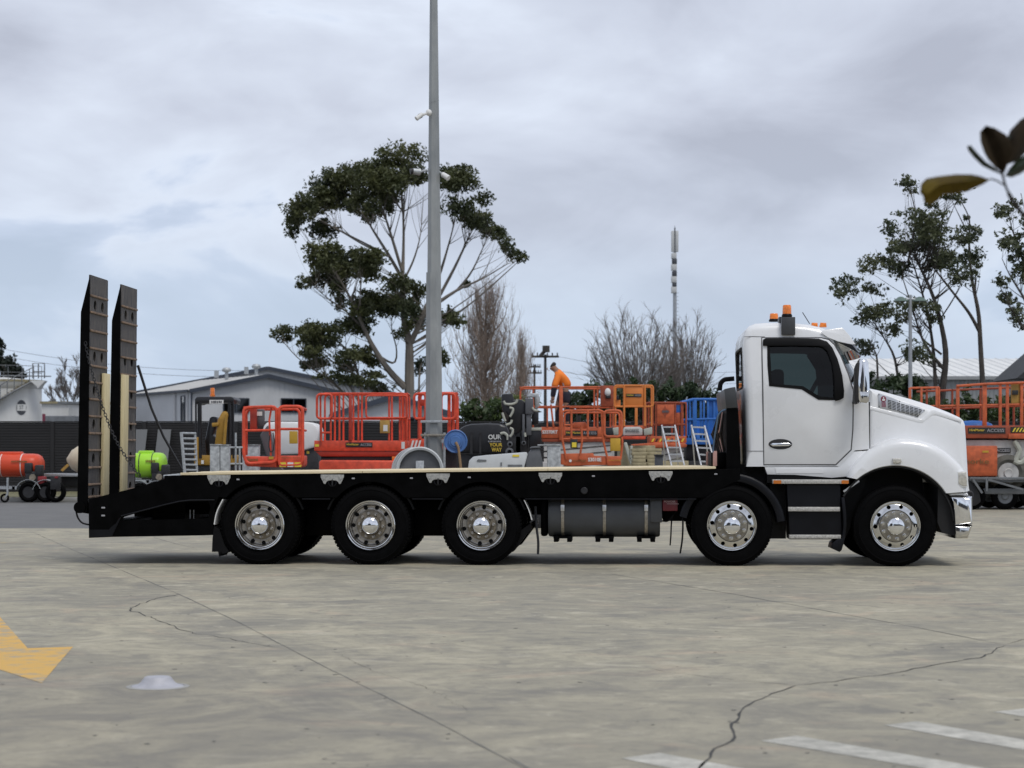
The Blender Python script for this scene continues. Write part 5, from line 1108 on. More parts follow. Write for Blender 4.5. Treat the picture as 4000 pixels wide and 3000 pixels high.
limbs = [([(905, 1560), (905, 1350), (905, 1260), (870, 1130), (862, 980), (866, 820), (872, 600), (860, 380)], .46, .08, 0),
    ([(905, 1280), (940, 1210), (985, 1110), (1060, 1040), (1200, 950), (1330, 900), (1480, 810)], .26, .05, -1.0), ([(1060, 1030), (1180, 800), (1250, 640), (1290, 560)], .14, .04, 1), ([(1180, 960), (1270, 860), (1330, 730), (1390, 600)], .10, .03, -1),
    ([(980, 1100), (1080, 870), (1140, 650), (1180, 480)], .16, .04, 1.5), ([(870, 900), (930, 780), (970, 640), (985, 420)], .10, .03, 0),
    ([(880, 1530), (800, 1450), (720, 1340), (650, 1210), (600, 1080), (540, 960), (480, 860)], .30, .05, -1.5), ([(650, 1210), (560, 1100), (430, 1010), (360, 950)], .10, .03, -1), ([(720, 1340), (820, 1400), (830, 1300), (790, 1180), (800, 1080)], .10, .03, 1),
    ([(868, 900), (790, 760), (700, 620), (640, 520), (560, 420)], .16, .04, 1), ([(866, 860), (800, 640), (750, 480), (700, 340)], .14, .04, -1), ([(790, 760), (640, 690), (480, 590), (330, 520)], .10, .03, 1.5), ([(760, 740), (560, 640), (400, 560)], .08, .03, -1),
    ([(600, 1090), (500, 900), (450, 780)], .10, .03, 0), ([(640, 1640), (600, 1450), (560, 1340), (470, 1240), (300, 1180)], .14, .04, 2), ([(560, 1600), (440, 1480), (270, 1380), (150, 1230)], .09, .03, -2), ([(960, 1560), (960, 1440), (970, 1380)], .10, .04, 1)]
tree('eucalyptus_tree', 'tall spreading dark eucalyptus with layered crown behind the light pole', 120, 1600, limbs, infill(big, 145), 'euc_leaf', 'bark', z3, per=3600, size=.11, seed=3, sub=36, subr=.33, fat=1.38)
rt = [(500, 440, 48, 32), (540, 478, 38, 22), (370, 730, 52, 46), (550, 660, 120, 50), (640, 720, 110, 60), (600, 790, 100, 55), (480, 800, 85, 50), (400, 870, 65, 42), (280, 920, 65, 44), (190, 1010, 95, 52), (110, 1100, 36, 36), (320, 1045, 58, 40), (460, 940, 58, 45), (350, 1175, 100, 50), (250, 1220, 45, 36), (440, 1265, 62, 40), (480, 1160, 62, 42), (640, 910, 60, 48), (740, 870, 90, 60), (830, 740, 85, 42), (880, 860, 55, 42), (780, 985, 85, 46), (640, 1200, 42, 52), (500, 1400, 55, 52), (270, 1370, 72, 52), (750, 505, 55, 25), (820, 530, 36, 22), (665, 560, 36, 20), (570, 1440, 46, 34), (560, 1120, 46, 34)]
tree('eucalyptus_tree', 'loose eucalyptus clump leaning left behind the truck bonnet', 75, 3690, [([(690, 1640), (720, 1430), (690, 1250), (640, 1080), (570, 930), (530, 860)], .20, .05, 0), ([(700, 1500), (620, 1420), (560, 1330), (500, 1160), (440, 1000)], .10, .03, -1), ([(655, 1600), (650, 1400), (620, 1180), (560, 960), (500, 780)], .10, .03, .5), ([(445, 1560), (435, 1420), (370, 1300), (260, 1120)], .08, .02, 1), ([(500, 900), (560, 640), (530, 500)], .06, .02, .5), ([(330, 1560), (325, 1420), (290, 1360)], .06, .03, 0), ([(690, 1420), (600, 1350), (560, 1300)], .06, .03, 0)],
    infill(rt, 115), 'euc_leaf_pale', 'bark_dark', z4, per=4600, size=.075, spread=1.2, seed=5, sub=28, subr=.36, fat=1.4)
tree('eucalyptus_tree', 'slender eucalyptus with a bent bare trunk at the right', 78, 3830, [([(925, 1640), (910, 1400), (900, 1180), (862, 1020), (842, 820), (850, 650), (800, 560)], .17, .03, 0), ([(902, 1290), (840, 1190), (740, 1080), (620, 940), (560, 860)], .10, .03, -1), ([(880, 1080), (880, 960), (890, 880)], .05, .02, 0), ([(845, 760), (790, 640), (740, 540)], .04, .015, 0)],
    [(850, 880, 45, 36), (800, 780, 55, 36), (700, 900, 45, 32), (840, 640, 22, 16), (880, 920, 30, 20)], 'euc_leaf_pale', 'bark_dark', z4, per=5000, size=.075, spread=.8, seed=6, sub=18, subr=.38, fat=1.2)
tree('eucalyptus_tree', 'sparse eucalyptus crown cut off by the right edge', 72, 4060, [([(1240, 1640), (1235, 1400), (1220, 1250)], .16, .12, 0), ([(1220, 1250), (1150, 1090), (1080, 990), (1030, 880)], .08, .02, 0), ([(1225, 1300), (1200, 1050), (1150, 850), (1100, 700), (1090, 600)], .09, .02, .6), ([(1225, 1330), (1150, 1290), (1070, 1180), (990, 1030)], .06, .02, -.6), ([(1230, 1300), (1260, 1000), (1220, 800), (1160, 500)], .07, .02, .6)],
    [(1020, 625, 62, 42), (1080, 755, 62, 48), (1030, 810, 52, 42), (1120, 850, 56, 56), (1000, 1010, 46, 36), (1060, 1095, 40, 44), (1090, 1180, 46, 50), (1135, 1230, 40, 40), (1130, 960, 46, 52), (1180, 700, 60, 60), (1200, 900, 60, 60), (1220, 600, 60, 50), (1110, 560, 34, 25)], 'euc_leaf_pale', 'bark_dark', z4, per=4500, size=.075, spread=1, seed=8, sub=24, subr=.36, fat=1.35)
zi = lambda u, v: (u, v)
tree('conifer_tree', 'dark conifer rising behind the white tank at the left edge', 200, 10, [([(8, 1460), (8, 1350)], .3, .1, 0), ([(58, 1480), (58, 1400)], .25, .1, 0)], [(8, 1345, 16, 22), (0, 1385, 30, 30), (12, 1430, 35, 30), (58, 1400, 15, 20), (55, 1430, 25, 22), (85, 1445, 24, 22), (40, 1460, 40, 20), (80, 1470, 30, 20), (-20, 1440, 40, 50)], 'pine_leaf', 'bark_dark', zi, per=900, size=.22, spread=2, seed=9)
def bare(name, label, d, px, py_base, trunks, levels, mat, seed, rad=.12, up=.25, kids=(4, 6), shrink=.62, ang=.5, minr=.012, side=4):
    rnd = random.Random(seed); b = B(px, 1760, d); t = thing(name, label, 'tree', (b.x, b.y, 0)); main = MB(); fine = MB()
    def go(p, v, ln, r, lev):
        n = 4; pts = [p]; dv = v.copy()
        for k in range(n): dv = (dv + Vector((rnd.gauss(0, .10), rnd.gauss(0, .10), up * .25))).normalized(); pts.append(pts[-1] + dv * ln / n)
        r1 = max(minr * .6, r * .5); (main if lev == 0 else fine).tube(pts, [r + (r1 - r) * k / n for k in range(n + 1)], side + 2 if lev == 0 else (side if lev < 2 else 3), cap=False)
        if lev >= levels: return
        for k in range(rnd.randint(*kids)):
            q = rnd.uniform(.25, 1.0); i = min(n - 1, int(q * n)); s = pts[i].lerp(pts[i + 1], q * n - i); a = rnd.uniform(0, 2 * math.pi); o = Vector((math.cos(a), math.sin(a) * .8, rnd.uniform(-.1, .3)))
            go(s, (dv + o * rnd.uniform(.5, 1.2) * ang).normalized(), ln * shrink * rnd.uniform(.75, 1.25), max(minr, r * (1 - .5 * q) * .5), lev + 1)
    for p, tip, r in trunks:
        A = B(*p, d); A.z = max(0, A.z) if p[1] < 1755 else 0; T = B(*tip, d); A.y += rnd.uniform(-.5, .5); go(A, (T - A).normalized(), (T - A).length, r * .5, 0)
    main.build('trunk', mat, t); o = fine.build('branches', mat, t, fix=False); o['kind'] = 'stuff'; return t
def poplar(label, d, px, ytop, ybot, hw, n, mat, seed):
    rnd = random.Random(seed); b = B(px, 1760, d); t = thing('poplar_tree', label, 'tree', (b.x, b.y, 0)); k = d / FP; fine = MB()
    MB().tube([(b.x, b.y, 0), (b.x, b.y, CH + (YH - ybot + 120) * k), (b.x + .1, b.y, CH + (YH - ytop - 40) * k)], [.26, .16, .03], 8).build('trunk', mat, t)
    def strand(p, q, r, bow):
        c = Vector((q.x, q.y, p.z + (q.z - p.z) * .35)); pts = [p * (1 - s_) ** 2 + c * 2 * s_ * (1 - s_) + q * s_ * s_ for s_ in [i_ / 6 for i_ in range(7)]]; pts = [w + Vector((rnd.gauss(0, .03), rnd.gauss(0, .03), 0)) if 0 < i_ < 6 else w for i_, w in enumerate(pts)]
        fine.tube(pts, [r * (1 - .8 * i_ / 6) for i_ in range(7)], 4 if r > .03 else 3, cap=False); return pts
    for i in range(n):
        f = rnd.random(); y = ybot - (ybot - ytop) * (.16 + .84 * f); w = hw * (1 - ((y - (ytop + (ybot - ytop) * .58)) / ((ybot - ytop) * .60)) ** 2) ** .5 if abs((y - (ytop + (ybot - ytop) * .58)) / ((ybot - ytop) * .60)) < 1 else hw * .12
        a = rnd.uniform(0, 6.283); rr = w * rnd.uniform(.25, 1.0); q = Vector((b.x + rr * k * math.cos(a), b.y + rr * k * math.sin(a), CH + (YH - y) * k)); y0 = min(ybot + 40, y + rnd.uniform(110, 260)); p = Vector((b.x + rnd.uniform(-.12, .12), b.y + rnd.uniform(-.12, .12), CH + (YH - y0) * k))
        P = strand(p, q, rnd.uniform(.03, .07), 0)
        for j in range(9):
            s0 = P[rnd.randint(2, 5)]; L_ = rnd.uniform(.7, 2.4); e = s0 + Vector((rnd.gauss(0, .15) * L_, rnd.gauss(0, .15) * L_, L_ * rnd.uniform(.8, 1))); Q = strand(s0, e, .017, 0)
            for _ in range(2): s1 = Q[rnd.randint(1, 5)]; strand(s1, s1 + Vector((rnd.gauss(0, .25), rnd.gauss(0, .25), rnd.uniform(.4, 1.1))), .011, 0)
    o = fine.build('branches', mat, t, fix=False); o['kind'] = 'stuff'; return t
poplar('tall narrow leafless poplar right of the light pole', 150, 1895, 1085, 1640, 160, 165, 'twig_brown', 11)
poplar('smaller leafless poplar between the tall one and the power poles', 165, 2035, 1300, 1640, 66, 60, 'twig_brown', 12)
def dome(px, ytop, ybase, hw, n, seed):
    rnd = random.Random(seed); o = []
    for i in range(n):
        a = R(-78 + 156 * (i + rnd.uniform(.2, .8)) / n); q = rnd.uniform(.82, 1.0); o.append(((px + rnd.uniform(-.12, .12) * hw, ybase + rnd.uniform(-10, 30)), (px + hw * q * math.sin(a), ybase - (ybase - ytop) * q * (.25 + .75 * math.cos(a))), .10))
    return o
def fan(label, d, px, ytop, ybase, hw, n, mat, seed):
    rnd = random.Random(seed); b = B(px, 1760, d); t = thing('bare_tree', label, 'tree', (b.x, b.y, 0)); k = d / FP; fine = MB(); zb = CH + (YH - ybase) * k; H_ = (ybase - ytop) * k; W_ = hw * k
    MB().tube([(b.x, b.y, 0), (b.x, b.y, zb * .6), (b.x + .05, b.y, zb)], [.34, .27, .20], 9).build('trunk', mat, t)
    def curve(p, c, q, r, ns=7):
        pts = [p * (1 - s_) ** 2 + c * 2 * s_ * (1 - s_) + q * s_ * s_ for s_ in [i_ / ns for i_ in range(ns + 1)]]; pts = [w + Vector((rnd.gauss(0, .02), rnd.gauss(0, .02), rnd.gauss(0, .02))) * (q - p).length * .12 if 0 < i_ < ns else w for i_, w in enumerate(pts)]
        fine.tube(pts, [r * (1 - .75 * i_ / ns) for i_ in range(ns + 1)], 4 if r > .025 else 3, cap=False); return pts
    for i in range(n):
        th = R(-82 + 164 * (i + rnd.random()) / n); az = rnd.uniform(-1.2, 1.2); q_ = rnd.uniform(.60, .86); dx = W_ * q_ * math.sin(th); dz_ = H_ * q_ * (.30 + .70 * math.cos(th) ** .8)
        p = Vector((b.x + rnd.uniform(-.15, .15), b.y, zb - rnd.uniform(0, .8))); q = Vector((b.x + dx, b.y + W_ * .5 * math.sin(az) * math.cos(th), zb + dz_)); c = Vector((b.x + dx * .62, (p.y + q.y) / 2, zb + dz_ * .38)); P = curve(p, c, q, rnd.uniform(.035, .065))
        for j in range(18):
            m_ = rnd.randint(2, 7); s0 = P[m_]; tg = (P[m_] - P[m_ - 1]).normalized(); L_ = H_ * rnd.uniform(.10, .30) * (1.15 - m_ / 12); sd = Vector((rnd.gauss(0, .33), rnd.gauss(0, .33), rnd.gauss(.12, .15))); e = s0 + (tg + sd).normalized() * L_; Q = curve(s0, s0 + tg * L_ * .5, e, .017, 4)
            for _ in range(7):
                m2 = rnd.randint(1, 4); s1 = Q[m2]; t2 = (Q[m2] - Q[m2 - 1]).normalized(); l2 = L_ * rnd.uniform(.25, .6); curve(s1, s1 + t2 * l2 * .5, s1 + (t2 + Vector((rnd.gauss(0, .3), rnd.gauss(0, .3), rnd.gauss(.1, .15)))).normalized() * l2, .010, 3)
    o = fine.build('branches', mat, t, fix=False); o['kind'] = 'stuff'; return t
fan('broad leafless tree fanning out left of the phone mast', 130, 2490, 1180, 1640, 225, 62, 'twig_grey', 13)
fan('leafless tree spreading right of the phone mast', 135, 2685, 1195, 1630, 125, 38, 'twig_grey', 14)
bare('bare_tree', 'grey leafless tree half hidden behind the near ramp', 160, 270, 1600, [((275, 1760), (275, 1600), .2)] + [((272, 1640), (272 + x_, y_), .10) for x_, y_ in ((-75, 1560), (-50, 1520), (-20, 1480), (15, 1465), (45, 1480), (70, 1530), (-60, 1590))], 3, 'twig_grey', 15, up=.2, ang=.5, kids=(7, 9), shrink=.42, minr=.014)
# hedges and shrubs above the fence
def hedge(name, label, d, items, leaf, per=520, size=.10, seed=1, cat='hedge'):
    rng = np.random.default_rng(seed); b = B(sum(i[0] for i in items) / len(items), 1760, d); t = thing(name, label, cat, (b.x, b.y, 0)); cs, rs, ns = [], [], []; tr = MB()
    for px, py, rx, rz in items:
        c = B(px, py, d); c.y += rng.uniform(-.5, .5); RX, RZ = rx * d / FP, rz * d / FP; cs.append(tuple(c)); rs.append((RX, .7, RZ)); ns.append(per * RX * RZ / .3); tr.tube([(c.x, c.y, 0), (c.x, c.y, c.z)], [.05, .02], 5)
    leaves('foliage', cs, rs, ns, size, leaf, t, rng=rng, sub=9, subr=.5, aspect=.35); tr.build('stems', 'bark_dark', t)['kind'] = 'stuff'; return t
H1 = []
for k in range(24): px = 2235 + k * 24; H1 += [(px, 1610 + random.uniform(-10, 10), 38, 55), (px + random.uniform(-8, 8), 1545 + random.uniform(-22, 22), 26, 34)]
H1 += [(2620, 1500, 12, 26), (2700, 1520, 14, 24), (2475, 1495, 14, 26), (2290, 1505, 12, 20), (2380, 1512, 12, 18), (2560, 1505, 12, 22)]
hedge('hedge', 'dark green spiky hedge behind the orange lifts', 70, H1, 'hedge_dark', seed=21)
hedge('shrub', 'bright green leafy shrubs between the pole and the drilling rig', 68, [(1815, 1610, 30, 30), (1850, 1590, 34, 36), (1895, 1600, 34, 36), (1930, 1590, 34, 40), (1840, 1635, 50, 26), (1920, 1635, 55, 26), (1970, 1600, 36, 40), (2010, 1620, 40, 40), (2080, 1590, 30, 40)], 'hedge_leaf', seed=22, size=.12, cat='shrub')
hedge('shrub', 'pale yellow-green rounded shrub above the drilling rig', 72, [(1985, 1548, 34, 22), (2020, 1560, 28, 24), (1950, 1575, 26, 22), (2000, 1580, 40, 22)], 'shrub_yellow', seed=23, size=.09, cat='shrub')
H2 = []
for k in range(20): px = 3560 + k * 26; H2 += [(px, 1625 + random.uniform(-8, 8), 34, 42), (px, 1575 + random.uniform(-20, 15), 22, 28)]
H2 += [(3770, 1535, 12, 24)]
hedge('hedge', 'green hedge behind the orange lift at the right edge', 70, H2, 'hedge_leaf', seed=24)
hedge('shrub', 'dark bushy shrub behind the truck bonnet', 74, [(3420, 1520, 40, 34), (3480, 1500, 50, 42), (3540, 1490, 46, 44), (3580, 1510, 40, 40), (3450, 1550, 60, 40), (3540, 1545, 60, 46), (3400, 1470, 24, 30), (3500, 1590, 90, 40)], 'hedge_dark', seed=25, size=.12, cat='shrub')
# ---- magnolia spray reaching in from the right, close to the camera
MD = 7.0; mg = thing('magnolia_tree', 'out-of-focus magnolia spray with big dark leaves at the right edge', 'tree', tuple(G(4420, 3000)[:2]) + (0,)); mb = B(0, 0, MD)
tw_ = [B(*z4(u, v), MD) for u, v in ((1030, 395), (1048, 470), (1090, 560), (1160, 645), (1320, 780), (1480, 960), (1640, 1300))]
MB().tube(rpath(tw_, .05, 3), [.0045] * 5 + [.0075] * (len(rpath(tw_, .05, 3)) - 9) + [.014] * 4, 7).build('twig', 'twig_dark', mg)
base = Vector((tw_[-1].x + .10, mb.y, 0)); MB().tube([base, base + Vector((-.02, 0, .8)), tw_[-1]], [.045, .035, .014], 9).build('trunk', 'bark_dark', mg)
MB().tube([B(*z4(965, 431), MD), B(*z4(1000, 440), MD), B(*z4(1042, 466), MD)], .003, 6).build('leaf_stalk', 'twig_dark', mg)
def leaf(pts, mat, bend, tilt, rib=None):
    P = [z4(u, v) for u, v in pts]; P3 = [B(px, py, MD) for px, py in P]; cxm = sum(p.x for p in P3) / len(P3); czm = sum(p.z for p in P3) / len(P3)
    tip, root = P3[len(P3) // 2], P3[0]; ax = (tip - root).normalized(); m = MB(); off = lambda p: bend * ((p - root).cross(ax)).length ** 2 * 30 + tilt * (p - root).length
    # rows across the midrib give the blade its fold
    n = len(P3); L_ = P3[:n // 2 + 1]; R_ = [P3[0]] + P3[:n // 2 - 1:-1] if n % 2 == 0 else [P3[0]] + P3[:n // 2:-1]; k = min(len(L_), len(R_)); rows = []
    for i in range(k):
        a, b = L_[i], R_[i]; rows.append([a.lerp(b, q / 4) + Vector((0, off(a.lerp(b, q / 4)) + bend * .012 * abs(q - 2), 0)) for q in range(5)])
    for i in range(k - 1):
        for q in range(4): m.face([rows[i][q], rows[i][q + 1], rows[i + 1][q + 1], rows[i + 1][q]])
    o = m.build('leaf', mat, mg, 60); s = o.modifiers.new('thick', 'SOLIDIFY'); s.thickness = .0012
    mr = [r_[2] - Vector((0, .001, 0)) for r_ in rows]; MB().tube(mr, [.0022] * (len(mr) - 1) + [.0006], 5).build('midrib', mat, o); return o
leaf([(970, 432), (925, 410), (880, 394), (800, 386), (700, 394), (640, 405), (596, 445), (583, 500), (612, 545), (660, 563), (695, 540), (712, 512), (780, 506), (850, 492), (930, 458)], 'magnolia_old', .8, .12)
leaf([(1028, 402), (985, 372), (930, 335), (895, 300), (880, 240), (896, 175), (940, 132), (985, 150), (1030, 192), (1054, 232), (1062, 300), (1046, 370)], 'magnolia_dark', -.8, .1)
leaf([(1030, 404), (980, 380), (930, 352), (880, 300), (852, 262), (846, 238), (868, 232), (905, 280), (950, 330), (1000, 365)], 'magnolia_green', .5, .16)
leaf([(1052, 352), (1050, 300), (1062, 220), (1090, 150), (1140, 95), (1200, 60), (1230, 90), (1240, 170), (1200, 260), (1130, 320)], 'magnolia_dark', .7, -.08)
leaf([(1052, 412), (1075, 370), (1110, 330), (1160, 296), (1220, 280), (1240, 310), (1200, 360), (1140, 400), (1090, 420)], 'magnolia_green', .6, -.1)
leaf([(1034, 398), (1030, 340), (1040, 260), (1050, 190), (1080, 185), (1086, 260), (1072, 330), (1050, 390)], 'magnolia_green', .5, .05)
leaf([(1165, 650), (1230, 600), (1300, 560), (1400, 540), (1430, 570), (1360, 630), (1270, 660)], 'magnolia_dark', .6, .05)
# ------------------------------------------------------------------ machines parked across the back of the yard
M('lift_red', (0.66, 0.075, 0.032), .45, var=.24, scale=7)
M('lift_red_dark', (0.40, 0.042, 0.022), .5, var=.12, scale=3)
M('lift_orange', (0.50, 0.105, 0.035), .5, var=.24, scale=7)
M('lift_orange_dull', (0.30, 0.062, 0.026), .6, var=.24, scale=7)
M('lift_amber', (0.66, 0.21, 0.045), .5, var=.08, scale=3)
M('lift_blue', (0.020, 0.135, 0.46), .5, var=.12, scale=3)
M('digger_yellow', (0.36, 0.20, 0.025), .5, var=.15, scale=5)
M('lime', (0.36, 0.70, 0.035), .4, var=.05, scale=3)
M('tank_orange', (0.66, 0.065, 0.018), .45, var=.06, scale=3)
M('cream', (0.60, 0.52, 0.38), .5, var=.08, scale=3)
M('engine_black', (0.018, 0.018, 0.020), .55, var=.3, scale=12)
M('engine_red', (0.25, 0.02, 0.025), .5, var=.2)
M('machine_black', (0.012, 0.012, 0.014), .35, var=.2, spec=.5)
M('machine_grey', (0.10, 0.105, 0.115), .5, var=.12)
M('pale_hose', (0.42, 0.43, 0.37), .5, var=.1)
M('genset_white', (0.52, 0.54, 0.55), .5, var=.06)
M('chassis_white', (0.50, 0.49, 0.47), .6, var=.15, scale=4)
M('reel_blue', (0.075, 0.17, 0.40), .45, var=.1)
M('hose_brown', (0.30, 0.19, 0.10), .7, var=.15)
M('white_shell', (0.74, 0.74, 0.73), .4, var=.03)
M('navy', (0.018, 0.018, 0.030), .85, var=.2)
M('hivis', (0.88, 0.22, 0.02), .7, var=.06)
M('reflective', (0.30, 0.26, 0.26), .5, var=.1)
M('skin', (0.30, 0.17, 0.11), .6, var=.08)
M('hair', (0.018, 0.014, 0.012), .8, var=.2)
M('doc_tan', (0.42, 0.25, 0.06), .6, var=.15)
M('doc_ochre', (0.50, 0.30, 0.03), .6, var=.12)
M('sticker_yellow', (0.75, 0.58, 0.05), .5, var=.06)
M('hazard_black', (0.03, 0.025, 0.02), .6, var=.1)
M('timber_stack', (0.36, 0.31, 0.19), .8, var=.3, scale=5)
def pb(par, name, x0, x1, y0, y1, d, dep, mat, bevel=0.0, smooth=40):
    a, b = B(x0, y0, d), B(x1, y1, d); return MB().box(a.x, b.x, a.y, a.y + dep, b.z, a.z).build(name, mat, par, smooth, bevel)
def pt(par, name, pts, d, r, mat, rr=0.0, closed=False, n=8):
    P = [B(*p[:2], p[2] if len(p) > 2 else d) for p in pts]
    if rr: P = rpath(P, rr, 3, closed)
    return MB().tube(P, r, n, closed=closed).build(name, mat, par)
def pp(par, name, pts, d, dep, mat, bevel=0.0):
    P = [B(px, py, d) for px, py in pts]; return MB().prism([(p.x, p.z) for p in P], P[0].y, P[0].y + dep).build(name, mat, par, 40, bevel)
def ptext(par, s, px, py, d, h, mat, w=None, bold=0.0):
    c = B(px, py, d); k = h * d / FP * 1.38; o = text(s, k, mat, par, (c.x, c.y - .004, c.z), bold=bold)
    if w:
        xs = [v.co.x for v in o.data.vertices]; m = (max(xs) + min(xs)) / 2; f = (w * d / FP) / (max(xs) - min(xs))
        for v in o.data.vertices: v.co.x = m + (v.co.x - m) * f
    return o
def pmarks(par, px, py, d, h, w, mat, n=8):
    # print too small to read in the photograph: a row of uneven strokes
    m = MB(); rnd = random.Random(int(px * 7 + py)); x = px - w / 2; st = w / n
    for i in range(n):
        a, b = B(x + st * rnd.uniform(.05, .2), py - h / 2 * rnd.uniform(.7, 1), d), B(x + st * rnd.uniform(.7, .92), py + h / 2, d); m.box(a.x, b.x, a.y - .004, a.y, b.z, a.z); x += st
    return m.build('small_print', mat, par, 0)
def at(px, d): p = B(px, 1760, d); return (p.x, p.y, 0)
def rails(par, mat, d, dep, x0, x1, yt, ym, yb, posts, r=.022, rr=.10, mid=True, back=True, bposts=None):
    for dd in ((0, dep) if back else (0,)):
        q = d + dd; k = d / q; X = lambda x: 2000 + (x - 2000) * k; Y = lambda y: YH + (y - YH) * k
        pt(par, 'top_rail', [(X(x0), Y(yb), q), (X(x0), Y(yt), q), (X(x1), Y(yt), q), (X(x1), Y(yb), q)], q, r, mat, rr)
        if mid: pt(par, 'mid_rail', [(X(x0), Y(ym), q), (X(x1), Y(ym), q)], q, r * .85, mat)
        for p in (posts if dd == 0 or bposts is None else bposts): pt(par, 'post', [(X(p), Y(yb), q), (X(p), Y(yt), q)], q, r, mat)
    if back:
        for x in (x0, x1):
            for y in ((yt, ym) if mid else (yt,)): k = d / (d + dep); pt(par, 'end_rail', [(x, y, d), (2000 + (x - 2000) * k, YH + (y - YH) * k, d + dep)], d, r * .9, mat)
def wheelset(par, xs, d, dep, z, r, w=.25, rim='chassis_white', mat='rubber'):
    for px in xs:
        c = B(px, 1760, d)
        for y in (c.y, c.y + dep - w):
            wl = MB().lathe([(r * .55, .03), (r * .75, 0), (r * .95, .02), (r, .06), (r, w - .06), (r * .95, w - .02), (r * .75, w), (r * .55, w - .03)], (c.x, y, z), 28, 'Y').build('wheel', mat, par)
            MB().lathe([(0, .05), (r * .2, .02), (r * .3, .05), (r * .56, .03), (r * .56, w - .03), (r * .3, w - .05), (0, w - .05)], (c.x, y, z), 24, 'Y').build('rim', rim, wl)
def arms(par, x0, x1, y0, y1, d, dep, mat, n=3):
    for k in range(n):
        a, b = y0 + (y1 - y0) * k / n, y0 + (y1 - y0) * (k + 1) / n
        for q in (d + .1, d + dep - .15):
            pa, pb_ = B(x0, b, q), B(x1, a, q); MB().beam(pa, pb_, .06, .12).build('scissor_arm', mat, par); pa, pb_ = B(x0, a, q + .07), B(x1, b, q + .07); MB().beam(pa, pb_, .06, .12).build('scissor_arm', mat, par)
def sign(par, x0, x1, y0, y1, d, xm=None):
    s = pb(par, 'sign', x0, x1, y0, y1, d, .01, 'print_black', 0, 0); xm = xm or (x0 + (x1 - x0) * .53); h = y1 - y0
    ptext(par, 'HireMaster', (x0 + xm) / 2, y0 + h * .42, d - .012, h * .42, 'print_yellow', (xm - x0) * .86, .001)
    ptext(par, 'ACCESS', (xm + x1) / 2, y0 + h * .5, d - .012, h * .52, 'lamp_white', (x1 - xm) * .86, .001); return s

# ---- big red scissor lift left of the light pole
d = 47; t = thing('scissor_lift', 'big red scissor lift with full railings left of the light pole', 'scissor lift', at(1410, d), group='scissor lifts in the yard'); d_ = d
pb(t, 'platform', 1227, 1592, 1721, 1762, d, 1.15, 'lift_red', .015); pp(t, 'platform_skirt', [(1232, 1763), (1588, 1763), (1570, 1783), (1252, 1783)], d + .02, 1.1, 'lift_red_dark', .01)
rails(t, 'lift_red', d + .02, 1.1, 1252, 1590, 1537, 1634, 1721, [1292, 1326, 1366, 1400, 1520, 1562, 1577], .024)
pt(t, 'gate_frame', [(1238, 1540), (1296, 1540), (1296, 1635), (1238, 1635)], d - .05, .03, 'lift_red', .09, True); pt(t, 'gate_post', [(1255, 1635), (1255, 1722)], d - .05, .024, 'lift_red'); pt(t, 'gate_bar', [(1255, 1690), (1292, 1690)], d - .05, .024, 'lift_red')
pt(t, 'gate_frame', [(1430, 1545), (1590, 1545), (1590, 1632), (1430, 1632)], d - .06, .022, 'lift_red', .08, True)
pb(t, 'sliding_mast', 1362, 1374, 1540, 1722, d - .04, .1, 'lift_red_dark', .01); pb(t, 'document_box', 1484, 1522, 1640, 1692, d - .06, .06, 'doc_tan', .01); pb(t, 'document', 1497, 1514, 1660, 1684, d - .066, .006, 'print_white')
sign(t, 1350, 1455, 1728, 1747, d - .012, 1405); pb(t, 'sticker', 1568, 1581, 1726, 1753, d - .008, .006, 'print_white'); pb(t, 'sticker', 1230, 1246, 1735, 1745, d - .008, .006, 'sticker_yellow')
arms(t, 1255, 1565, 1783, 1800, d, 1.1, 'engine_black', 1); pb(t, 'scissor_stack', 1262, 1560, 1783, 1799, d + .25, .6, 'engine_black')
ch_ = pp(t, 'chassis', [(1246, 1806), (1252, 1797), (1560, 1799), (1566, 1808), (1566, 1925), (1246, 1925)], d - .25, 1.5, 'lift_red', .03); wheelset(t, (1300, 1515), d - .3, 1.6, .40, .40)
pb(t, 'warning_lamp', 1531, 1551, 1783, 1799, d - .1, .08, 'amber', .01)
# ---- second red lift behind the pole
d = 51; t = thing('scissor_lift', 'red scissor lift partly hidden behind the light pole', 'scissor lift', at(1700, d), group='scissor lifts in the yard')
for a, b in ((1618, 1662), (1724, 1778)): pt(t, 'gate_frame', [(a, 1538), (b, 1538), (b, 1636), (a, 1636)], d, .036, 'lift_red', .10, True)
rails(t, 'lift_red', d + .1, 1.0, 1636, 1784, 1535, 1636, 1715, [1752, 1768], .03); pt(t, 'post', [(1640, 1636), (1640, 1715)], d, .03, 'lift_red')
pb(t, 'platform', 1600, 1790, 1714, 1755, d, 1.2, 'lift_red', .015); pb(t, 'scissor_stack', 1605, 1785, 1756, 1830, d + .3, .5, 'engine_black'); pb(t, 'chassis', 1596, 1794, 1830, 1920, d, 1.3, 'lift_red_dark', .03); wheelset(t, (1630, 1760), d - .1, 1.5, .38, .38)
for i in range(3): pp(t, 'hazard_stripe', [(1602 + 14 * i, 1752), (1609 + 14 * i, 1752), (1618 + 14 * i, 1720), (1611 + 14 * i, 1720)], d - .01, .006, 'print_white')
pb(t, 'control_box', 1640, 1660, 1560, 1585, d + .5, .2, 'lift_red_dark', .02)

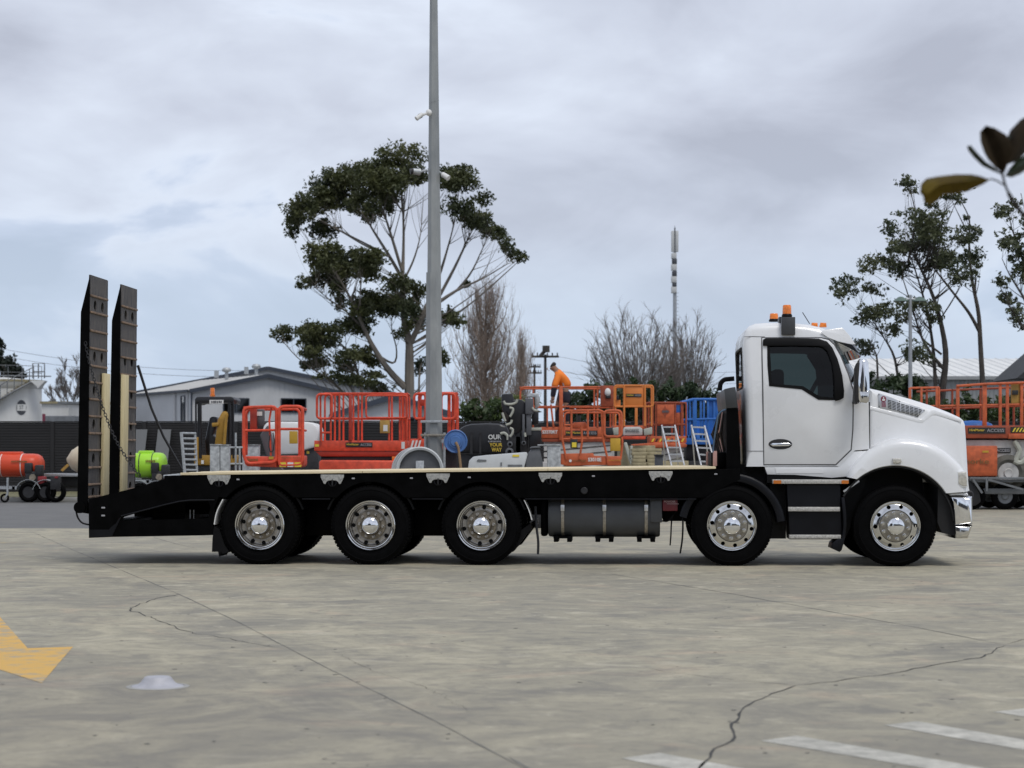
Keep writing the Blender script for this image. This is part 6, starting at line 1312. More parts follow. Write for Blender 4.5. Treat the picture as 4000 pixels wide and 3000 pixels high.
# ---- red boom-lift basket
d = 40; t = thing('boom_lift', 'red boom lift basket with yellow stickers beside the excavator', 'boom lift', at(1066, d))
pt(t, 'front_frame', [(952, 1778), (952, 1592), (1080, 1588), (1080, 1805), (965, 1812)], d, .034, 'lift_red', .10, True); pt(t, 'front_frame', [(1090, 1800), (1090, 1588), (1182, 1588), (1182, 1815), (1095, 1818)], d, .036, 'lift_red', .10, True)
pt(t, 'mid_rail', [(952, 1682), (1080, 1680)], d, .026, 'lift_red'); pt(t, 'mid_rail', [(1090, 1676), (1182, 1676)], d, .028, 'lift_red'); pt(t, 'post', [(1060, 1594), (1052, 1640), (1058, 1780)], d + .05, .02, 'lift_red')
pt(t, 'rear_frame', [(962, 1778), (962, 1600), (1170, 1598), (1170, 1780)], d + .75, .03, 'lift_red', .10)
for x in (955, 1178): pt(t, 'side_rail', [(x, 1592, d), (2000 + (x - 2000) * .98, 1600, d + .75)], d, .028, 'lift_red'); pt(t, 'side_rail', [(x, 1680, d), (2000 + (x - 2000) * .98, 1682, d + .75)], d, .024, 'lift_red')
pp(t, 'floor_tray', [(954, 1782), (1080, 1784), (1080, 1826), (966, 1822), (954, 1810)], d + .02, .75, 'lift_red', .02); pp(t, 'toe_panel', [(1086, 1780), (1184, 1780), (1184, 1818), (1176, 1826), (1094, 1826), (1086, 1816)], d - .01, .8, 'lift_red', .02)
for a, b, mt in ((1092, 1117, 'sticker_yellow'), (1123, 1146, 'print_white'), (1150, 1177, 'sticker_yellow')): pb(t, 'sticker', a, b, 1806, 1824, d - .03, .01, mt)
pb(t, 'control_panel', 976, 1002, 1594, 1678, d + .1, .15, 'lift_red_dark', .02); pb(t, 'control_box', 1003, 1030, 1598, 1664, d + .2, .2, 'machine_grey', .02); pb(t, 'label_plate', 1002, 1024, 1608, 1624, d + .19, .01, 'print_white')
pb(t, 'document_box', 1130, 1162, 1684, 1733, d - .02, .05, 'doc_ochre', .01); ptext(t, 'HireMaster ACCESS', 1136, 1788, d - .035, 7, 'print_brown', 74); pmarks(t, 986, 1796, d, 10, 46, 'print_brown'); pb(t, 'sticker', 1050, 1068, 1783, 1794, d, .01, 'doc_ochre')
pt(t, 'cable_loop', [(1054, 1700), (1050, 1740), (1056, 1768), (1068, 1760), (1072, 1720), (1066, 1690)], d - .03, .012, 'engine_black', .06)
pp(t, 'boom', [(1015, 1700), (1045, 1660), (1120, 1890), (1080, 1910)], d + 1.0, .3, 'machine_grey', .03); pb(t, 'turret', 1010, 1180, 1850, 1930, d + 1.0, 1.0, 'lift_red', .04); wheelset(t, (1020, 1165), d + .8, 1.6, .42, .42)
# ---- white rounded machine cover behind the basket
d = 52; t = thing('machine_cover', 'white rounded moulded machine cover behind the red lift basket', 'machine cover', at(1140, d))
pp(t, 'shell', [(1024, 1690), (1030, 1660), (1044, 1650), (1080, 1647), (1200, 1648), (1222, 1653), (1238, 1668), (1244, 1690), (1242, 1730), (1230, 1748), (1186, 1760), (1170, 1775), (1040, 1778)], d, 1.6, 'white_shell', .07)
pp(t, 'base', [(1170, 1755), (1240, 1750), (1244, 1830), (1250, 1990), (1000, 1990), (1020, 1780), (1160, 1780)], d + .1, 1.4, 'engine_black', .03); pb(t, 'gauge', 1198, 1208, 1762, 1772, d + .09, .02, 'print_yellow')

# ---- mini excavator
d = 44; t = thing('mini_excavator', 'yellow mini excavator with black canopy and orange beacon', 'excavator', at(830, d))
pp(t, 'canopy', [(760, 1560), (768, 1550), (905, 1549), (915, 1558), (912, 1578), (900, 1572), (780, 1574), (762, 1580)], d, 1.1, 'machine_black', .02); pb(t, 'number_plate', 818, 873, 1562, 1577, d - .02, .01, 'print_white'); pmarks(t, 846, 1569.5, d - .022, 9, 44, 'machine_grey', 6)
for px, dd in ((765, 0), (782, .0), (896, 0), (911, 0), (775, 1.0), (905, 1.0)): pt(t, 'canopy_post', [(px, 1570), (px + 1, 1790)], d + dd, .035 if px in (782, 896) else .022, 'machine_black')
p = B(830, 1549, d + .4); MB().lathe([(.06, 0), (.06, .04), (.05, .04), (.05, .16), (.04, .19), (0, .19)], p, 14, 'Z').build('beacon', 'amber', t)
pp(t, 'seat', [(812, 1660), (818, 1632), (832, 1626), (848, 1632), (848, 1660), (830, 1700), (860, 1720), (860, 1790), (805, 1790), (800, 1720)], d + .3, .5, 'machine_black', .03)
pp(t, 'boom', [(838, 1740), (850, 1640), (868, 1608), (882, 1606), (890, 1620), (880, 1660), (872, 1740)], d - .15, .22, 'digger_yellow', .02); pp(t, 'boom_cylinder', [(826, 1652), (855, 1650), (855, 1664), (828, 1668)], d - .2, .1, 'digger_yellow', .02); pt(t, 'ram', [(884, 1620), (876, 1735)], d - .2, .035, 'digger_yellow')
pp(t, 'side_cover', [(758, 1712), (764, 1706), (776, 1710), (776, 1818), (758, 1815)], d - .02, .5, 'digger_yellow', .02); pb(t, 'body', 762, 915, 1778, 1818, d, 1.1, 'digger_yellow', .03); pb(t, 'counterweight', 765, 915, 1818, 1850, d + .05, 1.0, 'engine_black', .03)
for dd in (-.15, .95): pp(t, 'track', [(745, 1905), (760, 1880), (920, 1880), (935, 1905), (935, 1995), (915, 2020), (765, 2020), (745, 1995)], d + dd, .3, 'rubber', .04)
pb(t, 'undercarriage', 770, 910, 1850, 1960, d + .2, .7, 'engine_black', .03); pb(t, 'badge_plate', 786, 796, 1798, 1812, d - .03, .01, 'print_white'); pt(t, 'lever', [(868, 1720), (872, 1676)], d + .3, .014, 'engine_black')
# ---- galvanised panels and gate in front of it
d = 38; t = thing('galvanised_gate', 'grey five-bar galvanised gate leaning left of the excavator', 'gate', at(730, d))
pt(t, 'stile', [(708, 1688), (722, 1850), (724, 2010)], d, .03, 'galv', 0); pt(t, 'stile', [(762, 1690), (770, 1850), (772, 2010)], d + .3, .022, 'galv', 0)
for i in range(12): y = 1692 + 20.5 * i; pt(t, 'bar', [(709 + i * 1.3, y, d), (764 + i * .7, y + 1, d + .3)], d, .022, 'galv')
M('galv_spangle', (0.40, 0.415, 0.42), .5, metal=.35, var=.32, scale=11, rvar=.1)
for a, b, y0, lab in ((820, 858, 1738, 'pale galvanised steel post nearest the excavator body, left of the pair'), (860, 893, 1740, 'ribbed galvanised steel post touching its left neighbour by the excavator')):
    t = thing('steel_post', lab, 'post', at((a + b) / 2, 37)); pb(t, 'shaft', a, b, y0, 2070, 37, .25, 'galv_spangle', .01); pb(t, 'cap', a - 1, b + 1, y0 - 3, y0, 36.98, .29, 'galv_spangle', .005)
t = thing('steel_post', 'galvanised steel box section half hidden by the red basket', 'post', at(975, 43)); pb(t, 'shaft', 946, 1010, 1740, 2027, 43, .3, 'galv_spangle', .01); pb(t, 'cap', 945, 1011, 1737, 1740, 42.98, .34, 'galv_spangle', .005)
t = thing('tube_frame', 'thin galvanised tube frame between the excavator posts', 'frame', at(915, 37.6))
for pts in ([(893, 1748), (948, 1748)], [(921, 1690), (921, 2060)], [(893, 1812), (948, 1812)], [(936, 1748), (936, 2060)]): pt(t, 'tube', pts, 37.6, .018, 'galv')

# ---- tank trailers at the left
def tank_trailer(name, label, d, x0, x1, y0, y1, tankmat, eng, wheels, frame_y, cat='tank trailer', strap=None, deco='print_brown'):
    t = thing(name, label, cat, at((x0 + x1) / 2, d), group='small tank trailers by the fence'); a, b = B(x0, y0, d), B(x1, y1, d); rz_ = (a.z - b.z) / 2; zc2 = (a.z + b.z) / 2; yc = a.y + .5; L_ = b.x - a.x
    tk_ = xloft(MB(), supel(28, .5, rz_, 2.6), [(a.x, yc, zc2, .55), (a.x + .04 * L_, yc, zc2, .82), (a.x + .10 * L_, yc, zc2, .96), (a.x + .18 * L_, yc, zc2, 1), (b.x - .18 * L_, yc, zc2, 1), (b.x - .10 * L_, yc, zc2, .96), (b.x - .04 * L_, yc, zc2, .82), (b.x, yc, zc2, .55)]).build('tank', tankmat, t, 60)
    xm = (a.x + b.x) / 2; MB().box(xm - .30 * L_, xm + .12 * L_, yc - .22, yc + .22, a.z - .06, a.z + .055).build('filler_hump', tankmat, tk_, bevel=.04)
    for f in (.28, .66): x = a.x + L_ * f; xloft(MB(), supel(28, .5, rz_, 2.6), [(x - .012, yc, zc2, 1.012), (x + .012, yc, zc2, 1.012)]).build('strap', strap or 'engine_black', tk_)
    pmarks(t, x1 - (x1 - x0) * .36, y0 + (y1 - y0) * .33, d - .02, (y1 - y0) * .085, (x1 - x0) * .30, deco)
    fz = B(0, frame_y, d).z
    for y in (a.y + .05, a.y + .9): MB().box(a.x - .1, b.x + .35, y, y + .08, fz - .08, fz).build('frame_rail', 'galv', t)
    for f in (0, .5, 1): x = a.x + (b.x - a.x) * f; MB().box(x, x + .08, a.y + .05, a.y + .98, fz - .08, fz + .01).build('cross_rail', 'galv', t)
    ex, ey, es = eng; c = B(ex, ey, d - .1); e = MB().box(c.x - .22 * es, c.x + .22 * es, c.y, c.y + .4, c.z - .2 * es, c.z + .12 * es).build('pump_engine', 'engine_black', t, bevel=.03)
    MB().box(c.x - .24 * es, c.x - .02, c.y - .02, c.y + .3, c.z + .06 * es, c.z + .36 * es).build('fuel_tank', 'engine_black', e, bevel=.04); MB().box(c.x + .05, c.x + .26 * es, c.y - .02, c.y + .3, c.z - .02 * es, c.z + .30 * es).build('air_filter', 'engine_black', e, bevel=.04)
    MB().cyl((c.x, c.y - .06, c.z - .05), (c.x, c.y, c.z - .05), .09 * es, n=16).build('recoil_cover', 'hub_dirty', e); MB().box(c.x + .14 * es, c.x + .34 * es, c.y - .03, c.y + .25, c.z - .24 * es, c.z - .02).build('pump_housing', 'engine_red', e, bevel=.03)
    for wx in wheels:
        q = B(wx, 1760, d - .15); w = MB().lathe([(.16, .03), (.22, 0), (.27, .02), (.29, .05), (.29, .13), (.27, .16), (.22, .18), (.16, .15)], (q.x, q.y, .29), 24, 'Y').build('wheel', 'rubber', t); MB().lathe([(0, .04), (.165, .03), (.165, .15), (0, .14)], (q.x, q.y, .29), 20, 'Y').build('rim', 'engine_black', w)
        o_ = [(q.x + .36 * math.cos(R(a_)), .29 + .36 * math.sin(R(a_))) for a_ in range(15, 170, 14)]; i_ = [(q.x + .345 * math.cos(R(a_)), .29 + .345 * math.sin(R(a_))) for a_ in range(15, 170, 14)]; MB().band(o_, i_, [(q.y - .02, 0, 0), (q.y + .22, 0, 0)]).build('mudguard', 'galv', t)
    return t
t = tank_trailer('tank_trailer', 'orange-red water tank trailer with pump at the left edge', 57, -60, 150, 1772, 1864, 'tank_orange', (128, 1858, 1.0), (110, 176), 1900, strap='print_white')
q = B(17, 1760, 56.6); jw = MB().lathe([(.07, .02), (.12, 0), (.13, .04), (.12, .08), (.07, .06)], (q.x, q.y, .13), 16, 'Y').build('jockey_wheel', 'rubber', t); pt(t, 'jockey_leg', [(30, 1866), (30, 1930), (20, 1944)], 56.6, .03, 'galv')
for a, b in ((196, 236),): pb(t, 'mud_flap', a, b, 1860, 1912, 56.4, .05, 'engine_black', .01); pb(t, 'flap_lamp', 214, 226, 1860, 1868, 56.38, .02, 'engine_red')
q = B(215, 1760, 56.8); w = MB().lathe([(.16, .03), (.22, 0), (.29, .05), (.29, .13), (.22, .18), (.16, .15)], (q.x, q.y, .29), 24, 'Y').build('wheel', 'rubber', t)
t = tank_trailer('tank_trailer', 'lime green water tank trailer with pump behind the ramps', 55, 505, 635, 1768, 1868, 'lime', (622, 1856, .95), (540, 610), 1875)
pt(t, 'drawbar', [(640, 1862), (705, 1856)], 54.8, .05, 'galv')
d = 58; t = thing('slip_tank', 'cream conical slip tank half hidden behind the ramps', 'tank', at(330, d)); c = B(335, 1796, d); MB().lathe([(.05, -1.0), (.28, -.85), (.44, -.6), (.52, -.2), (.53, .5), (.40, .7), (0, .72)], (c.x + .35, c.y + .5, c.z), 28, 'X').build('tank', 'cream', t, 60)
pp(t, 'stay', [(236, 1836), (262, 1812), (268, 1820), (244, 1842)], d, .08, 'doc_tan'); pb(t, 'trailer_frame', 164, 420, 1850, 1862, d, 1.0, 'galv', .01); pb(t, 'underframe', 240, 420, 1862, 1905, d + .3, .6, 'engine_black', .02)
wheelset(t, (360, 400), d - .05, 1.2, .3, .30, .2)

# ---- galvanised light pole with its camera, floodlights and reels
d = 42; c = B(1696, 1760, d); t = thing('light_pole', 'tall octagonal galvanised light pole in the middle of the yard', 'light pole', (c.x, c.y, 0)); zp = lambda py: CH + (YH - py) * d / FP
M('pole_galv', (0.30, 0.315, 0.315), .5, metal=.35, var=.18, scale=2.5, stretch=(1, 1, .35), col2=(.37, .385, .38), rvar=.1)
def octo(z0, r0, z1, r1): return MB().tube([(c.x, c.y, z0), (c.x - .012, c.y, z1)], [r0, r1], 8)
octo(0, .197, zp(1065), .163).build('lower_shaft', 'pole_galv', t, 20); octo(zp(1068), .150, 10.9 + 1.2, .072).build('upper_shaft', 'pole_galv', t, 20)
octo(zp(402), .114, zp(398), .116).build('seam_ring', 'pole_galv', t, 20); MB().box(c.x - .3, c.x + .3, c.y - .3, c.y + .3, 0, .04).build('base_plate', 'pole_galv', t)
for py in (1647, 1700):
    for dd in (-.23, .23): pb(t, 'clamp_bar', 1643, 1750, py - 5, py + 5, d + dd, .05, 'galv' if py < 1680 else 'strap', .005)
for px in (1662, 1735): pt(t, 'conduit', [(px, 1690), (px, 1990)], d - .1, .03, 'galv')
cm_ = thing('security_camera', 'small white security camera high on the light pole', 'camera', tuple(B(1674, 440, d - .15)))
p = B(1675, 440, d - .16); MB().sphere(p, .065, .065, .07).build('mount', 'print_white', cm_); MB().tube([B(1668, 442, d - .18), B(1650, 449, d - .2)], .028, 8).build('neck', 'print_white', cm_); MB().tube([B(1650, 446, d - .2), B(1626, 464, d - .26)], [.045, .05], 10).build('body', 'print_white', cm_); MB().tube([B(1644, 451, d - .206), B(1638, 455, d - .22)], .052, 10).build('hood_band', 'engine_black', cm_)
for (a, b, lab, pts) in ((1600, 1665, 'pale grey floodlight on the left side of the pole', [(1668, 664), (1640, 672), (1612, 668)]), (1718, 1758, 'white camera on the right side of the pole', [(1716, 672), (1728, 680), (1752, 696)])):
    f = thing('floodlight' if a < 1700 else 'security_camera', lab, 'floodlight' if a < 1700 else 'camera', tuple(B(a, 672, d))); MB().tube([B(*pts[0], d), B(*pts[1], d - .05)], .025, 8).build('bracket', 'galv', f); MB().tube([B(*pts[1], d - .05), B(*pts[2], d - .12)], [.05, .062] if a > 1700 else [.075, .06], 10).build('housing', 'print_white' if a > 1700 else 'galv', f)
    if a < 1700: MB().tube([B(1612, 668, d - .12), B(1602, 670, d - .13)], .062, 10).build('lens', 'engine_black', f); MB().tube([B(1628, 650, d - .1), B(1642, 664, d - .1)], .012, 6).build('stay', 'galv', f)
rd = 41.2; rl = thing('hose_reel', 'blue hose reel hung on the light pole', 'hose reel', tuple(B(1779, 1724, rd))); cc = B(1780, 1724, rd)
MB().lathe([(0, -.05), (.10, -.05), (.11, -.02), (.145, -.02), (.15, .005), (.20, .01), (.225, -.01), (.24, .0), (.24, .05), (.16, .06), (.16, .16), (.235, .17), (.235, .22), (0, .22)], cc, 40, 'Y').build('drum', 'reel_blue', rl)
pt(rl, 'hose', [(1780, 1727), (1790, 1745), (1796, 1790), (1802, 1850), (1800, 1990)], rd - .06, .028, 'hose_brown', .1); pb(rl, 'bracket', 1725, 1780, 1716, 1730, rd + .2, .06, 'galv')
rd = 39; rl = thing('cable_reel', 'grey coil reel standing at the foot of the light pole', 'cable reel', at(1645, rd)); cc = B(1640, 1838, rd)
for dy, r_ in ((0, .46), (.10, .45), (.20, .45)): MB().lathe([(.40, -.02), (.44, -.035), (r_, -.02), (r_, .03), (.40, .03)], (cc.x - dy * .55, cc.y + dy, cc.z), 48, 'Y', closed=True).build('coil', 'genset_white', rl)
MB().lathe([(0, 0), (.12, -.01), (.14, .02), (.39, .03), (.40, .0), (.40, .05), (0, .05)], (cc.x, cc.y + .03, cc.z), 48, 'Y').build('side_disc', 'machine_grey', rl); pb(rl, 'stand', 1624, 1656, 1800, 2055, rd - .1, .06, 'galv', .01)
for s in (-1, 1): pt(rl, 'leg', [(1640, 1838), (1640 + s * 75, 2055)], rd + .15, .025, 'galv')

# ---- black rounded tank with lettering
d = 46; t = thing('tank_wagon', 'black rounded tank lettered OUR and YOUR WAY beside the pole', 'tank', at(1890, d))
pp(t, 'tank_body', [(1778, 1770), (1780, 1700), (1790, 1680), (1812, 1664), (1840, 1656), (1900, 1653), (1950, 1655), (1980, 1663), (1990, 1690), (1990, 1765), (1985, 1775)], d, 1.5, 'machine_black', .06)
pb(t, 'ladder_strip', 1836, 1846, 1690, 1775, d - .03, .03, 'engine_black'); pb(t, 'ladder_strip', 1872, 1880, 1690, 1775, d - .03, .03, 'engine_black')
ptext(t, 'OUR', 1932, 1708, d - .012, 18, 'print_white', 52, .004); pmarks(t, 1932, 1724, d - .008, 6, 52, 'lamp_white', 9); ptext(t, 'YOUR', 1937, 1738, d - .012, 14, 'print_yellow', 50, .0025); ptext(t, 'WAY', 1940, 1757, d - .012, 16, 'print_yellow', 40, .0025)
pb(t, 'frame', 1785, 1985, 1775, 1850, d + .1, 1.2, 'engine_black', .02); wheelset(t, (1830, 1930), d, 1.4, .36, .36)
pt(t, 'hose', [(1955, 1695), (1968, 1690), (1982, 1700), (1984, 1718)], d - .05, .035, 'pale_hose', .1)
# ---- drilling rig
d = 43; t = thing('drill_rig', 'black drilling rig with pale hoses right of the lettered tank', 'drill rig', at(2040, d))
pp(t, 'mast_head', [(1958, 1540), (2002, 1536), (2008, 1562), (2030, 1560), (2040, 1562), (2068, 1590), (2068, 1670), (2036, 1680), (2010, 1700), (1990, 1660), (1966, 1640), (1960, 1590)], d, .35, 'machine_black', .03)
pb(t, 'mast', 2012, 2036, 1560, 1990, d + .05, .3, 'machine_black', .02); pb(t, 'grey_box', 2052, 2084, 1556, 1618, d - .12, .3, 'machine_grey', .02); pb(t, 'column', 2056, 2076, 1618, 1700, d - .08, .2, 'machine_grey', .01); pb(t, 'column', 2040, 2050, 1618, 1720, d - .08, .12, 'machine_grey', .01)
pp(t, 'side_unit', [(2060, 1545), (2072, 1536), (2104, 1536), (2110, 1560), (2104, 1590), (2090, 1600), (2090, 1552), (2060, 1552)], d + .1, .25, 'galv', .015); pb(t, 'canister', 2078, 2104, 1606, 1660, d + .05, .25, 'machine_black', .03); pp(t, 'rear_box', [(2066, 1676), (2110, 1672), (2116, 1690), (2112, 1750), (2068, 1755)], d, .5, 'machine_black', .02); pb(t, 'rear_box_lid', 2064, 2116, 1670, 1682, d - .02, .55, 'pale_hose', .01)
for pts in ([(1968, 1566), (1972, 1578), (1998, 1580), (2018, 1572), (2020, 1560)], [(1990, 1592), (2006, 1596), (2002, 1612), (1992, 1628)], [(1992, 1672), (2004, 1676), (2002, 1694), (1992, 1706)], [(1962, 1612), (1968, 1630), (1974, 1646)], [(2050, 1690), (2052, 1706)], [(2078, 1592), (2088, 1604), (2104, 1604)], [(1976, 1660), (1996, 1654), (2000, 1640)]): pt(t, 'hose', pts, d - .12, .027, 'pale_hose', .06)
pp(t, 'claw', [(1956, 1618), (1974, 1606), (1990, 1632), (1984, 1650), (1972, 1648)], d - .08, .15, 'grimy', .02); pb(t, 'engine_block', 1985, 2062, 1700, 1778, d + .05, .7, 'engine_black', .03)
for px, py, r_ in ((1992, 1735, .06), (1990, 1765, .09), (2046, 1730, .05)): q = B(px, py, d - .05); MB().lathe([(r_ * .5, -.04), (r_, -.03), (r_, .1), (0, .1)], q, 18, 'Y').build('pulley', 'machine_grey', t)
for dd in (0, .8): pp(t, 'track', [(1975, 1900), (1990, 1880), (2110, 1880), (2125, 1900), (2125, 1995), (2105, 2022), (1992, 2022), (1975, 1995)], d + dd - .1, .3, 'rubber', .04)
pb(t, 'chassis', 1990, 2110, 1778, 1900, d + .1, .8, 'engine_black', .03)
# ---- white generator and grey box in front
d = 38; t = thing('generator', 'low white generator canopy in front of the black tank', 'generator', at(1945, d))
pp(t, 'canopy', [(1828, 1832), (1832, 1800), (1848, 1784), (1900, 1778), (2058, 1766), (2062, 1775), (2046, 1832), (2046, 1960), (1828, 1960)], d, 1.1, 'genset_white', .02)
pb(t, 'label_plate', 2002, 2028, 1776, 1784, d - .01, .01, 'sticker_yellow'); pb(t, 'louvre', 1984, 2040, 1815, 1822, d - .01, .01, 'steel_grey'); pb(t, 'louvre', 1984, 2040, 1826, 1833, d - .01, .01, 'steel_grey'); pb(t, 'latch', 1955, 1961, 1806, 1820, d - .015, .015, 'steel_grey'); pp(t, 'vent', [(1862, 1800), (1868, 1794), (1900, 1796), (1900, 1802), (1866, 1804)], d - .01, .01, 'steel_grey')
pb(t, 'skid', 1830, 2046, 1960, 1985, d + .05, 1.0, 'engine_black'); wheelset(t, (1880, 2000), d, 1.1, .3, .30, .2)
t = thing('grey_bin', 'dark grey tapered bin at the end of the white generator', 'bin', at(2090, 38)); pp(t, 'bin', [(2054, 1990), (2054, 1800), (2066, 1768), (2078, 1752), (2108, 1750), (2120, 1800), (2124, 1990)], 38, .7, 'machine_grey', .03); pp(t, 'lid', [(2070, 1752), (2076, 1744), (2108, 1742), (2112, 1750)], 37.97, .76, 'machine_grey', .01); pb(t, 'foot', 2056, 2122, 1990, 2062, 38.05, .6, 'engine_black', .01)
t = thing('steel_post', 'wide galvanised steel post between the grey bin and orange lift', 'post', at(2165, 38)); pb(t, 'shaft', 2138, 2190, 1738, 2063, 38, .26, 'galv_spangle', .01); pb(t, 'cap', 2100, 2190, 1736, 1741, 37.98, .30, 'galv_spangle', .004)

# ---- orange lift with the worker on it
d = 55; t = thing('scissor_lift', 'dull orange scissor lift carrying the worker in orange shirt', 'scissor lift', at(2250, d), group='scissor lifts in the yard')
rails(t, 'lift_orange', d, 1.5, 2033, 2395, 1512, 1588, 1668, [2190, 2334], .026, .12, bposts=[2085, 2190, 2330])
pt(t, 'gate_leg', [(2138, 1590), (2138, 1668)], d, .022, 'lift_orange'); pt(t, 'gate_leg', [(2152, 1580), (2162, 1668)], d, .028, 'lift_orange')
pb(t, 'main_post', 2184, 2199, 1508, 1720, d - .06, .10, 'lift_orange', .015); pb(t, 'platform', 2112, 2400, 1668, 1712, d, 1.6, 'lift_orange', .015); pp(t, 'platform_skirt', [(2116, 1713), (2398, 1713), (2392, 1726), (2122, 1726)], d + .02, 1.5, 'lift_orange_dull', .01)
ptext(t, 'S3370RT', 2148, 1688, d - .012, 13, 'print_white', 60, .004); sign(t, 2206, 2334, 1682, 1702, d - .012, 2275)
pb(t, 'control_panel', 2346, 2396, 1506, 1588, d - .05, .12, 'lift_orange_dull', .02); q = B(2374, 1532, d - .08); MB().sphere(q, .085, .06, .11).build('mirror', 'print_white', t); pb(t, 'mirror_base', 2366, 2386, 1543, 1556, d - .1, .08, 'engine_black', .01)
arms(t, 2125, 2390, 1728, 1800, d, 1.4, 'chassis_white', 3); pb(t, 'chassis', 2110, 2400, 1805, 1900, d - .1, 1.8, 'chassis_white', .03); wheelset(t, (2150, 2360), d - .15, 1.9, .42, .42); pb(t, 'engine_cover', 2200, 2400, 1725, 1805, d + .2, 1.2, 'chassis_white', .04)
# ---- near orange lift
d = 41; t = thing('scissor_lift', 'bright orange compact lift with rounded gate in front of the worker', 'scissor lift', at(2310, d), group='scissor lifts in the yard')
pt(t, 'top_rail', [(2196, 1715), (2196, 1604), (2344, 1602), (2362, 1612), (2362, 1720)], d, .022, 'lift_orange', .08); pt(t, 'gate_frame', [(2360, 1604), (2428, 1604), (2428, 1706), (2360, 1706)], d - .03, .028, 'lift_orange', .09, True)
pt(t, 'mid_rail', [(2196, 1715), (2362, 1712)], d, .02, 'lift_orange'); pt(t, 'mid_rail', [(2205, 1660), (2240, 1660)], d, .02, 'lift_orange'); pt(t, 'rear_rail', [(2205, 1700), (2205, 1612), (2420, 1612), (2420, 1700)], d + .8, .022, 'lift_orange', .08)
for pts in ([(2232, 1604), (2232, 1712)], [(2296, 1604), (2296, 1708)], [(2350, 1610), (2356, 1720), (2374, 1795)], [(2270, 1660), (2274, 1720), (2264, 1795)], [(2196, 1715), (2212, 1795)], [(2428, 1706), (2432, 1730), (2424, 1795)]): pt(t, 'post', pts, d - .01, .024, 'lift_orange', .06)
pp(t, 'control_box', [(2234, 1668), (2240, 1650), (2286, 1648), (2294, 1660), (2294, 1674), (2236, 1674)], d + .1, .2, 'lift_orange', .02); q = B(2263, 1634, d + .2); MB().cyl((q.x, q.y, q.z - .1), (q.x, q.y, q.z + .06), .035, n=10).build('joystick', 'engine_black', t)
pb(t, 'document_box', 2228, 2256, 1716, 1750, d - .04, .05, 'engine_black', .01); pb(t, 'label_plate', 2234, 2252, 1728, 1747, d - .05, .01, 'sticker_yellow'); pb(t, 'document_box', 2384, 2424, 1712, 1762, d - .05, .05, 'doc_ochre', .01)
pp(t, 'platform', [(2192, 1772), (2318, 1770), (2320, 1780), (2372, 1782), (2372, 1816), (2215, 1820), (2192, 1814)], d, .8, 'lift_orange', .012); pp(t, 'entry_tray', [(2368, 1782), (2426, 1782), (2426, 1818), (2372, 1819)], d - .04, .85, 'lift_orange', .012)
q = B(2228, 1800, d - .01); MB().cyl((q.x, q.y - .008, q.z), (q.x, q.y, q.z), .028, n=14).build('emblem', 'print_white', t); ptext(t, 'snorkel', 2262, 1799, d - .012, 10, 'print_brown', 52, .001); ptext(t, 'S3010E', 2323, 1796, d - .012, 14, 'print_white', 52, .003); ptext(t, 'HireMaster ACCESS', 2400, 1798, d - .055, 6, 'doc_ochre', 48)
arms(t, 2200, 2420, 1820, 1880, d, .8, 'chassis_white', 2); pb(t, 'chassis', 2196, 2428, 1880, 1985, d, .8, 'lift_orange', .03); wheelset(t, (2230, 2395), d - .02, .85, .2, .2, .12)
# ---- amber lift
d = 49; t = thing('scissor_lift', 'amber lift with a square signed panel above the ladders', 'scissor lift', at(2480, d), group='scissor lifts in the yard')
pp(t, 'front_panel', [(2434, 1512), (2440, 1508), (2504, 1508), (2516, 1516), (2516, 1580), (2508, 1588), (2440, 1588), (2434, 1582)], d, .03, 'lift_amber', .005); sign(t, 2446, 2506, 1538, 1551, d - .012)
for x in (2438, 2519): pt(t, 'post', [(x, 1504), (x, 1664)], d - .02, .026, 'lift_amber')
pt(t, 'frame', [(2400, 1588), (2400, 1506), (2551, 1506), (2551, 1588), (2400, 1588)], d, .024, 'lift_amber', .06); pt(t, 'rear_frame', [(2404, 1664), (2404, 1512), (2545, 1512), (2545, 1664)], d + .9, .024, 'lift_amber', .06)
pb(t, 'side_panel', 2402, 2424, 1562, 1588, d + .02, .03, 'lift_amber'); pb(t, 'post_wide', 2480, 2491, 1588, 1662, d - .01, .05, 'lift_amber', .01); pb(t, 'platform', 2396, 2520, 1662, 1676, d, 1.0, 'lift_orange', .01); pb(t, 'camera_box', 2408, 2418, 1545, 1562, d - .02, .06, 'engine_black', .01)
pp(t, 'scissor_cover', [(2434, 1676), (2440, 1668), (2500, 1667), (2510, 1676), (2510, 1700), (2434, 1702)], d - .1, .5, 'chassis_white', .02); ptext(t, 'SNORKEL', 2470, 1683, d - .115, 12, 'machine_grey', 56, .002); pb(t, 'dark_cover', 2362, 2396, 1670, 1700, d - .1, .4, 'engine_black', .02); pp(t, 'scissor_end', [(2392, 1672), (2420, 1668), (2424, 1698), (2398, 1700)], d - .12, .4, 'pale_hose', .02); pp(t, 'scissor_end', [(2514, 1676), (2548, 1668), (2548, 1696), (2516, 1702)], d - .12, .4, 'pale_hose', .02)
pb(t, 'base_beam', 2432, 2522, 1704, 1716, d - .15, .6, 'lift_red', .01); pp(t, 'ram', [(2436, 1730), (2448, 1726), (2472, 1800), (2462, 1816)], d - .2, .12, 'pale_hose', .02); pp(t, 'ram', [(2462, 1742), (2472, 1740), (2468, 1790), (2460, 1790)], d - .25, .1, 'pale_hose', .02)
pb(t, 'chassis', 2420, 2560, 1740, 1880, d, 1.0, 'timber_stack', .02); wheelset(t, (2450, 2530), d - .1, 1.2, .36, .36)
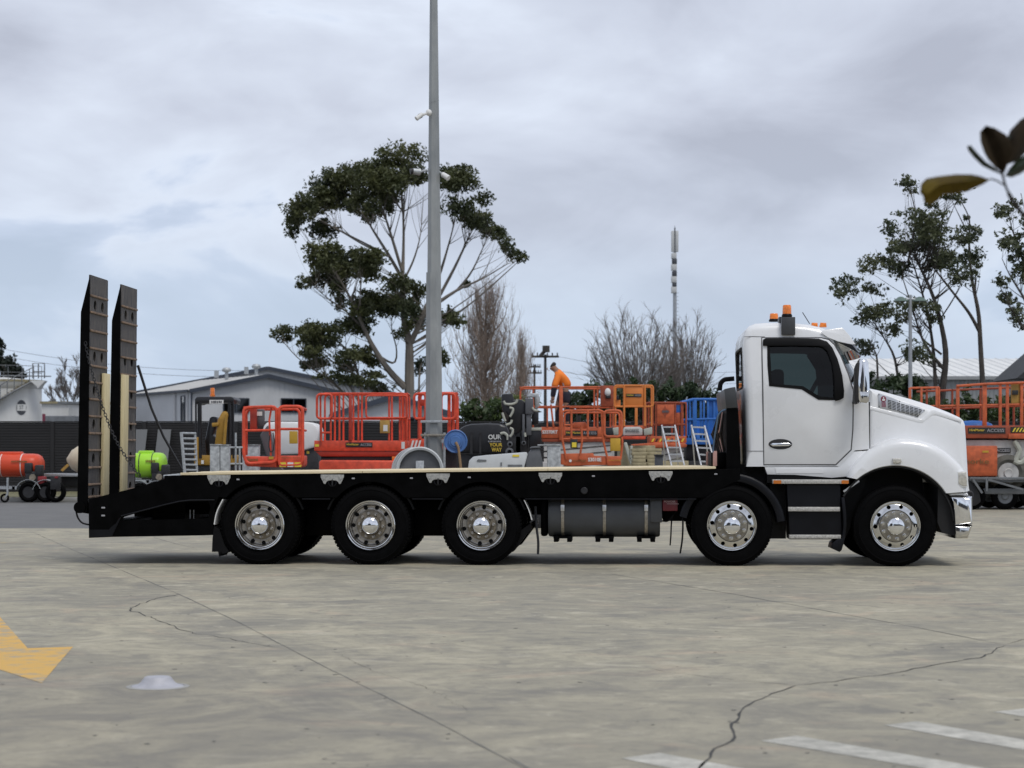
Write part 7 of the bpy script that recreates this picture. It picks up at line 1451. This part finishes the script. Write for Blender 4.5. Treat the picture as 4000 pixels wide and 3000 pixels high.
# ---- orange lift behind ladders
d = 53; t = thing('scissor_lift', 'orange lift with a dark diamond mark behind the ladders', 'scissor lift', at(2605, d), group='scissor lifts in the yard')
pb(t, 'front_panel', 2567, 2634, 1580, 1656, d, .03, 'lift_orange', .005); pp(t, 'diamond_mark', [(2598, 1584), (2603, 1596), (2616, 1607), (2603, 1618), (2598, 1632), (2592, 1618), (2584, 1607), (2592, 1596)], d - .01, .006, 'lift_orange_dull'); pmarks(t, 2600, 1607, d - .014, 9, 26, 'machine_grey', 4)
rails(t, 'lift_orange_dull', d + .03, 1.1, 2524, 2680, 1573, 1658, 1706, [2545, 2562, 2638, 2662], .026, .06); pb(t, 'side_panel', 2640, 2670, 1612, 1654, d + .05, .03, 'lift_orange', .005); pb(t, 'blue_box', 2638, 2660, 1582, 1612, d + .06, .08, 'lift_blue', .01)
pb(t, 'platform', 2540, 2682, 1704, 1730, d, 1.2, 'lift_orange', .01)
for i in range(9): pp(t, 'hazard_stripe', [(2544 + 14.5 * i, 1726), (2551 + 14.5 * i, 1726), (2558 + 14.5 * i, 1713), (2551 + 14.5 * i, 1713)], d - .01, .006, 'sticker_yellow' if i % 2 == 0 else 'hazard_black')
pp(t, 'beam', [(2466, 1736), (2560, 1728), (2676, 1730), (2684, 1738), (2680, 1748), (2474, 1752)], d - .1, .5, 'lift_orange', .02); arms(t, 2550, 2670, 1750, 1800, d, 1.0, 'chassis_white', 2); pb(t, 'chassis', 2540, 2690, 1800, 1900, d, 1.2, 'timber_stack', .03); wheelset(t, (2570, 2660), d - .1, 1.3, .38, .38)
# ---- blue lift
d = 56; t = thing('scissor_lift', 'blue slatted lift beside the truck headboard', 'scissor lift', at(2735, d), group='scissor lifts in the yard')
pt(t, 'top_rail', [(2660, 1572, d - .8), (2708, 1560, d), (2810, 1560, d)], d, .04, 'lift_blue'); pt(t, 'mid_rail', [(2665, 1640), (2810, 1636)], d, .035, 'lift_blue'); pb(t, 'corner_post', 2706, 2722, 1560, 1712, d - .03, .12, 'lift_blue', .01)
for px in (2684, 2696, 2738, 2750, 2766, 2790): pb(t, 'slat', px - 4, px + 4, 1566, 1712, d, .06, 'lift_blue', .005)
pb(t, 'side_panel', 2764, 2812, 1566, 1636, d + .05, .04, 'lift_blue', .005); pb(t, 'side_panel', 2672, 2704, 1642, 1700, d + .05, .04, 'lift_blue', .005); pb(t, 'platform', 2664, 2815, 1700, 1736, d, 1.2, 'lift_blue', .01); pb(t, 'rear_panel', 2720, 2815, 1640, 1702, d + 1.1, .04, 'lift_blue'); pb(t, 'scissor_stack', 2680, 2800, 1736, 1800, d + .3, .6, 'engine_black', .02); pb(t, 'chassis', 2670, 2810, 1800, 1900, d, 1.2, 'engine_black', .03); wheelset(t, (2690, 2790), d - .1, 1.3, .36, .36)
# ---- step ladders
def ladder(label, d, tl, tr, bl, br, n):
    t = thing('step_ladder', label, 'ladder', at((tl[0] + tr[0]) / 2, d), group='aluminium step ladders'); gl_ = lambda p, q: (q[0] + (q[0] - p[0]) * .55, q[1] + (q[1] - p[1]) * .55)
    bl2, br2 = gl_(tl, bl), gl_(tr, br)
    gz = lambda p: max(0.0, B(p[0], p[1], d).z)
    for a, b in ((tl, bl2), (tr, br2)): A, Bq = B(*a, d + .5), B(*b, d); Bq.z = max(.0, Bq.z); MB().beam(A, Bq, .03, .075, up=(0, 1, 0)).build('stile', 'alu', t)
    for i in range(n):
        f = i / (n - 1); L0 = (tl[0] + (bl[0] - tl[0]) * f, tl[1] + (bl[1] - tl[1]) * f); R0 = (tr[0] + (br[0] - tr[0]) * f, tr[1] + (br[1] - tr[1]) * f); q = d + .5 * (1 - f / 1.55); MB().beam(B(L0[0], L0[1] + 6, q - .01), B(R0[0], R0[1] + 6, q - .01), .09, .035).build('tread', 'alu', t)
    for a, b in ((tl, bl2), (tr, br2)): A, Bq = B(*a, d + .55), B(b[0] - 30, b[1], d + 1.3); Bq.z = 0; MB().beam(A, Bq, .025, .05, up=(0, 1, 0)).build('rear_leg', 'alu', t)
ladder('aluminium step ladder nearer the orange compact lift', 44, (2585, 1662), (2636, 1662), (2624, 1822), (2674, 1822), 7)
ladder('aluminium step ladder closest to the truck headboard', 43, (2701, 1662), (2752, 1664), (2740, 1822), (2796, 1826), 7)
# ---- loose bits between chassis
t = thing('timber_stack', 'stack of pale timbers under the orange lifts', 'timber', at(2560, 46))
for i in range(6):
    for j in range(2): pb(t, 'timber', 2470 + 58 * j + random.uniform(-4, 4), 2524 + 58 * j + random.uniform(-4, 4), 1752 + 14 * i, 1764 + 14 * i, 46 + .05 * j, .6, 'timber_stack', .01)
pb(t, 'bearer', 2480, 2580, 1836, 2010, 46.1, .4, 'timber_stack')
t = thing('black_crate', 'small black crate in front of the timber stack', 'crate', at(2576, 44)); pb(t, 'crate', 2562, 2590, 1780, 1960, 44, .4, 'box_dark', .01); pb(t, 'lid', 2560, 2592, 1775, 1781, 43.97, .46, 'engine_black', .005)
# ---- orange lift on a trailer at the right
d = 50; tr2 = thing('plant_trailer', 'grey plant trailer under the orange lift at the right edge', 'trailer', at(3900, d)); pb(tr2, 'deck_rail', 3788, 4200, 1864, 1873, d - .3, .08, 'steel_grey', .01); pb(tr2, 'deck', 3788, 4200, 1874, 1884, d - .2, 2.0, 'steel_grey', .01); pb(tr2, 'chassis_rail', 3826, 4200, 1908, 1930, d - .1, .1, 'steel_grey', .01); pb(tr2, 'chassis_rail', 3826, 4200, 1908, 1930, d + 1.4, .1, 'steel_grey', .01); pb(tr2, 'underframe', 3830, 4150, 1930, 1940, d + .1, 1.2, 'engine_black', .01)
for pts in ([(3854, 1868), (3854, 1918)], [(3856, 1872), (3996, 1912)], [(3800, 1872), (3836, 1926)], [(4060, 1868), (4060, 1918)]): P = [B(*p, d - .28) for p in pts]; MB().beam(P[0], P[1], .05, .06, up=(0, 1, 0)).build('brace', 'steel_grey', tr2)
q = B(3928, 1760, d - .1); wheelset(tr2, (3928, 4040), d - .1, 1.9, .33, .33, .22, 'steel_grey')
pp(tr2, 'front_guard', [(3780, 1876), (3796, 1876), (3826, 1926), (3832, 1960), (3812, 1975), (3780, 1980)], d - .2, .4, 'engine_black', .02); wheelset(tr2, (3800,), d - .15, 1.9, .33, .33, .22, 'engine_black')
t = thing('scissor_lift', 'weathered orange scissor lift standing on the trailer at the right edge', 'scissor lift', tuple(B(3900, 1873, d + .2)), group='scissor lifts in the yard'); t['_o'] = tuple(B(3900, 1873, d + .2))
pt(t, 'top_rail', [(3554, 1516), (3668, 1514)], d + .2, .03, 'lift_orange'); pt(t, 'top_rail', [(3736, 1508), (3850, 1500), (4200, 1488)], d + .1, .034, 'lift_orange'); pt(t, 'mid_rail', [(3560, 1588), (4200, 1576)], d + .15, .028, 'lift_orange')
for px, y0, w_ in ((3555, 1514, 10), (3600, 1514, 8), (3660, 1512, 9), (3669, 1512, 7), (3742, 1508, 13), (3847, 1500, 17), (3908, 1498, 11), (3936, 1494, 12), (3992, 1490, 12), (4080, 1490, 12)): pb(t, 'post', px - w_ / 2, px + w_ / 2, y0, 1690 if px < 3900 else 1706, d + .1, .06, 'lift_orange', .008)
pt(t, 'rear_rail', [(3580, 1530), (4150, 1505)], d + 1.7, .03, 'lift_orange_dull'); pt(t, 'rear_rail', [(3580, 1600), (4150, 1580)], d + 1.7, .03, 'lift_orange_dull')
for px in (3620, 3720, 3830, 3960): pt(t, 'rear_post', [(px, 1520), (px, 1690)], d + 1.7, .03, 'lift_orange_dull')
pb(t, 'control_panel', 3950, 3990, 1500, 1576, d + .16, .05, 'doc_tan', .01); pb(t, 'control_box', 3955, 3978, 1524, 1542, d + .1, .06, 'engine_black', .01)
pb(t, 'platform', 3560, 4200, 1662, 1712, d, 1.8, 'lift_orange_dull', .015); sign(t, 3782, 3928, 1670, 1694, d - .012, 3850); pb(t, 'sign', 3948, 4010, 1668, 1690, d - .014, .01, 'print_black')
for i in range(4): pp(t, 'hazard_stripe', [(3954 + 13 * i, 1687), (3960 + 13 * i, 1687), (3970 + 13 * i, 1671), (3964 + 13 * i, 1671)], d - .022, .006, 'sticker_yellow')
pb(t, 'extension_edge', 3940, 4200, 1694, 1714, d - .04, .1, 'lift_orange', .01); pb(t, 'scissor_stack', 3600, 4180, 1714, 1742, d + .3, 1.0, 'engine_black', .02); pb(t, 'chassis_body', 3700, 4180, 1718, 1812, d + .12, 1.6, 'chassis_white', .03); sg = pb(t, 'label_plate', 3890, 3948, 1750, 1770, d + .1, .02, 'print_black'); ptext(t, 'ACCESS', 3919, 1760, d + .088, 11, 'lamp_white', 52, .002)
pb(t, 'engine_box', 3700, 3897, 1741, 1861, d - .12, .6, 'lift_orange', .035); ptext(t, 'norkel', 3822, 1802, d - .135, 28, 'print_brown', 96, .002) if False else ptext(t, 'snorke', 3809, 1803, d - .135, 20, 'print_brown', 108, .002); pb(t, 'side_sticker', 3838, 3862, 1760, 1768, d - .13, .01, 'doc_ochre')
for pts in ([(3962, 1722), (3972, 1740), (3984, 1760), (3966, 1800)], [(3960, 1800), (3986, 1812), (4010, 1790)]): pt(t, 'ram', pts, d + .05, .07, 'pale_hose', .1)
c = B(3941, 1858, d); 
for dy in (0, 1.5):
    w = MB().lathe([(.24, .06), (.34, .0), (.44, .03), (.46, .08), (.46, .26), (.44, .31), (.34, .34), (.24, .28)], (c.x, c.y + dy, c.z + .06), 32, 'Y').build('wheel', M('rubber_pale', (.11, .105, .09), .85, var=.25, scale=6), t); MB().lathe([(0, .05), (.10, .02), (.12, .06), (.22, .04), (.26, .05), (.26, .28), (0, .28)], (c.x, c.y + dy, c.z + .06), 24, 'Y').build('rim', 'chassis_white', w)
    w = MB().lathe([(.24, .06), (.34, .0), (.44, .03), (.46, .08), (.46, .26), (.44, .31), (.34, .34), (.24, .28)], (c.x - 1.45, c.y + dy + .5, c.z + .06), 32, 'Y').build('wheel', 'rubber_pale', t)
o = tag(MB().sphere(B(3802, 1664, d + .8), .5, .3, .14).build('blue_tarp', 'lift_blue'), 'crumpled blue tarp lying on the right-hand lift platform', 'tarp')

# ---- worker in hi-vis shirt
def skin(name, verts, edges, mat, par, root=0, sub=2):
    me = bpy.data.meshes.new(name); off = Vector(par['_o']) if '_o' in par else Vector((0, 0, 0)); me.from_pydata([Vector(v[:3]) - off for v in verts], edges, []); o = bpy.data.objects.new(name, me); COL.objects.link(o)
    s = o.modifiers.new('s', 'SKIN'); 
    for i, v in enumerate(verts):
        q = v[3] if hasattr(v[3], '__len__') else (v[3], v[3]); me.skin_vertices[0].data[i].radius = q
    me.skin_vertices[0].data[root].use_root = True; ss = o.modifiers.new('d', 'SUBSURF'); ss.levels = sub; ss.render_levels = sub
    bpy.context.view_layer.update(); r = bpy.data.meshes.new_from_object(o.evaluated_get(bpy.context.evaluated_depsgraph_get())); bpy.data.objects.remove(o); return link(name, r, mat, par, 180)
d = 55.6; feet = B(2198, 1667, d); wk = thing('person', 'worker in orange hi-vis shirt and navy shorts bending over on the lift', 'person', tuple(feet)); wk['_o'] = tuple(feet)
def V(px, py, dd, r): p = B(px, py, d + dd); return (p.x, p.y, p.z, r)
body = [V(2208, 1532, .0, (.15, .12)), V(2204, 1495, 0, (.17, .13)), V(2190, 1462, 0, (.17, .12)), V(2173, 1446, 0, (.075, .075)), V(2160, 1436, 0, (.105, .105)), V(2155, 1429, 0, (.10, .10)),
    V(2208, 1548, -.13, .105), V(2212, 1592, -.14, .08), V(2216, 1650, -.14, .055), V(2216, 1664, -.15, .045), V(2204, 1666, -.17, .035),
    V(2190, 1548, .14, .105), V(2178, 1592, .16, .08), V(2176, 1648, .16, .055), V(2175, 1664, .16, .045), V(2164, 1666, .16, .035),
    V(2180, 1466, -.20, .07), V(2168, 1508, -.26, .055), V(2162, 1548, -.26, .042), V(2161, 1565, -.26, .036),
    V(2180, 1464, .20, .07), V(2164, 1508, .26, .055), V(2158, 1550, .22, .042), V(2156, 1566, .22, .036)]
ed = [(0, 1), (1, 2), (2, 3), (3, 4), (4, 5), (0, 6), (6, 7), (7, 8), (8, 9), (9, 10), (0, 11), (11, 12), (12, 13), (13, 14), (14, 15), (2, 16), (16, 17), (17, 18), (18, 19), (2, 20), (20, 21), (21, 22), (22, 23)]
bodyo = skin('body', body, ed, 'skin', wk); extra = MB()
for q0, sgn in ((body[19], -1), (body[23], 1)):
    for k in range(4): x = q0[0] + (k - 1.5) * .018; extra.tube([(x, q0[1], q0[2]), (x - .008, q0[1] - .01, q0[2] - .045 - .008 * (k in (1, 2))), (x - .016, q0[1] + .008, q0[2] - .075)], [.010, .009, .007], 6)
    extra.tube([(q0[0] - .03, q0[1], q0[2] + .02), (q0[0] - .055, q0[1] - .02, q0[2] - .02)], [.011, .008], 6)
skin('shirt', [V(2210, 1520, 0, (.225, .185)), V(2207, 1495, 0, (.245, .195)), V(2192, 1466, 0, (.23, .18)), V(2176, 1449, 0, (.10, .095)), V(2182, 1468, -.20, .105), V(2170, 1502, -.26, .088), V(2167, 1514, -.265, .08), V(2182, 1466, .20, .105), V(2166, 1502, .26, .088), V(2163, 1514, .262, .08)], [(0, 1), (1, 2), (2, 3), (2, 4), (4, 5), (5, 6), (2, 7), (7, 8), (8, 9)], 'hivis', wk)
for pts in ([V(2168, 1510, -.262, .076), V(2164, 1532, -.262, .066), V(2161, 1552, -.26, .054)], [V(2164, 1510, .262, .076), V(2160, 1532, .25, .066), V(2157, 1552, .22, .054)]): skin('sleeve', pts, [(0, 1), (1, 2)], 'navy', wk)
skin('shorts', [V(2210, 1519, 0, (.19, .16)), V(2207, 1538, 0, (.195, .16)), V(2210, 1554, -.13, .135), V(2214, 1582, -.14, .12), V(2194, 1554, .14, .135), V(2186, 1580, .15, .12)], [(0, 1), (1, 2), (2, 3), (1, 4), (4, 5)], 'navy', wk)
skin('leggings', [V(2212, 1575, -.14, .088), V(2215, 1620, -.14, .070), V(2216, 1656, -.14, .06), V(2212, 1576, -.14, .088)], [(0, 1), (1, 2)], 'navy', wk) if False else None
for pts in ([V(2213, 1572, -.14, .090), V(2214, 1612, -.14, .078), V(2216, 1652, -.14, .062)], [V(2186, 1572, .15, .090), V(2178, 1612, .16, .078), V(2176, 1652, .16, .062)]): skin('trouser_leg', pts, [(0, 1), (1, 2)], 'navy', wk)
for px, dd in ((2212, -.15), (2171, .16)): p = B(px, 1662, d + dd); MB().box(p.x - .14, p.x + .10, p.y - .055, p.y + .055, feet.z, feet.z + .10).build('boot', 'engine_black', wk, bevel=.035)
for px, y0, dd in ((2179, 1458, -.11),): MB().tube([B(2178, 1450, d - .13), B(2187, 1462, d - .20), B(2196, 1480, d - .215), B(2201, 1505, d - .21), B(2202, 1520, d - .20)], .022, 6).build('reflective_tape', 'reflective', wk)
skin('hair', [V(2165, 1433, 0, (.108, .11)), V(2160, 1426, 0, (.108, .11)), V(2153, 1422, 0, (.088, .092))], [(0, 1), (1, 2)], 'hair', wk)
p = B(2150, 1440, d); extra.sphere((p.x - .085, p.y, p.z - .01), .022, .016, .022, 8, 6)
for s in (-1, 1): q = B(2160, 1434, d + s * .105); extra.sphere(q, .018, .012, .03, 8, 6); q = B(2150, 1435, d + s * .035); MB().sphere((q.x - .075, q.y, q.z), .010, .012, .008, 8, 6).build('eye', 'hair', wk)
q = B(2152, 1447, d); MB().box(q.x - .082, q.x - .03, q.y - .03, q.y + .03, q.z - .006, q.z + .002).build('mouth', 'maroon', wk)

bm = bmesh.new(); bm.from_mesh(bodyo.data); tmp = extra.mesh('x', wk['_o']); bm.from_mesh(tmp); bm.to_mesh(bodyo.data); bm.free(); bpy.data.meshes.remove(tmp); bodyo.data.shade_smooth()
# ---- workshop behind the camera (it shows in the polished hub caps)
M('workshop_dark', (0.05, 0.05, 0.055), .7, var=.15)
def backshed():
    t = thing('dark_workshop', 'dark gabled workshop mirrored in the chrome hub caps, gable nearest the camera', 'building', (-10, -36, 0))
    MB().box(-18.5, -2.5, -60, -36, 0, 6).build('wall', 'workshop_dark', t, 0); MB().prism([(-19.5, 5.9), (-10.5, 10.4), (-1.5, 5.9)], -60.5, -35.6).build('roof', 'workshop_dark', t, 0)
    MB().box(-14, -7, -36.06, -35.9, 0, 4.6).build('door', 'box_dark', t, 0)
    t = thing('added_dark_block_right', 'long low dark block added out of view to darken the chrome reflections, right of the gable', 'building', (25, -64, 0)); MB().box(0, 60, -80, -64, 0, 5).build('wall', 'workshop_dark', t, 0); MB().box(-.5, 60.5, -80.5, -63.5, 5, 5.4).build('roof', 'steel_grey', t, 0)  # unseen block, added to give the wheel chrome a dark reflected band
    t = thing('added_dark_block_left', 'long low dark block added out of view to darken the chrome reflections, left of the gable', 'building', (-50, -64, 0)); MB().box(-75, -22, -80, -64, 0, 5).build('wall', 'workshop_dark', t, 0); MB().box(-75.5, -21.5, -80.5, -63.5, 5, 5.4).build('roof', 'steel_grey', t, 0)  # added unseen as well, carries the dark band in the chrome to the left
backshed()
for o in list(bpy.data.objects):
    if '_o' in o: del o['_o']
